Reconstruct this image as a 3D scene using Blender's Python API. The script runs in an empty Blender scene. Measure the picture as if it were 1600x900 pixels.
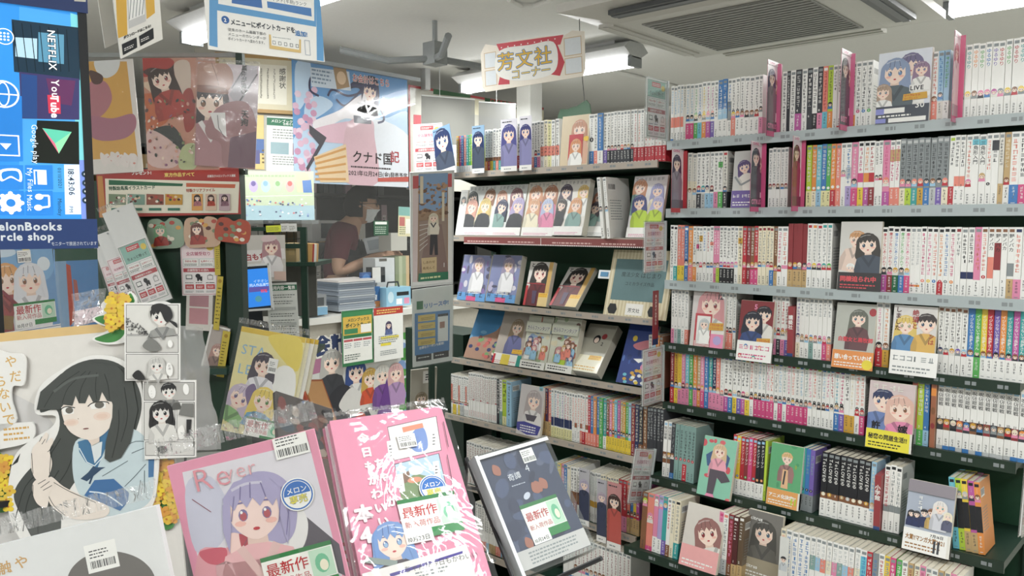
import bpy, math, random
import numpy as np
from mathutils import Matrix, Vector

# ------------------------------------------------------------------ camera
SC = bpy.context.scene
F = 1220.0                      # focal length in pixels of a 1600 px wide frame
PITCH = math.atan(101.0 / F)
YAW = math.radians(41.9)
EYE = Vector((0.0, 0.0, 1.5))
cam_d = bpy.data.cameras.new('camera')
cam_d.sensor_width = 36.0
cam_d.lens = 36.0 * F / 1600.0
cam_d.clip_start = 0.05
cam = bpy.data.objects.new('camera', cam_d)
SC.collection.objects.link(cam)
cam.location = EYE
cam.rotation_euler = (math.radians(90) - PITCH, 0, YAW)
SC.camera = cam
# ------------------------------------------------------------------ world, exposure
world = bpy.data.worlds.new('world')
SC.world = world
world.use_nodes = True
bgn = world.node_tree.nodes['Background']
bgn.inputs[0].default_value = (0.95, 0.98, 1.0, 1)
bgn.inputs[1].default_value = 0.25
SC.view_settings.view_transform = 'Standard'
SC.view_settings.look = 'None'
SC.view_settings.gamma = 1.0
SC.view_settings.use_curve_mapping = False
SC.view_settings.exposure = 0.6
LAMP_W = 17.0                   # watts of each ceiling tube lamp
CEIL = 2.43

# ------------------------------------------------------------------ maths of the view (used to survey positions)
cp, sp_ = math.cos(PITCH), math.sin(PITCH)
FH = Vector((-math.sin(YAW), math.cos(YAW), 0))
RT = Vector((math.cos(YAW), math.sin(YAW), 0))
FW = FH * cp + Vector((0, 0, -sp_))
UP = FH * sp_ + Vector((0, 0, cp))
def ray(px, py): return FW + RT * ((px - 800) / F) + UP * ((450 - py) / F)
def onY(px, py, Y): d = ray(px, py); return EYE + d * (Y / d.y)
def onX(px, py, X): d = ray(px, py); return EYE + d * (X / d.x)
def onZ(px, py, Z): d = ray(px, py); return EYE + d * ((Z - EYE.z) / d.z)
def atd(px, py, d): return EYE + ray(px, py) * d
def pnp(corners, w, h, guess=None):
    """pose of a w x h metre rectangle (local x right, y up, origin bottom left) from its surveyed corners TL TR BR BL"""
    loc = np.array([[0, h, 0], [w, h, 0], [w, 0, 0], [0, 0, 0]], float)
    uv = np.array([((x - 800) / F, (450 - y) / F) for x, y in corners])
    wpx = (np.linalg.norm(uv[1] - uv[0]) + np.linalg.norm(uv[2] - uv[3])) / 2
    hpx = (np.linalg.norm(uv[0] - uv[3]) + np.linalg.norm(uv[1] - uv[2])) / 2
    d0 = min(w / wpx, h / hpx)
    c = uv.mean(0)
    best = None
    for ry in (-0.6, 0.0, 0.6):
        for rx in (-0.7, -0.2, 0.2):
            p = np.array([rx, ry, 0.0, c[0] * d0, c[1] * d0, -d0])
            lam = 1e-2
            def proj(p):
                Rm = np.array(Matrix.Rotation(p[2], 3, 'Z') @ Matrix.Rotation(p[1], 3, 'Y') @ Matrix.Rotation(p[0], 3, 'X'))
                q = (loc - [w / 2, h / 2, 0]) @ Rm.T + p[3:]
                return (q[:, :2] / -q[:, 2:3] - uv).ravel() * F
            r = proj(p); e = r @ r
            for it in range(60):
                J = np.zeros((8, 6))
                for k in range(6):
                    dp = p.copy(); dp[k] += 1e-5
                    J[:, k] = (proj(dp) - r) / 1e-5
                A = J.T @ J
                st = np.linalg.solve(A + lam * np.diag(np.diag(A) + 1e-9), -J.T @ r)
                p2 = p + st; r2 = proj(p2); e2 = r2 @ r2
                if e2 < e: p, r, e, lam = p2, r2, e2, lam * .4
                else: lam *= 4
                if lam > 1e8: break
            Rm = Matrix.Rotation(p[2], 3, 'Z') @ Matrix.Rotation(p[1], 3, 'Y') @ Matrix.Rotation(p[0], 3, 'X')
            nz = Rm @ Vector((0, 0, 1))
            if p[5] > -0.1 or nz.dot(Vector(p[3:])) > 0: continue
            if guess is not None: e = e + guess(nz)
            if best is None or e < best[0]: best = (e, p, Rm)
    e, p, Rm = best
    B = Matrix((RT, UP, -FW)).transposed()
    M = (B @ Rm).to_4x4()
    M.translation = EYE + B @ (Vector(p[3:]) - Rm @ Vector((w / 2, h / 2, 0)))
    return M
def frame(o, xdir, ydir):
    x = Vector(xdir).normalized(); y = Vector(ydir); y = (y - x * y.dot(x)).normalized(); z = x.cross(y)
    M = Matrix((x, y, z)).transposed().to_4x4(); M.translation = Vector(o); return M
def facing(px, py, d, phi=0, tilt=0, roll=0):
    """upright frame at a surveyed point: x along the sheet, y up, z towards the viewer; phi>0 turns its right side away, tilt leans it back"""
    x = RT * math.cos(math.radians(phi)) + FH * math.sin(math.radians(phi))
    M = frame(atd(px, py, d), x, (0, 0, 1))
    return M @ Matrix.Rotation(math.radians(-tilt), 4, 'X') @ Matrix.Rotation(math.radians(roll), 4, 'Z')

# ------------------------------------------------------------------ colour, glyphs
def lin(c):
    if isinstance(c, str):
        c = PAL.get(c, c)
        if isinstance(c, str):
            c = c.lstrip('#'); c = [int(c[i:i + 2], 16) for i in (0, 2, 4)]
    lum = .3 * c[0] + .59 * c[1] + .11 * c[2]; c = [v + (lum - v) * .1 for v in c]
    return tuple(((v / 255) / 12.92 if v / 255 <= .04045 else ((v / 255 + .055) / 1.055) ** 2.4) for v in c) + (1.0,)
PAL = dict(w='#f1f0ec', ow='#e4e1d8', k='#23242a', dk='#3b3d44', g='#8b9294', lg='#c3c6c6', r='#c9313d', dr='#96343a', pk='#e98bb0', hp='#dd4d86',
           mg='#c55aa6', o='#ef9344', sa='#f08a78', y='#f0cf3e', ly='#e9e3a8', lm='#b9d63a', gn='#57b356', dg='#1f6a43', tl='#3aa6a5', cy='#6cc4d8',
           b='#3f7fc4', lb='#9cc9e6', nv='#2a3562', pu='#7a62b8', lp='#b4a3d6', br='#8a5a3c', tan='#c9a873', cr='#efe5c9', skin='#f7dccb', gd='#d9a53a', sg='#86aaa4')
CN = dict(w='white', ow='off-white', k='black', dk='charcoal', g='grey', lg='light grey', r='red', dr='dark red', pk='pink', hp='deep pink', mg='magenta',
          o='orange', sa='salmon', y='yellow', ly='pale yellow', lm='lime', gn='green', dg='dark green', tl='teal', cy='sky blue', b='blue', lb='pale blue',
          nv='navy', pu='purple', lp='lilac', br='brown', tan='tan', cr='cream', gd='gold', sg='sage green')
_fc = bpy.data.curves.new('glyph', 'FONT'); _fc.resolution_u = 2
_fo = bpy.data.objects.new('glyph', _fc); SC.collection.objects.link(_fo)
_GL = {}
def glyph(ch, bold=0.0):
    k = (ch, bold)
    if k not in _GL:
        spread = bold - .012 if bold > .022 else 0; _fc.body = ch; _fc.offset = min(bold, .012)
        dg = bpy.context.evaluated_depsgraph_get(); dg.update()
        ob = _fo.evaluated_get(dg); m = ob.to_mesh()
        vs = [(v.co.x, v.co.y) for v in m.vertices]
        pl = [[vs[i] for i in p.vertices] for p in m.polygons]
        if spread: pl = [[(x + dx * spread, y + dy * spread) for x, y in p] for dx, dy in ((1, 0), (-1, 0), (0, 1), (0, -1), (.7, .7), (-.7, .7), (.7, -.7), (-.7, -.7)) for p in pl]
        pl = [(p, .3 * (k * 8 // len(pl)) if spread else 0) for k, p in enumerate(pl)]
        adv = 1.0 if ord(ch) > 0x2000 else ((max(v[0] for v in vs) + .09) if vs else .35)
        _GL[k] = (pl, adv)
        ob.to_mesh_clear()
    return _GL[k]

# ------------------------------------------------------------------ flat print
def clip(pts, w, h):
    if all(-1e-9 <= x <= w + 1e-9 and -1e-9 <= y <= h + 1e-9 for x, y in pts): return pts
    for ax, lim, s in ((0, 0, 1), (0, w, -1), (1, 0, 1), (1, h, -1)):
        out = []
        for i in range(len(pts)):
            a, b = pts[i - 1], pts[i]
            da, db = (a[ax] - lim) * s, (b[ax] - lim) * s
            if (da >= 0) != (db >= 0):
                t = da / (da - db); out.append((a[0] + (b[0] - a[0]) * t, a[1] + (b[1] - a[1]) * t))
            if db >= 0: out.append(b)
        pts = out
        if len(pts) < 3: return None
    return pts
def smooth(pts, n=6, closed=True):
    P = [Vector((p[0], p[1])) for p in pts]; N = len(P); out = []
    for i in range(N if closed else N - 1):
        p0, p1, p2, p3 = (P[(i + k) % N] if closed else P[min(max(i + k, 0), N - 1)] for k in (-1, 0, 1, 2))
        for j in range(n):
            t = j / n
            q = .5 * ((2 * p1) + (p2 - p0) * t + (2 * p0 - 5 * p1 + 4 * p2 - p3) * t * t + (3 * p1 - p0 - 3 * p2 + p3) * t ** 3)
            out.append((q.x, q.y))
    if not closed: out.append(tuple(P[-1]))
    return out
class CV:
    """a sheet of flat print: coloured shapes on a w x h metre rectangle, origin bottom left"""
    def __init__(s, w, h, bg='w'):
        s.w, s.h, s.P, s.L, s.T = w, h, [], 0, None
        if bg is not None: s.rect(0, 0, w, h, bg)
    def poly(s, pts, c, same=False, dl=0):
        if s.T: pts = [s.T(p) for p in pts]
        pts = clip(list(pts), s.w, s.h)
        if not pts: return
        if not same: s.L += 1
        s.P.append((pts, c, s.L + dl))
    def rect(s, x, y, w, h, c): s.poly([(x, y), (x + w, y), (x + w, y + h), (x, y + h)], c)
    def frame(s, x, y, w, h, t, c):
        s.rect(x, y, w, t, c); s.rect(x, y + h - t, w, t, c); s.rect(x, y, t, h, c); s.rect(x + w - t, y, t, h, c)
    def ell(s, cx, cy, rx, ry, c, n=14, rot=0):
        cr, sr = math.cos(rot), math.sin(rot)
        s.poly([(cx + rx * math.cos(a) * cr - ry * math.sin(a) * sr, cy + rx * math.cos(a) * sr + ry * math.sin(a) * cr)
                for a in (2 * math.pi * i / n for i in range(n))], c)
    def blob(s, pts, c, n=5): s.poly(smooth(pts, n), c)
    def line(s, pts, t, c, sm=0):
        if sm: pts = smooth(pts, sm, False)
        first = True
        for (x0, y0), (x1, y1) in zip(pts, pts[1:]):
            d = math.hypot(x1 - x0, y1 - y0) or 1; nx, ny = -(y1 - y0) / d * t / 2, (x1 - x0) / d * t / 2
            s.poly([(x0 + nx, y0 + ny), (x0 - nx, y0 - ny), (x1 - nx, y1 - ny), (x1 + nx, y1 + ny)], c, not first); first = False
    def text(s, st, x, y, size, c, vert=False, bold=0.0, sx=1.0, rot=0, maxw=None):
        """horizontal: x,y = baseline left; vertical: x = column centre, y = top"""
        s.L += 1
        if maxw and not vert:
            tw = sum(glyph(ch, bold)[1] for ch in st) * size * sx
            if tw > maxw: sx *= maxw / tw
        cr, sr = math.cos(rot), math.sin(rot)
        ox, oy = x, y; ux = 0.0
        for ch in st:
            if ch == ' ':
                ux += size * (.5 if vert else .35 * sx); continue
            pl, adv = glyph(ch, bold)
            for p, dl in pl:
                q = []
                for (a, b) in p:
                    if vert:
                        a2, b2 = a - adv / 2, b - .38
                        if ch in 'ー～―-|' or (ord(ch) < 128 and not ch.isdigit() and len(st) > 3): a2, b2 = b - .38, -(a - adv / 2)
                        q.append((ox + a2 * size * sx, oy - ux - size * .5 + b2 * size))
                    else:
                        dx, dy = ux + a * size * sx, b * size
                        q.append((ox + dx * cr - dy * sr, oy + dx * sr + dy * cr))
                s.poly(q, c, True, dl)
            ux += size * (1.02 if (vert and ord(ch) > 128) else (.75 if vert else adv * sx))
        if bold > .022: s.L += 3
        return ux
    def lines(s, x, y, w, h, n, c, seed=0, t=.45):
        """n rows of small illegible print as short dashes"""
        r = random.Random(seed); s.L += 1
        for i in range(n):
            yy = y + h - (i + .8) * h / n; xx = x; end = x + w * (r.uniform(.7, 1) if i == n - 1 else r.uniform(.9, 1))
            while xx < end:
                l = r.uniform(.4, 1.3) * h / n
                s.poly([(xx, yy), (min(xx + l, end), yy), (min(xx + l, end), yy + h / n * t), (xx, yy + h / n * t)], c, True)
                xx += l + .28 * h / n
    # -- a generic cartoon figure, seen on most covers
    def girl(s, cx, cy, r, hair, cloth='w', eye=None, long=1.0, skin='skin', cloth2=None, tilt=0.0, boy=False, down=None, ec=None):
        T0 = s.T
        ca, sa = math.cos(tilt), math.sin(tilt)
        s.T = lambda p: ((lambda q: T0(q) if T0 else q)((cx + (p[0] * ca - p[1] * sa) * r, cy + (p[0] * sa + p[1] * ca) * r)))
        hd = ec or mix(hair, 'k', .45)
        L = 1.2 + long
        if not boy and long > 0:
            s.blob([(-1.0, .6), (0, 1.18), (1.0, .6), (1.22, -.5), (1.25, -L), (.6, -L - .3), (-.6, -L - .35), (-1.3, -L), (-1.2, -.4)], hair)
        b = -(down if down else 4.2)
        s.poly([(-.32, -.6), (.32, -.6), (.36, -1.3), (-.36, -1.3)], mix(skin, 'br', .15))
        s.poly([(-.35, -1.15), (.35, -1.15), (1.15, -1.45), (1.5, -2.6), (1.3, b), (-1.3, b), (-1.5, -2.6), (-1.15, -1.45)], cloth)
        c2 = cloth2 or mix(cloth, 'k', .25)
        s.poly([(-.5, -1.15), (0, -2.0), (.5, -1.15), (.75, -1.3), (0, -2.5), (-.75, -1.3)], c2)
        s.poly([(-1.5, -2.6), (-1.15, -1.6), (-.85, -2.2), (-.95, b), (-1.5, b)], mix(cloth, 'k', .12))
        s.blob([(-.82, .4), (0, .85), (.82, .4), (.86, -.25), (.5, -.78), (0, -1.02), (-.5, -.78), (-.86, -.25)], skin, 3)
        for sx in (-1, 1):
            s.ell(sx * .52, -.42, .2, .1, mix(skin, 'sa', .4), 8)
            s.ell(sx * .4, -.14, .16, .21, hd, 10)
            s.ell(sx * .4, -.18, .12, .15, eye or mix(hair, 'b', .4), 8)
            s.ell(sx * .4 - .05, -.04, .05, .06, 'w', 6)
            s.line([(sx * .2, .3), (sx * .62, .27)], .06, hd)
        s.ell(0, -.64, .12, .06, 'r', 7)
        # fringe and side locks
        s.poly([(-.98, -.15), (-1.02, .5), (-.6, 1.02), (0, 1.16), (.6, 1.02), (1.02, .5), (.98, -.15), (.8, .32), (.62, .05), (.42, .4), (.2, .1), (-.02, .42), (-.25, .1), (-.45, .4), (-.68, .05), (-.8, .3)], hair)
        if not boy:
            for sx in (-1, 1):
                s.poly([(sx * .78, .4), (sx * 1.05, .3), (sx * 1.12, -.6), (sx * .98, -1.35), (sx * .84, -.5)], hair)
        s.line([(-.7, .75), (-.2, .92), (.35, .9)], .09, mix(hair, 'w', .45), 3)
        s.line([(-.1, .42), (-.05, .95)], .04, hd); s.line([(.42, .4), (.3, .9)], .04, hd); s.line([(-.45, .4), (-.38, .85)], .04, hd)
        s.T = T0
def mix(a, b, t):
    def rgb(c):
        c = PAL.get(c, c) if isinstance(c, str) else c
        return [int(c.lstrip('#')[i:i + 2], 16) for i in (0, 2, 4)] if isinstance(c, str) else c
    A, B = rgb(a), rgb(b)
    return tuple(A[i] * (1 - t) + B[i] * t for i in range(3))

# ------------------------------------------------------------------ mesh builder
EPS = 5e-5
_LC = {}
def linc(c):
    k = c if isinstance(c, str) else tuple(c)
    if k not in _LC: _LC[k] = lin(c)
    return _LC[k]
class MB:
    def __init__(s): s.V, s.Fc, s.C = [], [], []
    def face(s, pts, c):
        n = len(s.V); s.V.extend(tuple(p) for p in pts); s.Fc.append(tuple(range(n, n + len(pts)))); s.C.extend([linc(c)] * len(pts)); return s
    def box(s, x0, x1, y0, y1, z0, z1, c, M=None, skip=''):
        P = [Vector((x, y, z)) for x in (x0, x1) for y in (y0, y1) for z in (z0, z1)]
        if M is not None: P = [M @ p for p in P]
        for k, f in (('l', (0, 1, 3, 2)), ('r', (4, 6, 7, 5)), ('f', (0, 4, 5, 1)), ('b', (2, 3, 7, 6)), ('d', (0, 2, 6, 4)), ('u', (1, 5, 7, 3))):
            if k not in skip: s.face([P[i] for i in f], c)
        return s
    def hull(s, pts, t, c, M=None, back=None):
        """extruded outline: pts in x,y; from z=-t to 0"""
        A = [Vector((x, y, 0)) for x, y in pts]; B = [Vector((x, y, -t)) for x, y in pts]
        if M is not None: A = [M @ p for p in A]; B = [M @ p for p in B]
        s.face(A, c); s.face(B[::-1], back or c)
        n = len(A)
        for i in range(n): s.face([A[i], B[i], B[(i + 1) % n], A[(i + 1) % n]], back or c)
        return s
    def canvas(s, cv, M, z0=EPS):
        for pts, c, L in cv.P:
            z = z0 + L * EPS * .6
            s.face([M @ Vector((x, y, z)) for x, y in pts], c)
        return s
    def tube(s, path, r, c, n=8, cap=True):
        P = [Vector(p) for p in path]; rings = []
        for i, p in enumerate(P):
            d = (P[min(i + 1, len(P) - 1)] - P[max(i - 1, 0)]).normalized()
            a = d.cross(Vector((0, 0, 1)) if abs(d.z) < .9 else Vector((1, 0, 0))).normalized(); b = d.cross(a)
            rr = r[i] if isinstance(r, (list, tuple)) else r
            rings.append([p + (a * math.cos(2 * math.pi * k / n) + b * math.sin(2 * math.pi * k / n)) * rr for k in range(n)])
        for A, B in zip(rings, rings[1:]):
            for k in range(n): s.face([A[k], A[(k + 1) % n], B[(k + 1) % n], B[k]], c)
        if cap: s.face(rings[0][::-1], c); s.face(rings[-1], c)
        return s
    def build(s, name, mat, parent=None, M=None, shade=False, weld=False):
        me = bpy.data.meshes.new(name)
        me.from_pydata(s.V, [], s.Fc)
        at = me.attributes.new('Col', 'FLOAT_COLOR', 'POINT')
        at.data.foreach_set('color', np.array(s.C, np.float32).ravel())
        me.materials.append(mat)
        if weld:
            import bmesh
            bm = bmesh.new(); bm.from_mesh(me); bmesh.ops.remove_doubles(bm, verts=bm.verts, dist=1e-6); bm.to_mesh(me); bm.free()
        if shade: me.polygons.foreach_set('use_smooth', [True] * len(me.polygons))
        return link(name, me, parent, M)
def link(name, data, parent=None, M=None):
    o = bpy.data.objects.new(name, data); SC.collection.objects.link(o)
    if parent is not None: o.parent = parent
    if M is not None: o.matrix_local = M
    return o
def tag(o, label=None, cat=None, group=None, kind=None):
    if label: o['label'] = label
    if cat: o['category'] = cat
    if group: o['group'] = group
    if kind: o['kind'] = kind
    return o
def empty(name, loc=(0, 0, 0), M=None):
    o = bpy.data.objects.new(name, None); SC.collection.objects.link(o); o.empty_display_size = .05
    if M is not None: o.matrix_world = M
    else: o.location = loc
    return o

# ------------------------------------------------------------------ materials
def mat_print(name, rough=.55, coat=0.0, noise=.04, spec=.5, bump=0.0):
    m = bpy.data.materials.new(name); m.use_nodes = True; nt = m.node_tree; b = nt.nodes['Principled BSDF']
    a = nt.nodes.new('ShaderNodeAttribute'); a.attribute_name = 'Col'
    t = nt.nodes.new('ShaderNodeTexCoord'); n = nt.nodes.new('ShaderNodeTexNoise'); n.inputs['Scale'].default_value = 60
    nt.links.new(t.outputs['Object'], n.inputs['Vector'])
    r = nt.nodes.new('ShaderNodeMapRange'); r.inputs[3].default_value = 1 - noise; r.inputs[4].default_value = 1 + noise
    nt.links.new(n.outputs['Fac'], r.inputs[0])
    mx = nt.nodes.new('ShaderNodeMix'); mx.data_type = 'RGBA'; mx.blend_type = 'MULTIPLY'; mx.inputs[0].default_value = 1
    nt.links.new(a.outputs['Color'], mx.inputs[6]); nt.links.new(r.outputs[0], mx.inputs[7]); nt.links.new(mx.outputs[2], b.inputs['Base Color'])
    b.inputs['Roughness'].default_value = rough; b.inputs['Coat Weight'].default_value = coat; b.inputs['Coat Roughness'].default_value = .08
    b.inputs['Specular IOR Level'].default_value = spec
    if bump:
        bp = nt.nodes.new('ShaderNodeBump'); bp.inputs['Strength'].default_value = bump; bp.inputs['Distance'].default_value = .002
        nt.links.new(n.outputs['Fac'], bp.inputs['Height']); nt.links.new(bp.outputs[0], b.inputs['Normal'])
    return m
PAPER = mat_print('printed_paper', .6)
COVER = mat_print('laminated_cover', .38, .15)
GLOSSY = mat_print('glossy_print', .22, .4)
PAINT = mat_print('painted_metal', .45, 0, .08)
PLAST = mat_print('plastic', .4, .1, .03)
CLOTH = mat_print('cloth', .9, 0, .15, .2, .5)
WALLM = mat_print('wall_paint', .85, 0, .03, .2)
def mat_screen(name, e):
    m = mat_print(name, .2); nt = m.node_tree; b = nt.nodes['Principled BSDF']
    a = [n for n in nt.nodes if n.type == 'ATTRIBUTE'][0]
    nt.links.new(a.outputs['Color'], b.inputs['Emission Color']); b.inputs['Emission Strength'].default_value = e
    return m
SCREEN = mat_screen('lit_screen', .55)
def mat_film(name, gloss, tint=(1, 1, 1), wr=0.0, scale=14, haze=.06, rough=.07, white=.9):
    m = bpy.data.materials.new(name); m.use_nodes = True; nt = m.node_tree; nt.nodes.remove(nt.nodes['Principled BSDF'])
    out = nt.nodes['Material Output']
    tr = nt.nodes.new('ShaderNodeBsdfTransparent'); tr.inputs[0].default_value = tint + (1,)
    gl = nt.nodes.new('ShaderNodeBsdfGlossy'); gl.inputs['Roughness'].default_value = rough
    df = nt.nodes.new('ShaderNodeBsdfDiffuse'); df.inputs[0].default_value = (white, white, white, 1)
    fr = nt.nodes.new('ShaderNodeLayerWeight'); fr.inputs[0].default_value = .5
    pw = nt.nodes.new('ShaderNodeMath'); pw.operation = 'POWER'; pw.inputs[1].default_value = 4.0; nt.links.new(fr.outputs['Facing'], pw.inputs[0])
    mu = nt.nodes.new('ShaderNodeMath'); mu.operation = 'MULTIPLY_ADD'; mu.inputs[1].default_value = gloss * .8; mu.inputs[2].default_value = .045 * gloss; mu.use_clamp = True
    nt.links.new(pw.outputs[0], mu.inputs[0])
    m1 = nt.nodes.new('ShaderNodeMixShader'); m1.inputs[0].default_value = haze
    nt.links.new(tr.outputs[0], m1.inputs[1]); nt.links.new(df.outputs[0], m1.inputs[2])
    m2 = nt.nodes.new('ShaderNodeMixShader'); nt.links.new(mu.outputs[0], m2.inputs[0])
    nt.links.new(m1.outputs[0], m2.inputs[1]); nt.links.new(gl.outputs[0], m2.inputs[2]); nt.links.new(m2.outputs[0], out.inputs[0])
    if wr:
        tc = nt.nodes.new('ShaderNodeTexCoord'); nz = nt.nodes.new('ShaderNodeTexNoise'); nz.inputs['Scale'].default_value = scale; nz.inputs['Detail'].default_value = 3; nz.inputs['Distortion'].default_value = 1.2
        bp = nt.nodes.new('ShaderNodeBump'); bp.inputs['Strength'].default_value = wr; bp.inputs['Distance'].default_value = .02
        nt.links.new(tc.outputs['Object'], nz.inputs['Vector']); nt.links.new(nz.outputs['Fac'], bp.inputs['Height'])
        nt.links.new(bp.outputs[0], gl.inputs['Normal']); nt.links.new(bp.outputs[0], fr.inputs['Normal'])
    return m
FILM = mat_film('clear_sleeve', .5, wr=.35, scale=9, haze=.04)
ACRYL = mat_film('clear_acrylic', 1.0, (.95, .97, .97), 0, haze=.05)
VINYL = mat_film('vinyl_sheet', .7, wr=.15, scale=2, haze=.015)
CRINK = mat_film('crinkled_sleeve_edge', 2.2, wr=1.0, scale=55, haze=.13, rough=.12)

# ------------------------------------------------------------------ the room
def slab(name, x0, x1, y0, y1, z0, z1, c, m=WALLM, kind='structure'):
    o = MB().box(x0, x1, y0, y1, z0, z1, c).build(name, m); o['kind'] = kind; return o
X0, X1, Y0, Y1 = -6.0, 2.6, -2.2, 5.4
FLOORM = mat_print('vinyl_floor', .35, .1, .06)
slab('floor', X0, X1, Y0, Y1, -.1, 0, '#b9b4aa', FLOORM)
slab('ceiling', X0, X1, Y0, Y1, CEIL, CEIL + .1, '#e6e6e2')
slab('wall_back', X0, X1, Y1, Y1 + .1, 0, CEIL, '#dcdbd6')
slab('wall_left', X0 - .1, X0, Y0, Y1, 0, CEIL, '#d8d7d2')
slab('wall_right', X1, X1 + .1, Y0, Y1, 0, CEIL, '#dcdbd6')
slab('wall_front', X0, X1, Y0 - .1, Y0, 0, CEIL, '#dcdbd6')

# -- ceiling tube lamps
LAMPE = mat_screen('lamp_tube', 6.0)
def lamp(x, y, label, L=1.24, w=LAMP_W):
    e = empty('ceiling_lamp', (x, y, CEIL - .018)); tag(e, label, 'lamp', 'tube lamps on the ceiling')
    b = MB()
    sec = [(-.11, -.035), (-.035, -.075), (.035, -.075), (.11, -.035), (.06, 0), (-.06, 0)]
    for i in range(6):
        (a0, b0), (a1, b1) = sec[i], sec[(i + 1) % 6]
        b.face([(-L / 2, a0, b0), (-L / 2, a1, b1), (L / 2, a1, b1), (L / 2, a0, b0)], '#d5d6d6')
    for s in (-1, 1): b.face([(s * L / 2, p, q) for p, q in (sec if s < 0 else sec[::-1])], '#b9bbbb')
    b.box(-L / 2 + .1, L / 2 - .1, -.05, .05, 0, .018, '#c9caca').build('fixture_body', PAINT, e)
    for s in (-1, 1):
        MB().box(s * L / 2 - .02 if s > 0 else -L / 2, s * L / 2 if s > 0 else -L / 2 + .02, -.05, .05, -.12, -.07, '#8d9294').build('lamp_holder', PLAST, e)
    t = MB(); n = 12
    ring = [(.042 * math.cos(2 * math.pi * k / n), -.097 + .024 * math.sin(2 * math.pi * k / n)) for k in range(n)]
    for k in range(n):
        (a0, b0), (a1, b1) = ring[k], ring[(k + 1) % n]
        t.face([(-L / 2 + .02, a0, b0), (L / 2 - .02, a0, b0), (L / 2 - .02, a1, b1), (-L / 2 + .02, a1, b1)], '#ffffff')
    t.build('tube', LAMPE, e)
    l = bpy.data.lights.new('tube_light', 'AREA'); l.shape = 'RECTANGLE'; l.size = L - .06; l.size_y = .09; l.energy = w; l.color = (.97, 1, .985)
    lo = link('tube_light', l, e); lo.location = (0, 0, -.126)
    return e
LP = onZ(298, 72, CEIL - .14)
for x, y, lb in ((-.2, 3.43, 'white tube lamp on the ceiling behind the right end of the right bookcase'),
                 (-2.85, 3.43, 'white tube lamp on the ceiling half hidden by the scalloped publisher sign'),
                 (LP.x + .62, LP.y, 'white tube lamp on the ceiling nearest the blue menu poster top'),
                 (.1, .9, 'white tube lamp overhead in front of the right bookcase'),
                 (1.6, 3.43, 'white tube lamp on the ceiling past the right frame edge'),
                 (-.9, -.9, 'white tube lamp on the ceiling behind the viewer'),
                 (-3.2, -.7, 'white tube lamp on the ceiling over the left display')):
    lamp(x, y, lb)
# -- ceiling air conditioner
ac = empty('air_conditioner', (-1.33, 2.84, CEIL)); tag(ac, 'beige square ceiling air conditioner with grey central grille', 'air conditioner')
h = .525
b = MB(); zc = -.19
b.box(-.42, .42, -.42, .42, -.13, 0, '#b9b9b5')
b.build('housing', PLAST, ac)
b = MB()
o_ = [(-h, -h), (h, -h), (h, h), (-h, h)]; i_ = [(-.3, -.3), (.3, -.3), (.3, .3), (-.3, .3)]; m_ = [(-.36, -.36), (.36, -.36), (.36, .36), (-.36, .36)]
for k in range(4):
    a, c = o_[k], o_[(k + 1) % 4]; a2, c2 = m_[k], m_[(k + 1) % 4]; a3, c3 = i_[k], i_[(k + 1) % 4]
    b.face([(*a, zc + .035), (*a2, zc), (*c2, zc), (*c, zc + .035)], '#cfcdc6')
    b.face([(*a2, zc), (*a3, zc), (*c3, zc), (*c2, zc)], '#d3d1ca')
    b.face([(*a, zc + .065), (*a, zc + .035), (*c, zc + .035), (*c, zc + .065)], '#e2e0da')
b.face([(*p, zc + .065) for p in o_], '#c9c8c2')
b.build('panel', PLAST, ac)
b = MB().box(-.3, .3, -.3, .3, zc - .004, zc + .01, '#8f8f8b')
for k in range(19): b.box(-.29, .29, -.29 + k * .031, -.279 + k * .031, zc - .007, zc - .004, '#969692')
b.build('grille', PLAST, ac)
for k in range(4):
    M = Matrix.Rotation(k * math.pi / 2, 4, 'Z')
    MB().box(-.33, .33, -.475, -.405, zc + .004, zc + .02, '#4d5052' if k < 2 else '#c6c4bd', M).box(-.33, .33, -.455, -.43, zc + .001, zc + .006, '#6c7073' if k < 2 else '#cfcdc6', M).build('air_louver', PLAST, ac)
# the pale conduit that crosses the ceiling behind the shelves
tag(MB().tube([(-2.75, 3.6, CEIL - .015), (-2.75, 5.35, CEIL - .015)], .012, '#e3e3df').build('cable_conduit', PLAST), 'thin pale conduit running along the ceiling behind the bookcases', 'conduit')
# ================================================================== bookcases and books
def Xat(px, Y, z):
    u = (px - 800) / F
    return (u * (cp * FH.y * Y + (1.5 - z) * sp_) - Y * RT.y) / (RT.x - u * cp * FH.x)
ORD = ['first', 'second', 'third', 'fourth', 'fifth', 'sixth', 'seventh', 'eighth', 'ninth', 'tenth', 'eleventh', 'twelfth', 'thirteenth', 'fourteenth', 'fifteenth', 'sixteenth', 'seventeenth', 'eighteenth', 'nineteenth']
TENS = {2: 'twent', 3: 'thirt', 4: 'fort', 5: 'fift', 6: 'sixt', 7: 'sevent', 8: 'eight', 9: 'ninet'}
def ordinal(n):
    if n < 20: return ORD[n - 1]
    t, o = divmod(n, 10)
    return TENS[t] + 'ieth' if o == 0 else TENS[t] + 'y-' + ORD[o - 1]
def pick(v, i): return v[i % len(v)] if isinstance(v, list) else v
def pseudo(cv, x, y, s, c, r, n=3):
    """a small unreadable character"""
    cv.L += 1
    for k in range(n):
        if r.random() < .55: cv.poly([(x - s * .42, y + s * (k - 1) * .3 - s * .06), (x + s * r.uniform(.1, .42), y + s * (k - 1) * .3 - s * .06), (x + s * .4, y + s * (k - 1) * .3 + s * .07), (x - s * .42, y + s * (k - 1) * .3 + s * .07)], c, True)
        else:
            xx = x + s * r.uniform(-.35, .35); cv.poly([(xx - s * .07, y - s * .42), (xx + s * .07, y - s * .42), (xx + s * .07, y + s * .42), (xx - s * .07, y + s * .42)], c, True)
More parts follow.
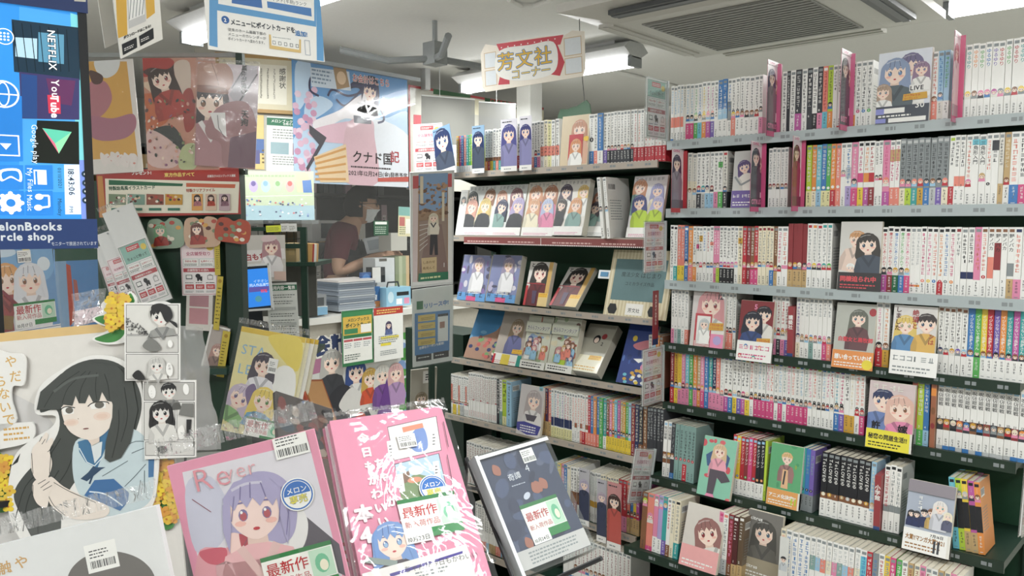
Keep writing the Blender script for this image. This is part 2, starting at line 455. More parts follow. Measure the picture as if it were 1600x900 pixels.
def vtext(cv, t, x, ytop, size, c, r, avail, bold=.012):
    if isinstance(t, int) and t == 0: return
    if isinstance(t, int):
        n = t; size = min(size, avail / n)
        for k in range(n): pseudo(cv, x, ytop - size * (k + .5), size * .88, c, r)
    elif t:
        size = min(size, avail / len(t)); cv.text(t, x, ytop, size, c, True, bold)
def S(base='w', band=None, bh=.27, title=9, tc='dk', blot=None, bp=.36, top='g', num=None, au='dk', dot=None, grad=None, tcl=None, strip=None, h=.178, bt='w', foot=None):
    return dict(locals())
def spine(w, h, s, i, r):
    base = pick(s['base'], i); cv = CV(w, h, base)
    bh = pick(s['bh'], i) * h if pick(s['band'], i) else .2 * h
    top = pick(s['top'], i)
    if top: cv.rect(w * .14, h - .0125, w * .72, .0075, top)
    st = pick(s['strip'], i)
    if st: cv.rect(0, h * st[0], w, h * (st[1] - st[0]), st[2])
    bp = s['bp'] * h
    lo = bp + w * .55 if s['blot'] or s['dot'] else bh + .004
    vtext(cv, pick(s['title'], i), w / 2, h - .016, w * .78, pick(s['tc'], i), r, h - .018 - lo - (.012 if s['num'] else 0))
    if s['num']: cv.text(str(pick(s['num'], i)), w * .2, lo + .001, w * .62, pick(s['tc'], i), False, .02, maxw=w * .7)
    if s['dot']:
        cv.ell(w / 2, bp + w * .62, w * .34, w * .34, pick(s['dot'], i), 10)
        cv.rect(w * .44, bp + w * .45, w * .12, w * .34, 'w')
    bl = pick(s['blot'], i)
    if bl:
        cl = pick(['pk', 'dk', 'lb', 'ow', 'b', 'r', 'g'], r.randrange(7))
        cv.poly([(0, bp - w * .95), (w, bp - w * .95), (w * .9, bp - w * .3), (w * .1, bp - w * .3)], cl)
        cv.ell(w / 2, bp, w * .46, w * .52, bl, 10); cv.ell(w * .5, bp - w * .12, w * .33, w * .34, 'skin', 8)
        cv.poly([(w * .1, bp), (w * .5, bp + w * .5), (w * .9, bp), (w * .7, bp + w * .12), (w * .5, bp - w * .02), (w * .3, bp + w * .12)], bl)
        cv.rect(w * .28, bp - w * .22, w * .12, w * .14, 'k'); cv.rect(w * .6, bp - w * .22, w * .12, w * .14, 'k')
    if not pick(s['band'], i) and s['au']: vtext(cv, 4, w / 2, .17 * h, w * .6, s['au'], r, .14 * h)
    ft = pick(s['foot'], i)
    if ft: cv.rect(0, 0, w, .01, ft)
    return cv
MSP = Matrix(((1, 0, 0, 0), (0, 0, -1, 0), (0, 1, 0, 0), (0, 0, 0, 1)))      # print plane -> local, facing -Y
PAGES = MB().box(0, 1, 0, 1, 0, 1, '#d8d0bd').build('pages_proto', PAPER); PG_ME = PAGES.data; bpy.data.objects.remove(PAGES)
def barcode(cv, x, y, w, h, r):
    cv.rect(x, y, w, h, 'w'); xx = x + w * .06; cv.L += 1
    while xx < x + w * .92:
        t = r.uniform(.012, .04) * w; cv.poly([(xx, y + h * .2), (xx + t, y + h * .2), (xx + t, y + h * .92), (xx, y + h * .92)], 'k', True); xx += t + r.uniform(.012, .04) * w
BOOKS = []
def book(*a, **k): BOOKS.append((a, k))
STUFF = [MB()]
def flush_books(limit=300):
    def size(e):
        M, w, h = e[0][0], e[0][1], e[0][2]; p = M @ Vector((w / 2, 0, h / 2)) - EYE; dep = p.dot(FW)
        return w * h * abs(p.normalized().y) / dep / dep
    vis = sorted(range(len(BOOKS)), key=lambda k: -size(BOOKS[k])); keep = set(vis[:limit])
    for k, (a, kw) in enumerate(BOOKS): make_book(*a, **kw, stuff=k not in keep)
    tag(STUFF[0].build('packed_comics', COVER), 'thin far comic volumes packed between the others on both bookcases', 'comics', kind='stuff')
def make_book(M, w, h, d, s, i, label, group, seed=0, side=False, cat='book', stuff=False):
    r = random.Random(seed); base = pick(s['base'], i); sd = mix(base, 'ow', .35) if base in ('w', 'ow') else mix(base, 'w', .12)
    b = MB().box(0, w, 0, d, 0, h, sd, skip='ud').canvas(spine(w, h, s, i, r), MSP)
    if side:
        c2 = CV(d, h, None); barcode(c2, d * .06, h * .78, d * .34, h * .12, r); c2.lines(d * .1, h * .3, d * .5, h * .35, 8, 'g', seed, .3)
        b.canvas(c2, Matrix(((0, 0, 1, w), (1, 0, 0, 0), (0, 1, 0, 0), (0, 0, 0, 1))))
    if stuff:
        b.box(.0006, w - .0006, .001, d - .002, .0012, h - .0014, '#d8d0bd')
    else:
        o = b.build('comic_book', COVER, None, M); tag(o, label, cat, group)
        p = link('pages', PG_ME, o, Matrix.Translation((.0006, .001, .0012)) @ Matrix.Diagonal((w - .0012, d - .003, h - .0026, 1)))
    bc = pick(s['band'], i)
    if bc:
        bh = pick(s['bh'], i) * h; cv = CV(w, bh, bc); lite = bc in ('k', 'dk', 'b', 'nv', 'pu', 'r', 'dr', 'hp', 'mg', 'dg', 'br', 'tl', 'gn', 'sa', 'o')
        vtext(cv, 4, w / 2, bh * .92, w * .55, s['bt'] if lite else 'dk', r, bh * .62)
        cv.rect(w * .25, bh * .1, w * .5, .0015, 'w' if lite else 'g')
        q = b if stuff else MB()
        q.box(-.0004, w + .0004, -.0006, d + .0003, 0, bh, bc, skip='ud').canvas(cv, Matrix.Translation((0, -.0012 if stuff else -.0006, 0)) @ MSP)
        if not stuff: q.build('paper_band', COVER, o)
    if stuff:
        T = STUFF[0]; n = len(T.V); T.V.extend(tuple(M @ Vector(v)) for v in b.V); T.Fc.extend(tuple(j + n for j in f) for f in b.Fc); T.C.extend(b.C)
def describe(s, i):
    base = CN.get(pick(s['base'], i), 'pale'); bd = pick(s['band'], i)
    return base + (' comic with ' + CN.get(bd, 'pale') + ' band' if bd else ' comic')
SEED = [100]
def fill_row(case, shelf, Y, z, groups, tiltback=0, depth=.118):
    n = 0
    for g in groups:
        x0, x1, cnt, s = g[:4]; opt = g[4] if len(g) > 4 else {}
        lean = math.radians(opt.get('lean', 0))
        hh = opt.get('h', s['h'])
        a, c = Xat(x0, Y, z + .09), Xat(x1, Y, z + .09); wd = (c - a) / cnt
        for k in range(cnt):
            n += 1; SEED[0] += 1; r = random.Random(SEED[0])
            ww = wd - .0006
            dz = r.uniform(-.0015, .0015) if cnt > 1 else 0
            M = Matrix.Translation((a + k * wd + .0003, Y + r.uniform(0, .004) + opt.get('dy', 0), z)) @ Matrix.Rotation(math.radians(-tiltback), 4, 'X') @ Matrix.Rotation(lean + r.uniform(-.004, .004), 4, 'Y')
            lab = '%s, %s from left on %s shelf, %s bookcase' % (describe(s, k), ordinal(n), shelf, case)
            book(M, ww, hh + dz, depth, s, k, lab, 'comics on the %s shelf of the %s bookcase' % (shelf, case), SEED[0], opt.get('side', 0) and k == cnt - 1)
def cover_book(M, w, h, t, cv, label, cat='book', group=None, name='display_copy', mat=None, base='ow', band=None, film=False):
    """a book lying or leaning with its front shown: local x right, y up, front at z=0, thickness behind"""
    b = MB().box(0, w, 0, h, -t, 0, base).canvas(cv, Matrix.Identity(4))
    o = b.build(name, mat or COVER, None, M); tag(o, label, cat, group)
    MB().box(.001, w + .0006, .001, h + .0006, -t + .0012, -.0012, '#ded7c6').build('pages', PAPER, o)
    if band:
        bh, bcv = band
        MB().box(-.0006, w + .0006, 0, bh, -t - .0006, .0016, base).canvas(bcv, Matrix.Translation((0, 0, .0017))).build('paper_band', COVER, o)
    if film: MB().face([(-.002, -.002, .004), (w + .002, -.002, .004), (w + .002, h + .002, .004), (-.002, h + .002, .004)], 'w').build('clear_sleeve', FILM, o)
    return o
def leanM(px, Y, z, tilt, yaw=0, dx=0):
    """frame of a cover standing on a shelf: origin bottom-left at surveyed px, faces -Y"""
    x = Xat(px, Y, z) + dx
    return Matrix.Translation((x, Y, z)) @ Matrix.Rotation(math.radians(yaw), 4, 'Z') @ Matrix.Rotation(math.radians(90 - tilt), 4, 'X')
def cover_cv(w, h, bg, figs, title=None, obi=None, seed=0, tcol='k', vertical=False, tpos=None, tsize=None, marks=None, extra=None):
    """figs: (x,y,r,hair,cloth[,opts]) as fractions; obi: (height fraction, colour, text, text colour)"""
    r = random.Random(seed); cv = CV(w, h, bg)
    if marks:
        for k in range(marks[0]): cv.ell(r.uniform(0, w), r.uniform(0, h), r.uniform(.03, .12) * w, r.uniform(.03, .12) * w, r.choice(marks[1]), 9)
    for f in figs:
        o = f[5] if len(f) > 5 else {}
        cv.girl(f[0] * w, f[1] * h, f[2] * w, f[3], f[4], **o)
    if extra: extra(cv)
    if title:
        ts = tsize or .13
        if vertical: cv.text(title, (tpos or (.14, .94))[0] * w, (tpos or (.14, .94))[1] * h, ts * w, tcol, True, .03)
        else: cv.text(title, (tpos or (.08, .86))[0] * w, (tpos or (.08, .86))[1] * h, ts * w, tcol, False, .03, maxw=w * .88)
    if obi:
        oh = obi[0] * h; cv.rect(0, 0, w, oh, obi[1])
        if obi[2]: cv.text(obi[2], .06 * w, oh * .5, min(oh * .42, w * .13), obi[3], False, .03, maxw=w * .88)
        cv.lines(.07 * w, oh * .08, w * .82, oh * .32, 2, obi[3], seed, .4)
    return cv

# ------------------------------------------------------------------ shelving
GREEN = '#1f3b2e'; GREEN2 = '#2c5a40'
def bookcase(name, label, x0, x1, rows, ztop, yb, railc, kind):
    """rows: (z, Y front, rail height, rail colour, board depth)"""
    e = empty(name, (0, 0, 0)); tag(e, label, 'bookcase')
    for x in (x0, x1):
        b = MB().box(x - .014, x + .014, yb - .03, yb + .03, 0, ztop, GREEN)
        for k in range(int(ztop / .05)): b.box(x - .003, x + .003, yb - .0315, yb - .03, .02 + k * .05, .045 + k * .05, '#101713')
        b.build('upright_post', PAINT, e)
    MB().box(x0 + .014, x1 - .014, yb - .004, yb + .004, .05, ztop - .02, GREEN2).build('back_panel', PAINT, e)
    MB().box(x0 - .014, x1 + .014, min(r[1] for r in rows) - .02, yb + .03, 0, .12, GREEN).build('base_plinth', PAINT, e)
    for (z, Y, rh, rc, tilt) in rows:
        TM = Matrix.Translation((0, Y, z)) @ Matrix.Rotation(math.radians(-tilt), 4, 'X')
        b = MB().box(x0 + .004, x1 - .004, -.012, yb - Y, -.022, -.001, GREEN, TM)
        s = b.build('shelf_board', PAINT, e)
        if rc:
            b = MB().box(x0 + .002, x1 - .002, Y - .02, Y - .0125, z - rh + .004, z + .003, rc)
            r = random.Random(int(z * 1000)); cv = CV(x1 - x0, rh - .001, None)
            for k in range(14):
                xx = (x1 - x0) * (k + .3) / 14; cv.lines(xx, rh * .25, .03, rh * .4, 1, 'g', k, .8)
            b.canvas(cv, Matrix.Translation((x0, Y - .02, z - rh + .004)) @ MSP)
            b.build('price_rail', PLAST, s)
        for sx, x in ((1, x0 + .016), (-1, x1 - .016)):
            MB().face([(x, Y + .02, z - .022), (x, yb - .03, z - .022), (x, yb - .03, z - .075)], '#18281f').face([(x + sx * .003, Y + .02, z - .022), (x + sx * .003, yb - .03, z - .075), (x + sx * .003, yb - .03, z - .022)], '#18281f').build('bracket', PAINT, s)
    return e
YA = 2.25
def zrow(m, Y): return 1.5 - m * Y / .668
RA = [(zrow(-.0777, YA), YA), (zrow(-.0132, YA), YA), (zrow(.0556, YA), YA), (zrow(.1166, YA), YA), (zrow(.1755, YA), YA), (zrow(.252, 2.16), 2.16), (zrow(.333, 2.03), 2.03), (.26, 2.0)]
SIL = '#aeb9bb'
XA0, XA1 = Xat(1044, YA, 1.5), Xat(1612, YA, 1.5)
bookcase('bookcase', 'right green metal bookcase with silver price rails, packed with comics', XA0, XA1,
         [(z, Y, .03, SIL if k < 3 else '#1c3326', (0, 0, 0, 0, 0, 4, 5, 0)[k]) for k, (z, Y) in enumerate(RA)], 1.80, YA + .27, SIL, 'A')
RB = [(zrow(-.0602, YA), YA), (zrow(.0155, YA), YA), (zrow(.0947, YA), YA), (zrow(.166, YA), YA), (zrow(.238, 2.21), 2.21), (zrow(.3215, 2.15), 2.15), (.24, 2.1)]
XB0, XB1 = Xat(709, YA, 1.5), XA0 - .03
BEI = '#b3a79a'
bookcase('bookcase', 'middle green metal bookcase with beige price rails and face-out manga displays', XB0, XB1,
         [(z, Y, .024, BEI, 0) for z, Y in RB], 1.75, YA + .27, BEI, 'B')

# ------------------------------------------------------------------ right bookcase rows (surveyed left to right)
MC = ['sa', 'gn', 'cy', 'o', 'mg', 'pu']
z, Y = RA[0]
fill_row('right', 'top', Y, z, [
    (1048, 1067, 4, S('w', None, title=9, tc='lb', strip=[(.26, .44, 'sa')], foot=['b', None, None, None])),
    (1067, 1071, 1, S('ow', None, title=8)),
    (1071, 1083.5, 2, S('w', 'hp', .31, title=9, tc='lb', blot='k', bp=.42)),
    (1083.5, 1103, 3, S('w', ['gn', 'cy', 'o'], .31, title=9, tc=['gn', 'b', 'y'], blot=['ly', 'k', 'y'], bp=.42, dot=['gn', 'b', 'y'])),
    (1103, 1116, 2, S('w', ['mg', 'pu'], .31, title=9, tc='mg', blot=['pk', 'k'], bp=.42, dot='sa')),
    (1116, 1122, 1, S('w', None, title=10)), (1122, 1136, 2, S('b', 'w', .33, title=8, tc='w', strip=(.33, .5, 'lb'))),
    (1136, 1142.5, 1, S('w', 'w', .3, title=8, tc='b', strip=(.0, .62, 'g'))),
    (1142.5, 1163, 3, S('w', ['sa', 'w', 'w'], .33, title=10, blot=['y', 'o', 'br'], bp=.4, dot='dk')),
    (1163, 1186, 3, S('w', ['w', 'w', 'w'], .3, title=10, blot='br', bp=.4)), (1186, 1192, 1, S('w', 'pk', .3, title=8, blot='k', bp=.45)),
    (1221, 1228.5, 1, S('w', title=12)), (1228.5, 1234, 1, S('dk', title=12, tc='w')), (1234, 1242.5, 1, S('w', title=11)), (1242.5, 1252, 1, S('dk', 'mg', .3, title=8, tc='w', num=4)),
    (1252, 1260.5, 1, S('w', title=11, num=5)), (1260.5, 1269, 1, S('dk', title=8, tc='w', num=6)), (1269, 1277, 1, S('w', 'k', .28, title=9)), (1277, 1285, 1, S('dk', 'pk', .28, title=8, tc='w', num=8)),
    (1285, 1293, 1, S('sa', 'cy', .29, title=11, tc='r', top='w')), (1293, 1301, 1, S('lm', 'o', .29, title=10, tc='k', blot='k', bp=.4)),
    (1301, 1308, 1, S('w', title=6)), (1308, 1314, 1, S('w', title=8, foot='r')), (1330, 1337, 1, S('ow', 'o', .2, title=9)),
    (1337, 1345.5, 1, S('w', title=11, dot='hp', bp=.2)), (1345.5, 1354, 1, S('w', title=11, dot='b', bp=.2)), (1354, 1363, 1, S('w', title=11, dot='gn', bp=.2), {'side': 1}),
    (1455, 1465, 1, S('w', 'sa', .29, title=9, tc='sa', blot='br', bp=.33)), (1465, 1474, 1, S('lb', 'ow', .29, title=9, tc='b', blot='dk', bp=.38)), (1474, 1483, 1, S('lb', 'w', .29, title=8, tc='gn')),
    (1497, 1602, 10, S('w', None, title='ゆるゆり', tc=['r', 'tl', 'o', 'gn', 'b', 'pu', 'r', 'gn', 'r', 'tl'], blot=['pk', 'y', 'br', 'pk', 'pk', 'mg', 'g', 'y', 'br', 'y'], bp=.34, h=.184))])
z, Y = RA[1]
fill_row('right', 'second', Y, z, [
    (1074.5, 1088, 2, S('ow', None, title=11, tc='g', strip=(.3, .5, 'cr'), blot='br', bp=.34)),
    (1088, 1108.5, 3, S('w', ['dk', 'lg', 'lb'], .28, title=9, blot=['r', 'tl', 'nv'], bp=.38)), (1108.5, 1115, 1, S('w', 'lb', .28, title=9, blot='dr', bp=.38)),
    (1115, 1122, 1, S('w', 'pk', .3, title=10)), (1122, 1129, 1, S('w', 'gn', .3, title=10, strip=(.72, .82, 'gn'))), (1129, 1136, 1, S('ow', 'dk', .3, title=9, blot='dk', bp=.36, top='r'), {'side': 1}),
    (1200, 1231, 5, S('w', None, title=11, tc='g', blot=['dr', 'dr', 'br', 'br', 'dr'], bp=.38)),
    (1260, 1268, 1, S('lm', 'ly', .27, title=8, tc='w', dot='w', bp=.27)), (1268, 1275, 1, S('o', 'cr', .27, title=8, tc='w', dot='w', bp=.27)),
    (1275, 1290.5, 2, S(['cy', 'b'], ['lb', 'ly'], .27, title=8, tc='w', dot='w', bp=.27)), (1290.5, 1297.5, 1, S('gn', 'ly', .27, title=8, tc='w', dot='w', bp=.27)),
    (1297.5, 1313, 2, S(['o', 'sa'], ['r', 'sa'], .28, title=8, tc='w', dot='w', bp=.28)),
    (1313, 1321, 1, S('w', None, title=12, blot='g', bp=.55)), (1321, 1330, 1, S('w', 'lp', .33, title=9, tc='b', strip=(.45, .62, 'lg'))), (1330, 1340, 1, S('pk', 'hp', .29, title=9, tc='w', blot='dk', bp=.4)),
    (1340, 1366, 3, S('w', ['y', 'mg', 'dr'], .3, title=6, tc=['hp', 'o', 'r'], strip=[(.38, .52, 'hp'), (.38, .52, 'o'), (.38, .52, 'r')], top='k')),
    (1366, 1379, 2, S('w', None, title=6, tc='k', blot=['dk', 'dk'], bp=.46)), (1379, 1390, 1, S('pk', 'mg', .23, title=8, tc='hp', blot='sa', bp=.4)),
    (1390, 1405.5, 2, S('w', 'sa', .29, title=10, tc='hp', strip=(.68, .86, 'tan'))),
    (1405.5, 1482, 8, S('g', ['cr', 'lm', 'tl', 'gd', 'b', 'lg', 'pu', 'cr'], .27, title=8, tc='dk', blot=['sa', 'dk', 'sa', 'sa', 'dk', 'br', 'k', 'sa'], bp=.37, top='lg')),
    (1482, 1491, 1, S('w', 'r', .28, title=6, top='lm')), (1491, 1508, 2, S('w', 'w', .25, title=7, num=[1, 2], strip=(.28, .42, 'sa'))), (1508, 1518, 1, S('w', None, title=9, tc='sa', blot='pk', bp=.34)),
    (1518, 1540, 2, S('w', None, title='三角形入門', strip=(.85, .93, 'cy'), blot=[None, 'tan'], bp=.42, tc='k')), (1540, 1549, 1, S('w', None, title=8, tc='sa', dot='k', bp=.26)),
    (1549, 1560, 1, S('w', None, title=5, strip=(.76, .9, 'dk'))), (1560, 1568, 1, S('ow', 'tan', .3, title=8)), (1568, 1578, 1, S('tan', 'w', .28, title=7, tc='cr', blot='br', bp=.35)),
    (1578, 1592, 1, S('w', 'b', .28, title=8, tc='sa')), (1592, 1604, 1, S('w', 'hp', .28, title=8))])
z, Y = RA[2]
fill_row('right', 'third', Y, z, [
    (1046.5, 1058, 2, S('w', [None, 'tl'], .27, title=13, top='k', h=.182)), (1058, 1069, 2, S('sa', 'y', .28, title=10, tc='w', h=.182)), (1069, 1075, 1, S('b', 'b', .26, title=9, tc='w', blot='nv', bp=.36, top='w')),
    (1075, 1082, 1, S('o', 'sa', .27, title=9, tc='w', blot='gd', bp=.34)), (1082, 1087, 1, S('w', 'o', .27, title=9, blot='br', bp=.33)),
    (1087, 1114, 5, S('w', None, title=7, tc=['k', 'k', 'b', 'r', 'dk'], blot=['k', 'pk', 'dr', 'dk', 'br'], bp=.33, strip=[(.6, .68, 'hp'), (.73, .84, 'gd'), None, None, (.66, .72, 'sa')])),
    (1114, 1119, 1, S('pk', None, title=9, tc='w', blot='br', bp=.33)), (1119, 1124, 1, S('pk', 'lm', .27, title=9, tc='w', blot='br', bp=.34)),
    (1124, 1147, 4, S('w', 'k', .27, title=9, tc='k', blot='mg', bp=.35)), (1147, 1153, 1, S('w', None, title=10, blot='pk', bp=.36)), (1153, 1160, 1, S('cr', None, title=10, strip=(.7, .8, 'gd'))),
    (1160, 1184, 4, S(['r', 'dr', 'br', 'r'], ['r', 'dr', 'hp', 'hp'], .27, title=8, tc='w', blot=['tan', 'br', 'gd', 'tan'], bp=.36)),
    (1184, 1208.5, 4, S('cr', [None, None, None, 'b'], .27, title=10, tc='g', blot=['br', 'tan', 'dk', 'br'], bp=.38, top='dr')), (1208.5, 1214, 1, S('br', 'tan', .25, title=9, tc='cr', blot='gd', bp=.32)),
    (1214, 1221, 1, S('w', None, title=9, tc='hp', blot='k', bp=.32)), (1221, 1230.5, 1, S('w', None, title=7, tc='sa', strip=(.3, .36, 'pk'))),
    (1230.5, 1260.5, 4, S('dr', 'tan', .28, title=0, tc='w', blot=['tan', 'gd', 'cr', 'dk'], bp=.36, top=None, h=.186)),
    (1260.5, 1299, 5, S('w', None, title=10, tc='g', blot=['pk', 'y', 'mg', 'tl', 'gn'], bp=.36, top=['r', 'o', 'r', 'tl', 'tl'], h=.186), {'side': 1}),
    (1377, 1413, 4, S('w', ['mg', 'dr', 'dg', 'b'], .27, title='魔法少女にあこがれて', tc=['r', 'r', 'b', 'gn'], blot=['k', 'k', 'gd', 'k'], bp=.35, top='k')), (1413, 1421.5, 1, S('w', 'hp', .27, title='魔法少女にあこがれて', tc='hp', blot='gd', bp=.35, top='k')),
    (1421.5, 1438, 2, S('w', None, title=9, tc='lg', strip=[(.11, .14, 'sa'), (.11, .14, 'o')])),
    (1438, 1492, 6, S('w', [None, None, None, 'r', None, None], .2, title=11, tc=['hp', 'pk', 'sa', 'o', 'b', 'hp'], dot=['sa', 'y', 'b', 'r', 'g', 'o'], bp=.16, top='k')),
    (1492, 1501, 1, S('w', None, title=6, tc='g', top='dr')), (1501, 1521, 2, S('w', [None, None], title=7, tc='k', strip=(.26, .36, 'nv'))), (1521, 1532, 1, S('pk', 'w', .25, title=8, tc='sa')),
    (1532, 1542, 1, S('w', None, title=9, tc='sa', dot='r', bp=.25, top='br')), (1542, 1552, 1, S('w', None, title='野ノバカ', tc='k', strip=(.28, .58, 'sa'), top='br')), (1552, 1563, 1, S('w', None, title='野ノバカ', tc='k', strip=(.4, .78, 'dr'), top='br')),
    (1563, 1573, 1, S('w', None, title='野ノバカ', tc='k', num=3, top='br')), (1573, 1584, 1, S('w', 'tan', .28, title='野ノバカ', tc='k', strip=(.32, .5, 'g'), top='br')), (1584, 1596, 1, S('w', 'pk', .28, title=8, tc='sa', top='nv')), (1596, 1606, 1, S('w', 'w', .3, title=6, tc='k'))])
z, Y = RA[3]
fill_row('right', 'fourth', Y, z, [
    (1048, 1075, 5, S('w', ['pk', 'lg', 'sg', 'w', 'sa'], .27, title=8, tc='g', num=[7, 8, 9, 10, 11], foot=[None, 'b', 'tl', None, None]), {'side': 1}),
    (1127, 1144, 3, S('w', 'sa', .29, title=9, tc='g', blot=['br', 'dk', 'k'], bp=.36)), (1144, 1149, 1, S('w', 'ow', .2, title=9, tc='g', blot='br', bp=.36), {'side': 1}),
    (1206, 1232.5, 4, S('w', ['pk', 'dk', 'pk', 'pu'], .27, title=7, tc=['r', 'dr', 'r', 'dr'], dot='r', bp=.4, blot=['gd', 'k', 'gd', 'tan'], foot=['w', 'tl', 'w', 'w'])),
    (1243, 1250, 1, S('w', 'cr', .25, title=9, tc='pu', blot='nv', bp=.37)),
    (1250, 1299, 7, S('w', [None, None, 'sg', None, None, 'hp', 'sa'], .27, title=4, tc='g', blot=['tan', 'br', 'gd', 'sa', 'br', 'pk', 'tan'], bp=.33, dot=['br', 'sa', 'b', 'dr', 'mg', 'pk', 'k']), {'side': 1}),
    (1368, 1379, 1, S('w', 'r', .27, title=9, tc='pk', blot='k', bp=.34)), (1379, 1389, 1, S('w', 'gd', .27, title=9, tc='o', blot='br', bp=.34), {'side': 1}),
    (1465, 1511, 5, S('w', None, title=9, tc='k', blot=['nv', 'g', 'gd', 'pu', 'lb'], bp=.36, num=[2, 3, 4, 5, 6], top='br')),
    (1511, 1522, 1, S('b', 'w', .3, title='イジらないで長瀞さん', tc='w', blot='br', bp=.36, top=None)), (1522, 1532, 1, S('gn', 'gn', .3, title='イジらないで長瀞さん', tc='w', blot='gn', bp=.36, top=None)),
    (1532, 1602, 7, S(['y', 'r', 'pu', 'o', 'tl', 'mg', 'tl'], 'w', .3, title='イジらないで長瀞さん', tc='w', blot=['br', 'br', 'k', 'br', 'k', 'br', 'br'], bp=.36, top=None))])
z, Y = RA[4]
fill_row('right', 'fifth', Y, z, [
    (1047, 1053, 1, S('dr', 'r', .27, title=11, tc='w', blot='dk', bp=.37)), (1053, 1059, 1, S('gd', 'y', .27, title=11, tc='k', blot='k', bp=.36)), (1059, 1065, 1, S('y', 'pk', .27, title=9, tc='gd', blot='w', bp=.36)),
    (1065, 1125, 10, S(['pk', 'cy', 'gn', 'o', 'tan', 'pk', 'b', 'tl', 'nv', 'sa'], ['pk', 'pk', 'gn', 'pk', 'o', 'hp', 'b', 'pk', 'pk', 'pk'], .3, title=9, tc='w', blot=['dr', 'sa', 'dg', 'gd', 'sa', 'gd', 'b', 'sa', 'k', 'gd'], bp=.37)),
    (1125, 1131, 1, S('w', 'pk', .27, title=9, tc='lg', blot='sa', bp=.34)),
    (1131, 1171, 6, S('w', ['mg', 'b', 'y', 'pu', 'mg', 'y'], .27, title=7, tc='k', blot=['dr', 'dg', 'cr', 'k', 'hp', 'cr'], bp=.37, top=['pu', 'b', 'pu', 'b', 'tl', 'gd'])),
    (1171, 1290, 18, S('w', [None, 'hp', 'hp', 'hp', 'hp', 'hp', None, 'hp', None, 'hp', 'hp', 'hp', 'hp', 'hp', None, None, None, None], .3, title=8, tc=['sa', 'g', 'lb', 'sg', 'pk'], blot=['k', 'gd', 'k', 'k', 'br', 'sa', 'k', 'dk', 'br'], bp=.36, dot='k', top=['r', 'lm', 'b', 'gn', 'hp'])),
    (1290, 1303, 2, S('w', [None, None], .3, title=8, tc=['pk', 'r'], blot=['r', 'k'], bp=.36, dot='k', top=['tl', 'b'])),
    (1303, 1319, 2, S('w', ['b', 'pu'], .28, title=8, tc=['cy', 'hp'], blot=['tan', 'k'], bp=.38, dot='k', top=['r', 'pu'])),
    (1319, 1335, 2, S('w', 'gd', .28, title=[7, 9], tc=['k', 'cr'], top=['b', 'o'])), (1335, 1351, 2, S('w', [None, 'hp'], .3, title=8, tc='sa', blot='r', bp=.36, dot='k', top=['o', 'b']), {'side': 1}),
    (1424, 1433, 1, S('sa', 'lg', .24, title=6, tc='r', num=2)), (1433, 1443, 1, S('lm', 'gn', .24, title=7, tc='w', num=3)), (1443, 1452, 1, S('b', 'lb', .24, title=7, tc='w', num=4)),
    (1464, 1603, 13, S('w', None, title='呪術廻戦', tc='k', num=[0, 1, 2, 3, 4, 5, 6, 7, 8, 9, 10, 11, 12], strip=[(.29, .46, 'dk'), (.29, .46, 'br'), (.29, .46, 'k'), (.29, .46, 'dr')], blot=['tan', 'gd', 'cr', 'o', 'b', 'gd', 'br', 'br', 'g'], bp=.41, top='lb', foot=['lg', 'b', 'b', 'lg', 'b', 'lg', 'b', 'lg', 'lg', 'lg']))])
z, Y = RA[5]
fill_row('right', 'sixth', Y, z, [
    (1034, 1046, 2, S('w', None, title='呪術廻戦', tc='k', strip=(.25, .45, 'br'), blot=['br', 'gd'], bp=.4, top='lb')), (1046, 1052, 1, S('dk', 'b', .1, title=7, tc='g', blot='br', bp=.42)),
    (1052, 1084, 5, S('sg', [None, None, 'r', None, None], .3, title=9, tc='dk', dot='r', bp=.33, top=None)),
    (1142, 1192, 8, S(['r', 'y', 'r', 'dr', 'hp', 'r', 'k', 'k'], 'w', .27, title='チェンソーマン', tc='w', dot=['r', 'b', 'r', 'gn', 'hp', 'tl', 'o', 'o'], bp=.28, top='lb', foot='b')), (1192, 1196, 1, S('lm', None, title=0, top=None), {'side': 1}),
    (1249, 1270, 3, S(['tl', 'b', 'pu'], 'g', .27, title=6, tc='sg', dot='k', bp=.3, top=None), {'side': 1}),
    (1281, 1358, 8, S('k', 'w', .28, title='ToLOVEる', tc='w', strip=(.27, .37, 'br'), dot=['cr', 'gd', 'br', 'tan', 'lg', 'cr'], bp=.29, top='g')), (1358, 1366, 1, S('lb', 'w', .25, title=9, tc='cr', blot='tan', bp=.35)),
    (1379, 1406, 3, S('w', None, title=9, tc=['r', 'g', 'g'], strip=(.3, .4, 'g'), top='k'), {'side': 1}),
    (1492, 1542, 5, S(['cy', 'lm', 'y', 'mg', 'o'], ['cy', 'lm', 'tan', 'tan', 'o'], .28, title='よふかしのうた', tc='w', strip=[(.3, .7, 'k'), (.3, .72, 'k'), (.32, .68, 'k'), (.32, .66, 'k'), (.3, .66, 'k')], blot=['lp', 'g', 'lg', 'mg', 'br'], bp=.79, top='k'), {'side': 1, 'lean': -7})], 4)
z, Y = RA[6]
